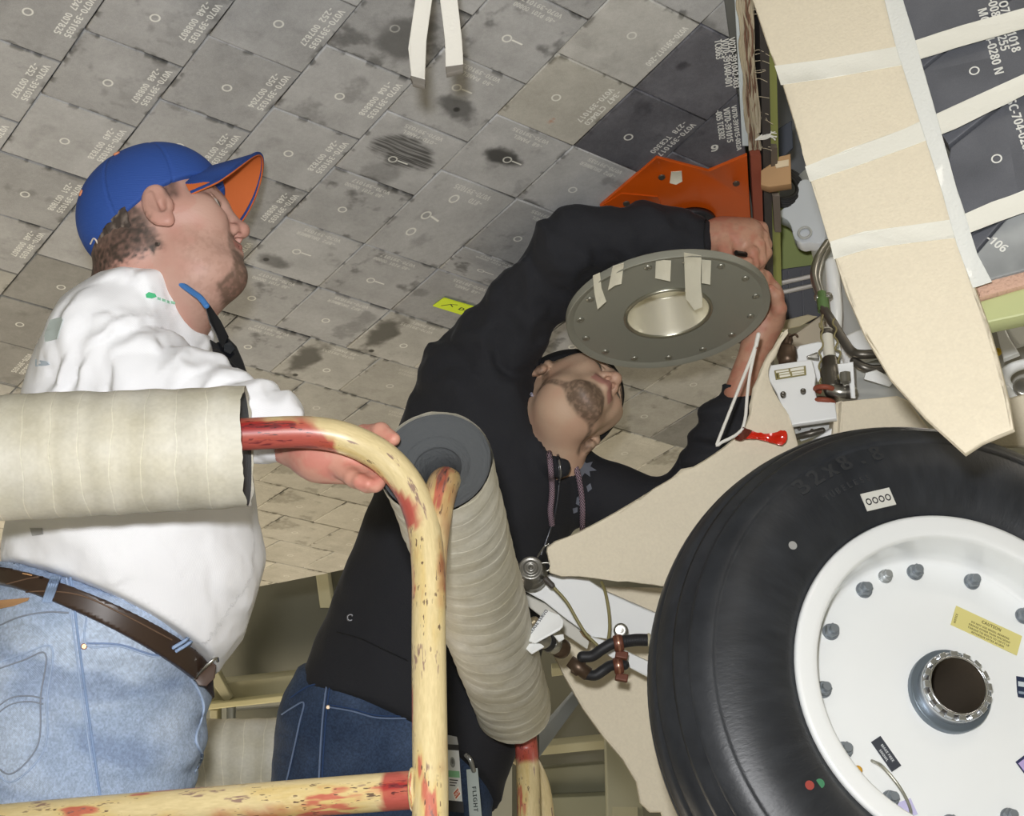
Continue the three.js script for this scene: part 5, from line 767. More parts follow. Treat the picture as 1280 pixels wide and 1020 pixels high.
  const hand = (x, y, z) => { let d = palm(x, y, z); for (const f of fing) d = smin(d, f(x, y, z), .006); return smin(d, thumb(x, y, z), .008); };
  const handCol = (x, y, z) => { const n = fbm(x * 60, y * 60, z * 60, 3); return mixc([.62, .31, .23], [.6, .2, .16], sst(.4, .65, n) * .6); };
  const bodyCore = (x, y, z) => Math.min(torso(x, y, z), hips(x, y, z)) + .03;
  const bb = boundsPx(-120, 340, 340, 1060, 2.05, 2.6), bh = boundsPx(90, 170, 340, 440, 2.13, 2.46), bn = boundsPx(352, 515, 500, 630, 1.88, 2.1);
  const armCore = (x, y, z) => Math.min(bodyCore(x, y, z), arm(x, y, z) + .014, farArm(x, y, z) + .014);
  const bodyGeo = [mesh(armCore, bb[0], bb[1], .014, () => SK, { pad: .01 }), mesh(skinHead, bh[0], bh[1], .0024, headCol, { say: 'head1' }), mesh(hand, bn[0], bn[1], .0024, handCol, { say: 'hand1' })];
  part('body', bodyGeo, skinM(), man, 'ruddy skin of head, neck and hand with a short goatee');
  // shoes
  for (const [dx, dz] of [[.04, .09], [.1, -.12]]) part('shoe', lathe(base.clone().add(V3(dx - .05, .045, dz)), V3(1, 0, .1), [[.001, -.06], [.03, -.055], [.043, -.02], [.045, .05], [.042, .12], [.034, .17], [.001, .19]], 20), std(0x2a2724, .6), man);
  // ---- hair under the cap
  const hair = (x, y, z) => { const [a, b, c] = HF.loc(x, y, z); const n = fbm(a * 120, b * 50, c * 120, 2); let d = head(x, y, z) - .0035 - .004 * n; const reg = Math.min(-.018 - a - b * .3 + (n - .5) * .012, b + .056 + (n - .5) * .02); d = smax(d, -reg, .004); d = Math.max(d, b - (.02 + .36 * (a + .01))); if (Math.abs(c) > .05) d = smax(d, .042 - Math.hypot(a - .008, b + .004), .004); return d; };
  part('hair', mesh(hair, bh[0], bh[1], .003, (x, y, z) => { const n = fbm(x * 200, y * 90, z * 200, 2); return mixc([.045, .032, .025], [.2, .16, .13], sst(.45, .7, n)); }), new THREE.MeshStandardMaterial({ vertexColors: true, roughness: .8, side: THREE.DoubleSide }), man, 'short dark greying hair');
  // ---- cap
  const capFab = dataTex(256, (u, v) => [128 + 50 * Math.sin(v * 6.283 * 40) + (tfbm(u, v, 24, 371, 3) - .5) * 60], { srgb: false }); capFab.repeat.set(4, 9);
  const capM = new THREE.MeshStandardMaterial({ color: 0x2a4f9c, roughness: .8, bumpMap: capFab, bumpScale: .0006, side: THREE.DoubleSide }), capO = std(0xc2622a, .8);
  const cr = ellip(-.009, .04, 0, .103, .097, .085), crF = ellip(.016, .05, 0, .08, .078, .079);
  // the rim of the cap: sits above the ears, low at the back, on the forehead in front
  const cap = (x, y, z) => { const [a, b, c] = HF.loc(x, y, z); let d = smin(cr(a, b, c), crF(a, b, c), .03); const an = Math.atan2(c, a - .1); const seam = Math.abs(((an * 3 / Math.PI + .5) % 1 + 1) % 1 - .5); const rim = .012 + .36 * (a + .01) * (a > 0 ? 1 : 1) + .02 * sst(.04, .075, Math.abs(c)) * 0; d = smax(d, -(b - rim), .004); const lx = Math.min(Math.abs(c), Math.abs(c * .5 + (a + .01) * .866), Math.abs(c * .5 - (a + .01) * .866)); d += .0012 * sst(.004, .0, lx); return d; };
  const cp = thing('baseball_cap', 'royal blue baseball cap with orange underside of the brim', 'cap', vw(HF.pt(0, .03, 0)));
  part('crown', mesh(cap, bh[0], bh[1], .0022, null, { say: 'cap' }), capM, cp);
  // brim: a bent sheet with blue top and orange underside
  { const N = 26, M = 12, top = [], bot = []; const pt = (i, j, off) => { const s = (i / N) * 2 - 1, t = j / M; const ang = s * 1.06, rim = .092, zz = Math.sin(ang) * .086, x0 = .014 + Math.cos(ang) * .077; const len = .07 * Math.pow(Math.max(0, 1 - s * s), .42) + .003; const x = x0 + t * len, y0 = .017 + .35 * (x0 + .005) ; const y = y0 + .028 + t * len * .08 - Math.pow(Math.abs(zz) / .085, 2) * .072 * (.75 + .25 * t) + off; return vw(HF.pt(x, y, zz * (1 - .06 * t))); };
    const surfG = (off, flip) => { const pos = [], idx = [], uv = []; for (let j = 0; j <= M; j++) for (let i = 0; i <= N; i++) { const p = pt(i, j, off); pos.push(p.x, p.y, p.z); uv.push(i / N, j / M); } for (let j = 0; j < M; j++) for (let i = 0; i < N; i++) { const k = j * (N + 1) + i, l = k + N + 1; flip ? idx.push(k, l, l + 1, k, l + 1, k + 1) : idx.push(k, l + 1, l, k, k + 1, l + 1); } const g = new THREE.BufferGeometry(); g.setAttribute('position', new THREE.Float32BufferAttribute(pos, 3)); g.setAttribute('uv', new THREE.Float32BufferAttribute(uv, 2)); g.setIndex(idx); g.computeVertexNormals(); return g; };
    const br = part('brim', surfG(.0016, true), capM, cp); part('brim_underside', surfG(-.0016, false), capO, br, 'orange underside of the brim');
    const edge = []; for (let i = 0; i <= N; i++) edge.push(pt(i, M, 0)); part('brim_edge', tube(edge, .0026, 60, 8), capM, br); part('piping', tube(edge.map((p, i) => pt(i, M, -.0028)), .0014, 60, 6), capO, br, 'orange piping'); }
  part('top_button', put(new THREE.SphereGeometry(.007, 14, 10).scale(1, .5, 1), new THREE.Matrix4().setPosition(vw(HF.pt(-.008, .139, 0)))), capM, cp);
  for (const [a, b, c] of [[-.03, .112, .062], [-.095, .075, .045]]) { const q = HF.pt(a, b, c); let p = q.clone(); const n = q.clone().sub(HF.pt(-.01, .03, 0)).normalize(); for (let i = 0; i < 60 && cap(p.x, p.y, p.z) < 0; i++) p.addScaledVector(n, .001); for (let i = 0; i < 60 && cap(p.x, p.y, p.z) > .001; i++) p.addScaledVector(n, -.001); part('eyelet', put(new THREE.TorusGeometry(.0032, .0018, 8, 16), frame(vw(p), n.clone().applyQuaternion(camQ))), std(0xd88a62, .7), cp, 'orange stitched eyelet'); }
  { const L = [[113, 305], [117, 298], [121, 302], [124, 311], [121, 318], [127, 324], [124, 331]]; const capS = (px, py) => { let d = 2.1; for (let i = 0; i < 300; i++) { const p = va(px, py, d), s = cap(p.x, p.y, p.z); if (s < .0008) break; d += Math.max(.0008, s * .6); if (d > 2.45) return 2.27; } return d; }; part('embroidery', tube(L.map(([x, y]) => at(x, y, capS(x, y) - .001)), .0012, 40, 6), std(0xd9cdbf, .8), cp, 'pale stitched outline at the back of the cap'); }
  // ---- sunglasses on a blue neck cord
  const gl = thing('sunglasses', 'black sunglasses on a blue neck cord hanging at the chest', 'sunglasses', at(290, 440, 2.17));
  part('neck_cord', capTube([at(222, 352, 2.2), at(239, 364, 2.185), at(250, 372, 2.175), at(258, 382, 2.17)], .0042, 30, 10), std(0x3f78b8, .6), gl, 'blue neck cord');
  part('temple_arm', sheet([[256, 380], [262, 380], [276, 400], [286, 420], [278, 436], [270, 416], [262, 402]], planeDepth(270, 410, 2.165, V3(.2, 0, 1).normalize()), .007, { bevel: .0015, sub: .03 }), std(0x17181b, .3), gl);
  part('lens_frame', sheet([[262, 424], [270, 428], [284, 420], [296, 432], [304, 450], [309, 465], [296, 461], [280, 444], [266, 436]], planeDepth(285, 440, 2.16, V3(.2, .1, 1).normalize()), .01, { bevel: .002, sub: .03 }), new THREE.MeshPhysicalMaterial({ color: 0x15161a, roughness: .2, clearcoat: .8, side: THREE.DoubleSide }), gl);
  part('lens', sheet([[279, 430], [288, 427], [294, 436], [288, 442], [280, 438]], planeDepth(285, 435, 2.155, V3(.2, .1, 1).normalize()), .003, { bevel: .001, sub: .03 }), new THREE.MeshPhysicalMaterial({ color: 0x3a3d42, roughness: .12, metalness: .5, side: THREE.DoubleSide }), gl);
  // prints on the shirt: green emblem on the shoulder, faded pocket print on the back
  const onShirt = (o, m, lab, name = 'shirt_print') => part(name, sheet(o, (x, y) => surf(shirt, x, y, 2.0, 2.5) - .0018, .0008, { bevel: .0002, sub: .008 }), m, man, lab);
  onShirt([[182, 368], [186, 365], [194, 367], [196, 371], [190, 373], [183, 372]], std(0x4fbf86, .8), 'green emblem on the shoulder');
  for (const [x, y, w] of [[197, 371, 4], [203, 373, 4], [209, 375, 3], [214, 376, 5], [221, 378, 3]]) onShirt([[x, y], [x + w, y + 1.3], [x + w, y + 4.5], [x, y + 3.2]], std(0x9ed9bb, .8), 'pale green letters beside the emblem');
  onShirt([[62, 400], [76, 396], [78, 400], [71, 424], [56, 427], [55, 420]], std(0xbfcac6, .85), 'faded grey-green print on the back of the shirt');
  onShirt([[44, 449], [58, 452], [62, 456], [44, 458]], std(0xb9c6d2, .85), 'faded blue print on the back of the shirt');
  onShirt([[37, 660], [52, 660], [54, 668], [40, 670]], std(0xb4b5b6, .85), 'small grey print near the hem');
}
// ---------------------------------------------------------------- person in the black jacket
{
  const D = 2.86, base = at(470, 1020, D).setY(PLAT_Y), inv = camM.clone().invert();
  const man = thing('person', 'person in black hooded jacket reaching up to the well edge with both arms', 'person', base);
  const HF = headFrame(706, 508, 2.82, V3(.80, .48, .36), V3(-.538, .835, .08)), hl = headLocal({ wide: .98, fx: .97, ear: .006, lip: 1.5, chin: .75 });
  const head = (x, y, z) => { const q = HF.loc(x, y, z); return hl(q[0], q[1], q[2]); };
  const neck = uni([rcone(HF.pt(-.035, -.02, 0), va(668, 585, 2.86), .053, .064), rcone(HF.pt(.012, -.07, 0), va(698, 590, 2.83), .032, .048)], .025);
  const skinHead = (x, y, z) => smin(head(x, y, z), neck(x, y, z), .02);
  const SK = [.58, .4, .28], RED = [.55, .3, .21], HAIR = [.03, .022, .018], BEARD = [.085, .055, .036], LIP = [.46, .2, .17];
  const headCol = (x, y, z) => {
    const [a, b, c] = HF.loc(x, y, z), ac = Math.abs(c); let k = SK.slice(); const n = fbm(a * 220, b * 220, c * 220, 2), m = fbm(a * 25, b * 25, c * 25, 3);
    k = mixc(k, RED, .4 * sst(.4, .7, m)); k = mixc(k, RED, .35 * sst(.03, .0, Math.hypot(a - .112, b + .025)));
    if (a > .085 && b < -.04 && b > -.074 && ac < .027) k = mixc(k, LIP, .85 * sst(.1, .4, 1 - Math.abs(b + .057) / .017));
    // goatee, moustache line and a thin strip along the jaw
    const gt = sst(.034, .02, ac + (m - .5) * .02) * sst(-.068, -.08, b) * sst(.045, .068, a + (m - .5) * .02), mu = sst(-.037, -.042, b) * sst(-.055, -.047, b) * sst(.03, .024, ac) * sst(.08, .088, a) * .4, jl = -.062 - .032 * sst(.0, .075, a); const js = sst(.008, .004, Math.abs(b - jl)) * sst(-.012, .0, a) * sst(.03, .04, ac), sd = sst(.05, .056, ac) * sst(.02, .013, a) * sst(-.002, .004, a) * sst(-.06, -.05, b);
    const hw = .0045 + .0115 * sst(.044, .012, ac), jl2 = -.06 - .036 * sst(.0, .07, a), gj = sst(hw + .005, hw - .002, Math.abs(b - jl2) + (m - .5) * .008) * sst(-.012, .0, a); k = mixc(k, BEARD, clamp(Math.max(gj * (.75 + .3 * sst(.04, .02, ac)), mu, sd * .7) * (.6 + .4 * sst(.3, .65, n)), 0, .82));
    if (a > .08 && b > .022 && b < .033 && ac > .012 && ac < .048) k = mixc(k, HAIR, .85 * sst(.3, .55, n));
    const e = Math.hypot(a - .0835, b - .0045, ac - .031); if (e < .0138 && Math.abs(b - .0042) < .005 && a > .086) k = [.12, .1, .08];
    if (b > .02 && a < .0 && Math.abs(c) < .07) k = mixc(k, HAIR, .9); return k;
  };
  // ---- jacket
  const torso = stack([[445, 575, 655, .1, 2.87], [480, 532, 672, .13, 2.86], [520, 505, 700, .15, 2.86], [560, 489, 722, .155, 2.86], [600, 472, 728, .158, 2.86], [650, 451, 716, .158, 2.86], [700, 431, 700, .157, 2.86], [750, 413, 690, .155, 2.86], [800, 396, 680, .152, 2.86], [850, 374, 668, .15, 2.86], [900, 364, 655, .15, 2.86], [960, 380, 640, .145, 2.86], [1030, 400, 620, .14, 2.86]], D);
  const armR = chain([[590, 470, 2.84, 64], [650, 392, 2.77, 47], [709, 309, 2.7, 43], [800, 291, 2.69, 35], [850, 293, 2.695, 28], [889, 296, 2.7, 24]], .03);
  const armL = chain([[690, 590, 2.88, 44], [770, 626, 2.86, 39], [846, 640, 2.84, 36], [885, 570, 2.77, 28], [904, 530, 2.745, 26], [926, 482, 2.735, 22]], .03);
  const fold = (x, y, z) => { const px = 640 + x / -z * F, py = 510 - y / -z * F; const wob = fbm(x * 12, y * 12, z * 12, 3); const up = sst(560, 440, py); let f = .006 * (fbm(x * 9, y * 12, z * 9, 2) - .5) * 2 + .005 * (fbm(x * 22 + y * 9, y * 14 - x * 11, z * 14, 2) - .5) * 2 * (.5 + .5 * up); f += up * .005 * Math.sin((x * .82 + y * .35) * 75 + wob * 10); const lw = sst(840, 470, 0) * 0; if (px > 850 && py > 470) f += .005 * Math.sin((py) * .19 + wob * 5); return f; };
  const hem = plane3(va(412, 846, 2.71), va(361, 872, 2.86), va(626, 990, 2.8), va(550, 600, 2.86));
  const cuffR = plane3(va(890, 270, 2.7), va(890, 320, 2.7), va(889, 296, 2.5), va(700, 300, 2.7)), cuffL = plane3(va(906, 478, 2.73), va(946, 490, 2.73), va(926, 484, 2.5), va(880, 600, 2.75));
  const openC = V3(.55, .8, .22).normalize(), neckHole = rcone(HF.pt(-.02, -.05, .0), va(690, 565, 2.78), .05, .05), neckHole2 = rcone(HF.pt(.02, -.08, 0), va(702, 556, 2.74), .046, .03);
  const hoodRoll = rcone(va(650, 500, 2.93), va(668, 560, 2.76), .03, .026), hoodRoll2 = rcone(va(668, 560, 2.76), va(700, 585, 2.72), .024, .018), hoodBack = rcone(va(640, 470, 2.97), va(730, 590, 2.97), .04, .03);
  const jacket0 = (x, y, z) => { let d = smin(smin(torso(x, y, z), armR(x, y, z), .05), armL(x, y, z), .04); d = smin(d, hoodRoll(x, y, z), .02); d = smin(d, hoodRoll2(x, y, z), .02); d = smin(d, hoodBack(x, y, z), .03); return d; };
  const jacket = (x, y, z) => { let d = jacket0(x, y, z) + fold(x, y, z); d = smax(d, -hem(x, y, z), .006); const px = 640 + x / -z * F, py = 510 - y / -z * F; if (px > 800 && py < 380) d = smax(d, -cuffR(x, y, z), .004); if (px > 840 && py > 400) d = smax(d, -cuffL(x, y, z), .004); d = smax(d, -Math.min(neckHole(x, y, z), neckHole2(x, y, z)), .006); return d; };
  const jb = dataTex(256, (u, v) => [128 + (tfbm(u, v, 48, 405, 3) - .5) * 120 + 20 * Math.sin(u * 6.283 * 64)], { srgb: false }); jb.repeat.set(8, 8);
  const jacketM = new THREE.MeshPhysicalMaterial({ color: 0x202126, roughness: .88, sheen: .45, sheenRoughness: .5, sheenColor: new THREE.Color(0x55585f), bumpMap: jb, bumpScale: .0007, side: THREE.DoubleSide });
  const b1 = boundsPx(320, 230, 970, 1040, 2.58, 3.06); const jk = part('jacket', mesh(jacket, b1[0], b1[1], .0075, null, { say: 'jacket', pad: .01 }), jacketM, man, 'black hooded zip jacket');
  const surf = (f, px, py, d0 = 2.5, d1 = 3.0) => { let d = d0; for (let i = 0; i < 200; i++) { const p = va(px, py, d), s = f(p.x, p.y, p.z); if (s < .0005) break; d += Math.max(s * .7, .0005); if (d > d1) break; } return d; };
  const curvePts = (f, pts, lift) => new THREE.CatmullRomCurve3(pts.map(p => V3(p[0], p[1], 0)), false, 'centripetal').getPoints(pts.length * 7).map(p => at(p.x, p.y, surf(f, p.x, p.y) - lift));
  const line = (f, pts, r, m, parent, name, lift = .001, lab) => { const c = curvePts(f, pts, lift); return part(name, tube(c, r, c.length * 2, 6), m, parent, lab); };
  // ribbed cuffs and hem band lines
  line(jacket, [[421, 790], [450, 798], [480, 812], [510, 826]], .0012, std(0x0f1013, .9), jk, 'seam', .0); line(jacket, [[882, 272], [880, 296], [882, 318]], .0014, std(0x101114, .9), jk, 'seam', .0);
  // zip and draw cords
  const checks = canvasTex(64, 64, (x) => { x.fillStyle = '#1c1a1e'; x.fillRect(0, 0, 64, 64); x.fillStyle = '#a98f9c'; for (let i = 0; i < 8; i++) for (let j = 0; j < 8; j++) if ((i + j) % 2) x.fillRect(i * 8, j * 8, 8, 8); }, { wrap: true }); checks.repeat.set(22, 2);
  const cordM = new THREE.MeshStandardMaterial({ map: checks, roughness: .8 });
  for (const [L, k] of [[[[676, 520], [683, 545], [688, 580], [690, 615], [688, 640], [690, 656]], 0], [[[717, 574], [724, 600], [728, 630], [728, 660], [729, 690]], 1]]) { const c = curvePts(jacket, L, .004); part('draw_cord', tube(c, .0052, 70, 8), cordM, jk, 'checked black and pink draw cord'); }
  line(jacket, [[697, 562], [699, 600], [694, 640], [685, 670], [676, 694]], .0026, std(0x4a4b50, .35, .6), jk, 'zip', .001, 'dark metal zip'); line(jacket, [[698, 572], [701, 590], [699, 603]], .002, std(0x8a8a8a, .3, .8), jk, 'zip_pull', .004);
  const blob = (o) => part('chest_print', sheet(o, (x, y) => surf(jacket, x, y) - .0015, .0007, { bevel: .0002, sub: .012 }), std(0x6d717c, .85), jk, 'grey floral print on the chest');
  blob([[718, 578], [728, 574], [733, 579], [741, 577], [738, 583], [746, 588], [737, 589], [738, 596], [731, 591], [726, 598], [725, 588]]); blob([[721, 622], [728, 618], [731, 625], [726, 633], [720, 630]]); blob([[733, 608], [738, 604], [740, 611], [735, 615]]); blob([[716, 636], [722, 634], [722, 640], [717, 642]]);
  { const d = surf(jacket, 438, 772); const p = at(438, 772, d - .001); part('snap_button', put(new THREE.TorusGeometry(.005, .0018, 8, 18), frame(p, EYE.clone().sub(p))), std(0x77777a, .4, .6), jk); }
  // shirt dots at the neck opening
  line(jacket, [[664, 492], [670, 503], [676, 514]], .003, std(0xc9c6d8, .6), jk, 'neck_chain', .002, 'pale beads at the collar');
  // ---- jeans
  const hips = stack([[830, 372, 655, .14, 2.87], [870, 352, 645, .15, 2.87], [910, 344, 632, .155, 2.87], [950, 341, 622, .155, 2.87], [1000, 339, 616, .153, 2.86], [1060, 338, 605, .15, 2.86]], D);
  const foot = (dx, dz) => base.clone().add(V3(dx, .1, dz)).applyMatrix4(inv), legA = rcone(va(420, 1040, 2.83), foot(-.05, .03), .1, .06), legB = rcone(va(540, 1040, 2.88), foot(.1, -.02), .1, .06);
  const jfold = (x, y, z) => .004 * (fbm(x * 10 + 9, y * 22, z * 9, 3) - .5) * 2;
  const jeans = (x, y, z) => smin(hips(x, y, z), smin(legA(x, y, z), legB(x, y, z), .02), .03) + jfold(x, y, z);
  const jcol = (x, y, z) => { const n = fbm(x * 9, y * 9, z * 9, 3), m = fbm(x * 60, y * 60, z * 60, 2); let c = mixc([.04, .075, .15], [.08, .13, .23], sst(.4, .7, n)); return c.map(q => q * (.85 + .3 * m)); };
  const b2 = boundsPx(300, 820, 690, 1120, 2.6, 3.1), fl = base.clone().applyMatrix4(inv); b2[0][1] = Math.min(b2[0][1], fl.y - .05); b2[1][2] = Math.max(b2[1][2], fl.z + .3); b2[0][2] -= .1;
  const dm = dataTex(512, (u, v) => { const g = 200 + 36 * Math.sin((u + v) * 6.283 * 96) * .5 + (tfbm(u, v, 64, 461, 3) - .5) * 80; return [g, g, g + 4]; }); dm.repeat.set(6, 6);
  const je = part('jeans', mesh(jeans, b2[0], b2[1], .009, jcol, { pad: .01, uv: roundUV(at(480, 950, 2.86), .17) }), new THREE.MeshStandardMaterial({ map: dm, vertexColors: true, roughness: .9, side: THREE.DoubleSide }), man, 'dark blue denim jeans');
  const sm = std(0x6d7f9e, .9), sm2 = std(0x2c456f, .9);
  line(jeans, [[408, 858], [404, 890], [401, 930], [398, 985]], .0018, sm, je, 'side_seam'); line(jeans, [[412, 858], [408, 890], [405, 930], [402, 985]], .0014, sm2, je, 'side_seam'); line(jeans, [[352, 893], [366, 884], [379, 878], [374, 905], [362, 960], [356, 984]], .0016, sm, je, 'back_pocket_seam'); line(jeans, [[412, 884], [440, 889], [470, 897], [512, 898]], .0015, sm, je, 'pocket_seam'); line(jeans, [[412, 881], [440, 886], [470, 894], [512, 895]], .0012, sm2, je, 'pocket_seam'); line(jeans, [[363, 872], [385, 858], [412, 853], [440, 854], [470, 863], [508, 880]], .0016, sm2, je, 'waistband_seam');
  for (const [x, y] of [[411, 850], [410, 884]]) { const p = at(x, y, surf(jeans, x, y) - .001), n = EYE.clone().sub(p).normalize(); part('rivet', cyl(p, p.clone().addScaledVector(n, .003), .004, .003, 14), std(0x8a7a66, .4, .7), je); }
  // ---- hands
  const w = (x, y, d) => va(x, y, d), Hd = 2.7;
  const handR = (() => {
    const palm = uni([rcone(w(880, 297, 2.7), w(902, 297, 2.7), .024, .027), rcone(w(902, 292, 2.71), w(936, 292, 2.71), .027, .026), rcone(w(902, 304, 2.69), w(934, 308, 2.69), .025, .022), ellip(w(922, 298, 2.7).x, w(922, 298, 2.7).y, -2.7, .034, .026, .03)], .02);
    const fs = [
      finger([w(936, 281, 2.735), w(951, 286, 2.73), w(957, 306, 2.72), w(952, 322, 2.705)], [.0125, .0118, .0105, .0085]),
      finger([w(937, 288, 2.715), w(952, 296, 2.705), w(957, 316, 2.69), w(949, 333, 2.68)], [.0125, .0118, .0105, .0085]),
      finger([w(935, 297, 2.695), w(948, 306, 2.68), w(951, 325, 2.67), w(940, 338, 2.665)], [.012, .0115, .01, .0082]),
      finger([w(931, 305, 2.68), w(941, 316, 2.665), w(942, 331, 2.658), w(931, 341, 2.655)], [.0112, .0102, .0092, .0075])];
    const th = finger([w(905, 308, 2.672), w(908, 326, 2.655), w(921, 333, 2.648), w(935, 328, 2.648)], [.0145, .0122, .0112, .009]);
    return (x, y, z) => { let d = palm(x, y, z); for (const f of fs) d = smin(d, f(x, y, z), .004); return smin(d, th(x, y, z), .007); };
  })();
  const handL = (() => {
    const palm = uni([rcone(w(923, 492, 2.730), w(948, 425, 2.730), .025, .0235), rcone(w(948, 425, 2.730), w(959, 394, 2.730), .0235, .027), rcone(w(956, 400, 2.730), w(958, 372, 2.720), .03, .03)], .018);
    const fs = [
      finger([w(968, 380, 2.720), w(966, 360, 2.715), w(957, 346, 2.700), w(949, 340, 2.690)], [.0122, .0112, .01, .0085]),
      finger([w(960, 372, 2.710), w(955, 354, 2.700), w(947, 342, 2.685), w(941, 338, 2.675)], [.0125, .0115, .0105, .0085]),
      finger([w(952, 374, 2.700), w(945, 358, 2.685), w(938, 349, 2.670), w(933, 346, 2.665)], [.012, .011, .01, .0082]),
      finger([w(945, 379, 2.700), w(938, 366, 2.680), w(932, 360, 2.670), w(928, 358, 2.665)], [.011, .01, .009, .0075])];
    const th = finger([w(968, 402, 2.710), w(974, 386, 2.690), w(970, 370, 2.680), w(963, 362, 2.675)], [.015, .0125, .011, .009]);
    return (x, y, z) => { let d = palm(x, y, z); for (const f of fs) d = smin(d, f(x, y, z), .004); return smin(d, th(x, y, z), .007); };
  })();
  const hc = (x, y, z) => { const n = fbm(x * 60, y * 60, z * 60, 3), m = fbm(x * 220, y * 220, z * 220, 2); return mixc(mixc([.5, .27, .18], [.46, .18, .12], sst(.4, .65, n) * .7), [.3, .17, .12], sst(.55, .75, m) * .25); };
  const core = (x, y, z) => Math.min(torso(x, y, z) + .03, hips(x, y, z) + .03, armR(x, y, z) + .012, armL(x, y, z) + .012);
  const bb = boundsPx(330, 260, 960, 1060, 2.58, 3.04), bh = boundsPx(630, 410, 830, 620, 2.66, 3.0), br = boundsPx(862, 255, 978, 360, 2.6, 2.8), bl = boundsPx(890, 320, 1000, 510, 2.6, 2.84);
  part('body', [mesh(core, bb[0], bb[1], .016, () => SK, { pad: .01 }), mesh(skinHead, bh[0], bh[1], .0024, headCol, { say: 'head2' }), mesh(handR, br[0], br[1], .0024, hc, { say: 'handR' }), mesh(handL, bl[0], bl[1], .0028, hc, { say: 'handL' })], skinM(), man, 'tanned skin of upturned face and hands with dark goatee');
  // knit cap
  const cr = ellip(-.012, .042, 0, .111, .1, .091);
  const cap = (x, y, z) => { const [a, b, c] = HF.loc(x, y, z); let d = cr(a, b, c) + .0015 * (fbm(a * 30, b * 30, c * 30, 2) - .5); return smax(d, -(b - .013 - .2 * a + .12 * Math.max(0, -a - .02)), .005); };
  solo('knit_cap', mesh(cap, bh[0], bh[1], .003, null), std(0x141416, .92, 0, { bumpMap: jb, bumpScale: .0008 }), 'close black knit cap on the upturned head', 'cap');
  for (const [dx, dz] of [[-.05, .03], [.1, -.02]]) part('shoe', lathe(base.clone().add(V3(dx - .05, .045, dz)), V3(1, 0, -.15), [[.001, -.06], [.03, -.055], [.043, -.02], [.045, .05], [.042, .12], [.034, .17], [.001, .19]], 20), std(0x2a2724, .6), man);
  // small dark tool in the right hand
  solo('hand_tool', cyl(at(920, 316, 2.645), at(944, 320, 2.68), .0042, .0042, 14), std(0x2d2a28, .4, .6), 'small dark tool shank in the gripping right hand', 'tool');
  // ---- badges on the belt
  const bt = canvasTex(128, 256, (x, W, H) => { x.fillStyle = '#d9dcd8'; x.fillRect(0, 0, W, H); x.fillStyle = '#1f2022'; x.fillRect(0, 0, W, 26); x.fillStyle = '#8d918c'; x.beginPath(); x.arc(62, 82, 24, 0, 7); x.fill(); x.fillStyle = '#5f625f'; x.beginPath(); x.arc(62, 78, 12, 0, 7); x.fill(); x.fillStyle = '#7fb889'; x.fillRect(8, 120, 112, 30); x.fillStyle = '#333'; for (let i = 0; i < 3; i++) x.fillRect(30, 160 + i * 12, 70 - i * 12, 5); x.save(); x.translate(86, 222); x.rotate(-.6); x.fillStyle = '#f3efe6'; x.fillRect(-30, -22, 60, 44); x.fillStyle = '#c8502a'; x.fillRect(-22, -15, 44, 30); x.fillStyle = '#f3efe6'; x.font = 'bold 22px sans-serif'; x.fillText('2020', -22, 8, 44); x.restore(); });
  const bd = planeDepth(570, 965, 2.665, V3(-.1, 0, 1).normalize()), badge = thing('id_badge', 'plastic badge with green band clipped to the dark jeans', 'badge', at(568, 1012, 2.66));
  const flat = (o, m, lift, parent, name, lab) => { const P = o.map(q => at(q[0], q[1], bd(q[0], q[1]) - lift)), n = EYE.clone().sub(P[0]).normalize(), B = P.map(p => p.clone().addScaledVector(n, -.002)); const pos = [], uv = [], T = [[0, 1], [1, 1], [1, 0], [0, 0]]; const q = (A, t) => { for (const k of [0, 1, 2, 0, 2, 3]) { pos.push(A[k].x, A[k].y, A[k].z); uv.push(...(t ? T[k] : [.02, .5])); } }; q(P, 1); q(B); for (let i = 0; i < 4; i++) { const j = (i + 1) % 4; q([P[i], P[j], B[j], B[i]]); } const g = new THREE.BufferGeometry(); g.setAttribute('position', new THREE.Float32BufferAttribute(pos, 3)); g.setAttribute('uv', new THREE.Float32BufferAttribute(uv, 2)); g.computeVertexNormals(); return part(name, g, m, parent, lab); };
  flat([[556, 930], [573, 931], [578, 1002], [558, 1000]], new THREE.MeshPhysicalMaterial({ map: bt, roughness: .3, clearcoat: .6, side: THREE.DoubleSide }), .0, badge, 'card', 'printed card with portrait, green band and orange sticker'); flat([[556, 918], [571, 921], [573, 931], [556, 930]], std(0xa9abab, .3, .3), .001, badge, 'clip'); flat([[557, 1000], [579, 1002], [580, 1016], [557, 1014]], std(0x1c1d20, .5), .001, badge, 'holder_foot');
  const lt = canvasTex(64, 256, (x, W, H) => { x.fillStyle = '#9aa29c'; x.fillRect(0, 0, W, H); x.fillStyle = '#2e3634'; x.save(); x.translate(20, 10); x.rotate(Math.PI / 2); x.font = 'bold 30px sans-serif'; x.fillText('FLIGHT', 60, -4); x.restore(); }), ly = thing('key_strap', 'grey printed strap hanging from the jeans beside the badge', 'strap', at(592, 1020, 2.66));
  flat([[583, 962], [597, 960], [604, 1040], [588, 1040]], new THREE.MeshStandardMaterial({ map: lt, roughness: .8, side: THREE.DoubleSide }), .002, ly, 'strap'); part('clip', capTube([at(583, 944, 2.655), at(588, 950, 2.65), at(592, 963, 2.652)], .004, 16, 8), std(0xa5a6a4, .3, .9), ly, 'steel clip');
}
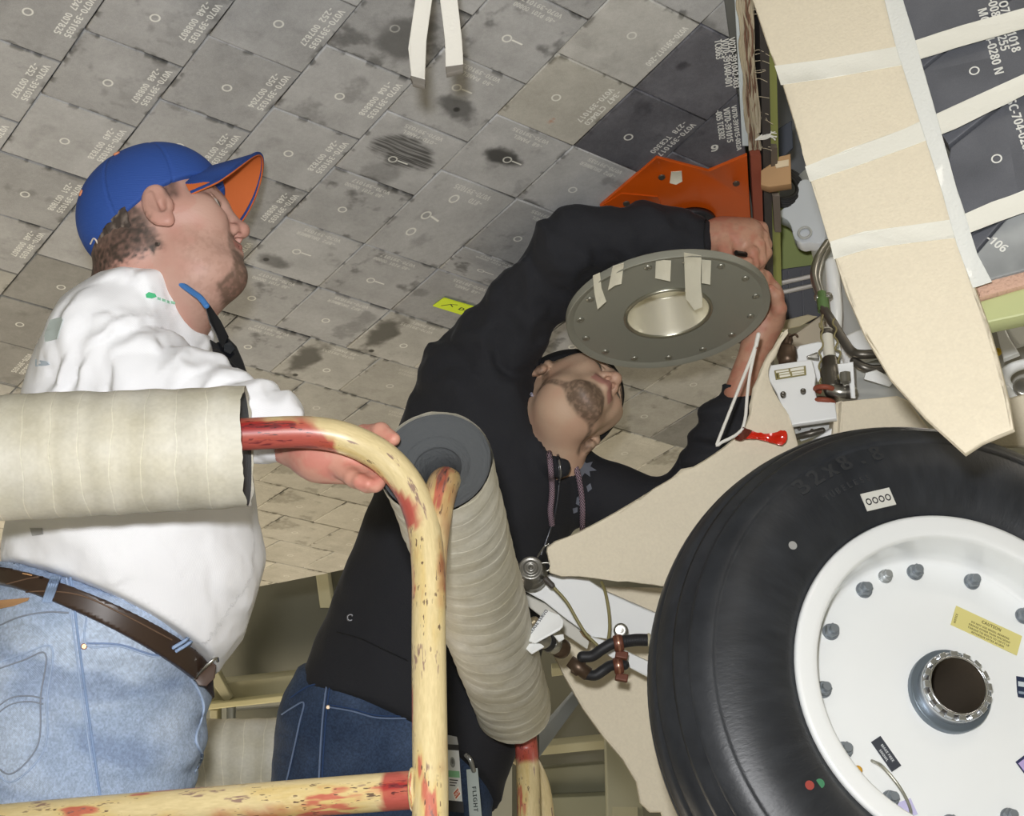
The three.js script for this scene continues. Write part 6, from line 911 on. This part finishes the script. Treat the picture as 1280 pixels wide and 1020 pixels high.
// ---------------------------------------------------------------- round flange plate held under the belly
{
  const n = V3(.1, -1, .04).normalize(), C = at(835, 391, 2.62), DD = planeDepth(835, 391, 2.62, n), R = .166;
  const brushed = dataTex(256, (u, v) => [128 + (tnoise(u * .1, v, 128, 500) - .5) * 60 + (tfbm(u, v, 20, 505, 3) - .5) * 60], { srgb: false });
  const metal = new THREE.MeshStandardMaterial({ color: 0x8f8f83, roughness: .5, metalness: .15, bumpMap: brushed, bumpScale: .0003, side: THREE.DoubleSide });
  const fl = thing('flange_plate', 'round grey metal flange plate with bolts held above the face', 'plate', C.clone().add(V3(0, -.02, 0)));
  part('disc', lathe(C, n, [[.0715, .0], [R - .013, 0], [R - .011, .0008], [R - .0015, .0055], [R, .004], [R, -.008], [R - .002, -.01], [.0715, -.01], [.0715, 0]], 128), metal, fl);
  part('hole_lip', lathe(C, n, [[.0725, 0], [.0725, .003], [.07, .0045], [.067, .0035], [.066, 0]], 96), std(0xb0ae9e, .3, .9), fl);
  part('cone', lathe(C, n, [[.066, .001], [.063, -.008], [.052, -.06], [.05, -.062], [.0001, -.064]], 96), new THREE.MeshStandardMaterial({ color: 0xefebda, roughness: .36, metalness: .6, side: THREE.DoubleSide }), fl, 'polished funnel inside the hole');
  const F0 = frame(C, n), bm = std(0xa3a297, .35, .8);
  for (let k = 0; k < 15; k++) { const a = k / 15 * Math.PI * 2 + .13, p = V3(Math.cos(a) * .143, Math.sin(a) * .143, 0).applyMatrix4(F0); part('bolt', lathe(p, n, [[.0062, 0], [.0062, .0014], [.0045, .0026], [.0018, .003], [.0017, .0015], [.0001, .0015]], 18), bm, fl); }
  const tp = (o) => part('tape_strip', sheet(o, (x, y) => DD(x, y) - .003 - .0008 * Math.max(0, y - o[0][1]), .0012, { bevel: .0004, sub: .02 }), maskTapeM, fl, 'strip of masking tape');
  tp([[741, 345], [750, 341], [752, 360], [758, 377], [747, 387], [743, 366]]); tp([[766, 333], [780, 329], [777, 355], [769, 357], [760, 363]]); tp([[820, 325], [839, 326], [838, 352], [819, 348]]); tp([[877, 325], [889, 326], [888, 356], [877, 354]]);
  part('tape_strip', sheet([[855, 316], [877, 320], [876, 350], [878, 384], [868, 388], [857, 373]], (x, y) => DD(x, y) - .006 - .0008 * Math.max(0, y - 318), .0012, { bevel: .0004, sub: .02 }), maskTapeM, fl, 'long strip of masking tape');
  // white cord loop and red tag
  const cd = (x, y) => 2.505 + .0002 * (560 - y);
  solo('white_cord', [...capTube([[948, 418], [945, 432]].map(q => at(q[0], q[1], 2.53)), .0034, 10, 8), tube([[945, 430], [938, 450], [925, 482], [910, 520], [896, 556], [902, 553], [918, 545], [928, 536], [932, 520], [934, 495], [937, 470], [944, 436]].map(q => at(q[0], q[1], cd(q[0], q[1]))), .0026, 160, 8, false, .3)], std(0xe4e2da, .7), 'thin white cord loop hanging below the flange plate rim', 'cord');
  const rt = thing('red_tag', 'crumpled red plastic tag on the beige foam beside the cuff', 'tag', at(955, 556, 2.5));
  part('film', sheet(smoothPoly([[919, 547], [926, 541], [931, 536], [948, 542], [966, 541], [981, 538], [984, 541], [982, 553], [976, 556], [960, 551], [944, 549], [930, 548]], 3), (x, y) => 2.512 + .002 * Math.sin(x * .25 + y * .2) + .0015 * Math.sin(y * .5 - x * .12), .0025, { bevel: .0008, sub: .006 }), new THREE.MeshPhysicalMaterial({ color: 0xd42a14, roughness: .22, clearcoat: .8, clearcoatRoughness: .15, side: THREE.DoubleSide }), rt);
  part('clear_film', sheet([[918, 549], [929, 534], [940, 538], [934, 548], [924, 551]], (x, y) => 2.509 + .003 * Math.sin(x * .6), .001, { bevel: .0003, sub: .006 }), new THREE.MeshPhysicalMaterial({ color: 0x8a4a3c, roughness: .15, transmission: .5, thickness: 0, side: THREE.DoubleSide }), rt, 'clear plastic end of the tag');
}
// ---------------------------------------------------------------- landing gear fittings
const gearWhite = new THREE.MeshPhysicalMaterial({ color: 0xebedec, roughness: .4, clearcoat: .3, side: THREE.DoubleSide }), gearGrey = std(0xb4b6b3, .5, .1), steelD = std(0x6a665f, .38, .75), steelL = std(0xa4a29a, .3, .85), brownFit = std(0x5b4a3c, .4, .6), redClamp = std(0x8c4630, .6), blackRub = std(0x1f1f22, .55);
{
  const g = thing('landing_gear', 'white landing gear strut with fittings and pipes above the tyre', 'landing gear', at(1100, 560, 2.68));
  const P = (x, y, d) => at(x, y, d);
  const pl = (name, o, d, t, m, lab, o2 = {}) => part(name, sheet(o, typeof d === 'function' ? d : () => d, t, { bevel: .0025, sub: .1, ...o2 }), m, g, lab);
  // main strut rising into the well and the parts around it
  part('strut', lathe(P(1118, 600, 2.72), P(1035, 250, 2.98).sub(P(1118, 600, 2.72)), [[.001, -.05], [.06, -.05], [.06, .2], [.05, .21], [.05, .62], [.001, .62]], 40), gearGrey, g, 'grey-white main strut');
  part('strut_collar', lathe(P(1093, 465, 2.8), P(1060, 360, 2.87).sub(P(1093, 465, 2.8)), [[.05, 0], [.07, .004], [.07, .05], [.062, .058], [.05, .06]], 40), gearWhite, g);
  pl('side_plate', [[954, 456], [955, 452], [963, 452], [964, 456], [1012, 449], [1015, 450], [1020, 470], [1018, 486], [1022, 500], [1044, 503], [1046, 523], [990, 531], [985, 518], [977, 508], [970, 490], [958, 470]], planeDepth(1000, 490, 2.56, V3(-.25, 0, 1).normalize()), .012, gearWhite, 'white side plate with a data label');
  pl('white_housing', [[993, 452], [993, 440], [1000, 432], [1023, 427], [1046, 430], [1060, 470], [1010, 480]], 2.64, .05, gearWhite); pl('white_housing', [[1036, 400], [1046, 410], [1056, 460], [1040, 460]], 2.68, .03, gearWhite);
  pl('grey_bracket', [[1010, 445], [1022, 440], [1024, 445], [1024, 450], [1011, 448]], 2.6, .02, steelL);
  const lt = canvasTex(256, 96, (x, W, H) => { x.fillStyle = '#8d8454'; x.fillRect(0, 0, W, H); x.fillStyle = '#e6e4d8'; for (const [a, b, w, h] of [[10, 10, 105, 20], [130, 8, 110, 30], [34, 38, 85, 18], [34, 64, 90, 22], [140, 48, 100, 20], [140, 74, 100, 14]]) x.fillRect(a, b, w, h); x.fillStyle = '#4b4628'; x.fillRect(10, 38, 12, 48); });
  { const d = planeDepth(1000, 490, 2.556, V3(-.25, 0, 1).normalize()), c = [[968, 463], [1007, 457], [1008, 468], [970, 474]].map(q => at(q[0], q[1], d(q[0], q[1]) - .0005)), b = c.map(p => p.clone().add(V3(0, 0, -.003))), pos = [], uv = [], T = [[0, 1], [1, 1], [1, 0], [0, 0]]; const q = (A, t) => { for (const k of [0, 1, 2, 0, 2, 3]) { pos.push(A[k].x, A[k].y, A[k].z); uv.push(...(t ? T[k] : [.02, .03])); } }; q(c, 1); q(b); for (let i = 0; i < 4; i++) q([c[i], c[(i + 1) % 4], b[(i + 1) % 4], b[i]]); const ge = new THREE.BufferGeometry(); ge.setAttribute('position', new THREE.Float32BufferAttribute(pos, 3)); ge.setAttribute('uv', new THREE.Float32BufferAttribute(uv, 2)); ge.computeVertexNormals(); part('data_label', ge, new THREE.MeshStandardMaterial({ map: lt, roughness: .4, side: THREE.DoubleSide }), g, 'khaki data label with white fields'); }
  for (const [x, y] of [[979, 493], [1004, 489]]) { const p = P(x, y, 2.555); part('bolt', lathe(p, V3(-.2, 0, 1), [[.0045, -.005], [.0045, .002], [.003, .0035], [.001, .0015], [.0001, .0015]], 16), steelD, g); }
  // left connector in a clear wrap
  const c1 = part('fluid_connector', lathe(P(985, 457, 2.6), P(981, 408, 2.64).sub(P(985, 457, 2.6)), [[.001, 0], [.0145, 0], [.0145, .012], [.0165, .016], [.016, .03], [.013, .034], [.0095, .037], [.0095, .044], [.0115, .046], [.011, .056], [.007, .06], [.001, .061]], 24), brownFit, g, 'brown metal fluid connector'); part('lever', capTube([P(985, 422, 2.62), P(994, 418, 2.6), P(997, 421, 2.6)], .002, 12, 6), brownFit, c1);
  // main hose connector
  const a0 = P(1041, 482, 2.56), a1 = P(1032, 402, 2.63), ax = a1.clone().sub(a0), c2 = part('hose_connector', lathe(a0, ax, [[.001, -.016], [.014, -.014], [.0165, -.004], [.0165, .012], [.018, .015], [.018, .03], [.0155, .033], [.015, .048], [.012, .052], [.001, .052]], 28), std(0x66625a, .32, .8), g, 'steel hose connector in clear film'); 
  part('sleeve', lathe(a0, ax, [[.0095, .05], [.0095, .098], [.0105, .1], [.0105, .108], [.001, .109]], 24), std(0xd9d6c8, .5), c2, 'white sleeve'); part('ferrule', lathe(a0, ax, [[.0098, .097], [.011, .099], [.011, .105], [.0098, .107]], 24), steelD, c2);
  { const L = [], rr = rng(71); for (let k = 0; k < 3; k++) { const o = k * 2.09; const pts = []; for (let i = 0; i <= 20; i++) { const t = i / 20, p = a0.clone().addScaledVector(ax, t * 1.05), w = frame(p, ax), r = .0135 + .0025 * Math.sin(t * 30 + o) + (t < .5 ? .004 : 0), an = o + t * 1.2; pts.push(V3(Math.cos(an) * r, Math.sin(an) * r, 0).applyMatrix4(w)); } L.push(tube(pts, .0016, 60, 6)); } part('tie_wrap', L, std(0x8d845c, .35, .1), c2, 'crinkled clear wrap with yellowish edges'); }
  part('elbow', capTube([P(1040, 487, 2.55), P(1050, 490, 2.545), P(1064, 490, 2.545)], .0105, 24, 16), steelL, c2, 'steel elbow'); part('elbow_nut', cyl(P(1056, 490, 2.545), P(1066, 490, 2.545), .0125, .0125, 6), steelD, c2);
  for (const [x, y, d] of [[1031, 487, 2.552], [1030, 503, 2.556]]) { const p = P(x, y, d), f = frame(p, V3(.15, 1, .2)); part('red_clamp', put(new THREE.TorusGeometry(.0145, .0042, 10, 40, 4.4).rotateZ(1.2), f), redClamp, g, 'red-brown clamp ring'); }
  part('lower_fitting', capTube([P(1024, 503, 2.57), P(1040, 505, 2.565)], .011, 12, 14), brownFit, g);
  // angle bracket beside the elbow
  pl('angle_bracket', [[1047, 455], [1067, 452], [1070, 498], [1064, 498], [1061, 470], [1050, 474]], 2.53, .006, gearWhite); pl('angle_bracket', [[1052, 470], [1064, 468], [1065, 482], [1066, 494], [1056, 494]], 2.54, .02, steelL); part('bracket_nut', cyl(P(1056, 466, 2.525), P(1057, 478, 2.52), .009, .009, 6), steelL, g);
  // steel pipes
  part('pipe', capTube([P(1034, 303, 2.8), P(1022, 322, 2.78), P(1017, 345, 2.75), P(1024, 370, 2.72), P(1030, 392, 2.7)], .006, 50, 12), steelL, g, 'bent steel pipe'); part('pipe', capTube([P(1037, 306, 2.82), P(1027, 325, 2.8), P(1022, 348, 2.77), P(1028, 372, 2.74), P(1031, 398, 2.72)], .0055, 50, 12), steelL, g, 'bent steel pipe');
  part('pipe', capTube([P(1029, 386, 2.68), P(1040, 402, 2.66), P(1056, 428, 2.64), P(1066, 440, 2.63), P(1080, 443, 2.62), P(1115, 441, 2.62)], .0078, 60, 12), steelD, g, 'dark bent pipe'); part('pipe', capTube([P(1068, 452, 2.63), P(1080, 459, 2.62), P(1096, 462, 2.62), P(1130, 458, 2.62)], .0078, 40, 12), steelD, g, 'dark bent pipe');
  part('green_nut', [cyl(P(1028, 374, 2.69), P(1030, 389, 2.68), .0105, .0105, 6), cyl(P(1027, 366, 2.7), P(1028, 375, 2.69), .008, .008, 6)], std(0x5f7d4a, .5, .2), g, 'green pipe nut'); part('pipe_fitting', capTube([P(1022, 372, 2.7), P(1036, 370, 2.7)], .0065, 12, 10), steelL, g);
  part('white_tube', capTube([P(1040, 330, 2.8), P(1042, 360, 2.78), P(1044, 390, 2.75), P(1042, 425, 2.72)], .0125, 40, 14), gearWhite, g, 'white painted tube');
  // plates between the connector and the foam block
  pl('fairing_plate', [[1070, 458], [1098, 470], [1128, 480], [1160, 492], [1172, 520], [1120, 520], [1072, 505]], planeDepth(1110, 490, 2.62, V3(0, .3, 1).normalize()), .01, gearGrey); pl('fairing_plate', [[1082, 466], [1096, 462], [1110, 470], [1118, 478], [1112, 484], [1080, 474]], 2.6, .006, gearWhite);
  pl('rivet_plate', [[992, 533], [1010, 530], [1030, 527], [1042, 526], [1042, 534], [1020, 546], [1002, 552], [996, 548]], 2.6, .01, gearGrey); for (const [x, y] of [[999, 536], [1015, 538]]) part('rivet', put(new THREE.SphereGeometry(.003, 10, 8), new THREE.Matrix4().setPosition(P(x, y, 2.597))), steelD, g);
  part('dark_pipe', capTube([P(996, 546, 2.59), P(1012, 542, 2.58), P(1028, 538, 2.58)], .005, 16, 10), steelD, g); pl('white_cowl', [[1001, 562], [1020, 548], [1042, 534], [1046, 540], [1044, 580], [1002, 590]], 2.575, .02, gearWhite, 'white cowl over the wheel');
  // right of the door cover: white panels and a ring link
  pl('white_panel', [[1243, 403], [1252, 400], [1262, 422], [1274, 441], [1254, 449], [1249, 428]], planeDepth(1258, 425, 2.45, V3(-.4, 0, 1).normalize()), .012, gearWhite); pl('white_panel', [[1253, 399], [1276, 391], [1284, 410], [1300, 425], [1275, 432], [1266, 420]], planeDepth(1270, 410, 2.47, V3(.3, 0, 1).normalize()), .012, gearWhite);
  pl('rear_panel', [[1228, 400], [1300, 380], [1300, 520], [1250, 520]], 2.56, .02, std(0x9a9890, .6)); part('yellow_cap', put(new THREE.SphereGeometry(.0065, 14, 10), new THREE.Matrix4().setPosition(P(1247, 440, 2.47))), std(0xd9b52c, .5), g, 'yellow cap');
  part('ring_link', put(new THREE.TorusGeometry(.044, .0115, 14, 48).scale(1, .62, 1), frame(P(1291, 474, 2.45), V3(-.15, 0, 1))), gearWhite, g, 'white ring link'); part('ring_link', capTube([P(1255, 488, 2.44), P(1270, 500, 2.44), P(1300, 506, 2.44)], .01, 24, 12), gearWhite, g, 'white ring link'); part('link_bolt', lathe(P(1279, 487, 2.44), V3(-.2, 0, 1), [[.016, 0], [.016, .008], [.012, .012], [.001, .012]], 20), steelL, g);
  // inside the well above
  const well = thing('wheel_well', 'dark wheel well interior with olive panel and white lug', 'wheel well', at(1000, 300, 3.05));
  const wl = (name, o, d, t, m, lab) => part(name, sheet(o, typeof d === 'function' ? d : () => d, t, { bevel: .002, sub: .15 }), m, well, lab);
  wl('well_roof', [[958, -60], [1330, -60], [1330, 330], [1060, 330], [965, 300]], 3.35, .04, std(0x5d6064, .8)); wl('olive_panel', [[966, 262], [1060, 240], [1060, 338], [966, 348]], 3.06, .02, std(0x7f8a4c, .6), 'olive green panel');
  wl('dark_grid_panel', [[966, 338], [1050, 326], [1056, 400], [968, 408]], 3.03, .02, std(0x3d3e44, .5, .2)); for (const y of [0, 12]) wl('foil_strip', [[968, 352 + y], [1020, 341 + y], [1020, 347 + y], [968, 359 + y]], 3.025, .004, std(0xb9b4ae, .35, .6), 'silver foil strip'); for (const x of [985, 1002]) wl('grid_rib', [[x, 338], [x + 2, 338], [x + 4, 404], [x + 2, 404]], 3.027, .004, std(0x55565c, .6));
  wl('beige_ledge', [[966, 404], [1010, 393], [1022, 396], [1000, 408], [968, 414]], 2.98, .03, std(0xb3a98c, .7)); wl('blue_bag', [[966, 165], [990, 150], [992, 185], [970, 205]], 3.0, .03, std(0x2f3644, .5), 'dark blue cloth in the well');
  wl('lug_bracket', smoothPoly([[972, 268], [990, 250], [1000, 226], [1012, 225], [1024, 260], [1032, 296], [1026, 304], [1012, 303], [1003, 304], [993, 298], [989, 284], [984, 275]], 3), planeDepth(1005, 270, 2.92, V3(-.3, 0, 1).normalize()), .03, std(0xc9ced4, .4), 'white lug bracket'); part('lug_bush', put(new THREE.TorusGeometry(.011, .0025, 10, 32), frame(P(1006, 291, 2.9), V3(-.25, 0, 1))), gearGrey, well);
  for (let k = 0; k < 4; k++) part('coiled_hose', put(new THREE.TorusGeometry(.05 - k * .006, .004, 8, 48), frame(P(975, 233, 2.97 - k * .006), V3(.1, .2, 1))), blackRub, well, 'coiled black hose');
}
// ---------------------------------------------------------------- forward arm with hoses below the foam sheet
{
  const g = thing('gear_arm', 'white tapering arm with black hoses and clamps left of the tyre', 'gear arm', at(740, 850, 2.6)), P = (x, y, d = 2.56) => at(x, y, d);
  const pl = (name, o, d, t, m, lab) => part(name, sheet(o, typeof d === 'function' ? d : () => d, t, { bevel: .002, sub: .06 }), m, g, lab);
  const dA = planeDepth(740, 760, 2.6, V3(.05, -.5, 1).normalize());
  pl('arm_beam', [[654, 738], [672, 728], [688, 720], [737, 726], [758, 740], [800, 758], [860, 784], [860, 818], [800, 806], [752, 798], [738, 796], [705, 772], [680, 752]], dA, .03, gearWhite, 'white arm');
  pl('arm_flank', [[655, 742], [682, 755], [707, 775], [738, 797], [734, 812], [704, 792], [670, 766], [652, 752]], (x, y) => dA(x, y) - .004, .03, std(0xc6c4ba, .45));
  pl('arm_flange', [[738, 796], [756, 801], [800, 822], [860, 850], [860, 868], [812, 848], [768, 825], [744, 808]], (x, y) => dA(x, y) - .012, .012, gearWhite);
  pl('slot', [[724, 789], [732, 789], [742, 798], [738, 803], [729, 796]], (x, y) => dA(x, y) - .006, .003, std(0x8b7350, .7));
  // pivot bolt with stepped cap
  part('pivot_bolt', lathe(P(664, 718, 2.57), V3(-.03, -.04, 1), [[.001, -.01], [.026, -.01], [.026, .004], [.022, .007], [.0225, .016], [.0195, .019], [.0195, .03], [.0185, .032], [.015, .032], [.0145, .0305], [.0115, .0305], [.0105, .034], [.0075, .034], [.007, .032], [.0035, .032], [.003, .0345], [.001, .035]], 40), std(0x8c8a84, .35, .75), g, 'stepped steel pivot bolt');
  part('lock_wire', capTube([P(676, 704, 2.55), P(686, 704, 2.55), P(688, 711, 2.55), P(683, 714, 2.55)], .0016, 20, 6), steelL, g); part('lock_wire', capTube([P(672, 696, 2.57), P(680, 684, 2.56), P(686, 680, 2.56)], .0014, 16, 6), steelL, g);
  for (const L of [[[681, 722, 2.55], [690, 732, 2.545], [708, 752, 2.54], [722, 776, 2.535], [733, 793, 2.53], [746, 806, 2.53]], [[752, 728, 2.58], [757, 742, 2.56], [761, 765, 2.55], [762, 785, 2.54], [760, 803, 2.53]]]) part('cable', capTube(L.map(q => P(...q)), .0026, 50, 8), std(0x857d52, .5), g, 'thin olive cable'); part('cable_sleeve', capTube([P(682, 724, 2.548), P(690, 732, 2.544)], .005, 8, 10), std(0x4a4540, .5), g);
  // hoses
  part('hose', capTube([P(728, 821, 2.53), P(740, 820, 2.528), P(752, 812, 2.525), P(766, 804, 2.525), P(782, 801, 2.53)], .0088, 60, 14), blackRub, g, 'black rubber hose');
  { const c = [P(780, 802, 2.53), P(795, 800, 2.53), P(809, 800, 2.53)], L = []; const cv = new THREE.CatmullRomCurve3(c); for (let i = 0; i < 16; i++) { const t = i / 15, p = cv.getPoint(t); L.push(put(new THREE.TorusGeometry(.0075, .0024, 8, 20), frame(p, cv.getTangent(t)))); } L.push(new THREE.TubeGeometry(cv, 20, .0072, 14)); part('corrugated_hose', L, blackRub, g, 'corrugated black hose'); }
  part('hose', capTube([P(806, 800, 2.53), P(820, 803, 2.535), P(850, 806, 2.55)], .0055, 20, 12), blackRub, g); part('hose_tie', put(new THREE.TorusGeometry(.0085, .0026, 8, 20), frame(P(811, 800, 2.53), V3(1, 0, 0))), std(0xb9b296, .6), g);
  part('hose', capTube([P(732, 843, 2.54), P(744, 844, 2.535), P(754, 838, 2.535), P(764, 832, 2.54), P(780, 831, 2.545)], .0085, 50, 14), blackRub, g, 'black rubber hose');
  for (const [x, y, d] of [[773, 804, 2.527], [773, 832, 2.54]]) { const a = P(x - 6, y + 1, d), b = P(x + 6, y - 1, d); const cl = part('hose_clamp', lathe(a, b.clone().sub(a), [[.0105, 0], [.0125, .0005], [.0135, .004], [.0135, .011], [.0125, .0145], [.0105, .015]], 28), std(0x6b3d2c, .5, .2), g, 'brown hose clamp'); part('clamp_band', lathe(a, b.clone().sub(a), [[.0137, .006], [.0141, .0065], [.0141, .009], [.0137, .0095]], 28), std(0xb98a74, .3, .8), cl); part('clamp_foot', boxAt(frame(P(x + 4, y + 15, d), V3(1, -.2, 0)), .01, .012, .02, .002), std(0x6b3d2c, .5, .2), cl); }
  part('washer', lathe(P(776, 788, 2.555), V3(0, -.35, 1), [[.0115, -.004], [.0115, .003], [.0085, .0045], [.006, .004], [.003, .0045], [.001, .0045]], 26), steelL, g);
  // plug: bracket plates, steel body, brown couplings
  const bd = planeDepth(682, 786, 2.41, V3(-.3, .2, 1).normalize()); pl('bracket_plate', [[655, 798], [668, 780], [681, 761], [699, 768], [704, 775], [703, 783], [699, 787], [668, 804], [660, 801]], bd, .004, gearWhite, 'white marked bracket plate'); pl('bracket_plate', [[656, 805], [666, 803], [676, 804], [680, 808], [664, 817], [657, 811]], (x, y) => bd(x, y) + .01, .004, gearWhite); pl('bracket_plate', [[692, 794], [704, 792], [705, 798], [698, 802]], (x, y) => bd(x, y) + .008, .004, gearWhite);
  { const st = new TextGeometry('RELEASE SERVO', { font: fontB, size: .0052, depth: .0003, curveSegments: 2 }); const p = P(660, 798, bd(660, 798) - .0012), q = P(682, 768, bd(682, 768) - .0012), zx = q.clone().sub(p).normalize(), nn = V3(-.3, .2, 1).normalize(), yy = nn.clone().cross(zx); part('stencil_text', put(st, new THREE.Matrix4().makeBasis(zx, yy, nn).setPosition(p)), std(0x55585c, .7), g, 'small grey lettering'); }
  const q0 = P(672, 797, 2.43), q1 = P(728, 823, 2.535), qd = q1.clone().sub(q0); part('plug_body', lathe(q0, qd, [[.001, 0], [.012, 0], [.0125, .02], [.011, .0205], [.011, .0215]], 24), steelL, g, 'steel plug body'); part('plug_band', lathe(q0, qd, [[.0115, .0215], [.013, .022], [.013, .034], [.0115, .0345]], 24), blackRub, g); part('plug_nut', lathe(q0, qd, [[.012, .0345], [.0145, .0355], [.0145, .049], [.012, .05]], 10), std(0xb7b6ae, .28, .9), g, 'bright knurled nut'); part('coupling', lathe(q0, qd, [[.011, .05], [.013, .051], [.013, .064], [.0155, .066], [.0155, .073], [.0125, .0745], [.001, .0745]], 20), brownFit, g, 'brown coupling');
  part('branch_coupling', lathe(P(712, 826, 2.545), P(738, 845, 2.54).sub(P(712, 826, 2.545)), [[.001, 0], [.0095, 0], [.0105, .01], [.0135, .012], [.0135, .022], [.011, .024], [.011, .036], [.001, .038]], 18), brownFit, g, 'brown coupling'); part('plug_neck', capTube([P(656, 785, 2.44), P(668, 777, 2.44)], .008, 10, 12), std(0x8a7f66, .4, .5), g);
}
// ---------------------------------------------------------------- work stands far behind
{
  const bm = std(0xaaa68a, .6), dk = std(0x717165, .8), gr = std(0x7d8388, .6), g = thing('access_stand', 'beige steel access stand behind the two men under the belly', 'work stand', at(330, 890, 5.4).setY(0)), h = thing('access_stand', 'grey and beige steel stand behind the hanging foam sheet', 'work stand', at(720, 1000, 5.4).setY(0));
  const pl = (t, name, o, d, th, m) => part(name, sheet(o, () => d, th, { bevel: .004, sub: .4 }), m, t);
  pl(g, 'back_panel', [[240, 700], [430, 700], [430, 850], [240, 850]], 5.6, .04, dk); pl(g, 'cross_beam', [[255, 856], [420, 838], [420, 862], [255, 880]], 5.35, .12, bm); pl(g, 'beam_flange', [[255, 880], [420, 862], [420, 870], [255, 888]], 5.3, .2, std(0xbdb78f, .6)); pl(g, 'post', [[392, 700], [408, 700], [416, 760], [400, 760]], 5.5, .08, bm); pl(g, 'brace', [[262, 850], [272, 838], [290, 872], [282, 880]], 5.32, .05, bm); pl(g, 'post', [[262, 888], [272, 888], [272, 1040], [262, 1040]], 5.4, .08, bm); pl(g, 'lower_panel', [[290, 888], [420, 878], [420, 1040], [290, 1040]], 5.7, .04, dk); pl(g, 'post', [[283, 884], [292, 884], [292, 920], [283, 920]], 5.45, .05, gr);
  for (const x of [262, 392]) part('leg', roomBox(at(x, 1000, 5.4).x - .04, at(x, 1000, 5.4).x + .04, 0, at(x, 1000, 5.4).y, at(x, 1000, 5.4).z - .04, at(x, 1000, 5.4).z + .04), bm, g);
  pl(h, 'back_panel', [[640, 720], [860, 720], [860, 1060], [640, 1060]], 5.8, .04, dk); pl(h, 'cross_beam', [[660, 934], [762, 924], [762, 936], [660, 946]], 5.4, .1, bm); pl(h, 'panel', [[660, 962], [762, 954], [762, 990], [660, 994]], 5.5, .05, std(0x7c7d6c, .7)); pl(h, 'panel', [[660, 998], [762, 994], [762, 1060], [660, 1060]], 5.45, .05, std(0x858672, .7)); pl(h, 'post', [[757, 925], [800, 930], [806, 1060], [760, 1060]], 5.2, .1, std(0x8f8f7c, .7)); pl(h, 'diagonal_brace', [[670, 920], [735, 846], [744, 852], [672, 950]], 5.1, .06, gr); pl(h, 'dark_post', [[666, 900], [674, 900], [674, 1060], [667, 1060]], 5.0, .05, std(0x3c3d3a, .7)); pl(h, 'beam_flange', [[690, 804], [760, 800], [760, 810], [690, 814]], 5.5, .1, bm); pl(h, 'cross_beam', [[690, 835], [720, 832], [720, 842], [690, 846]], 5.5, .1, bm);
  const b = at(780, 1000, 5.25); part('leg', roomBox(b.x - .04, b.x + .04, 0, b.y, b.z - .04, b.z + .04), bm, h);
}
renderer.render(scene, camera);
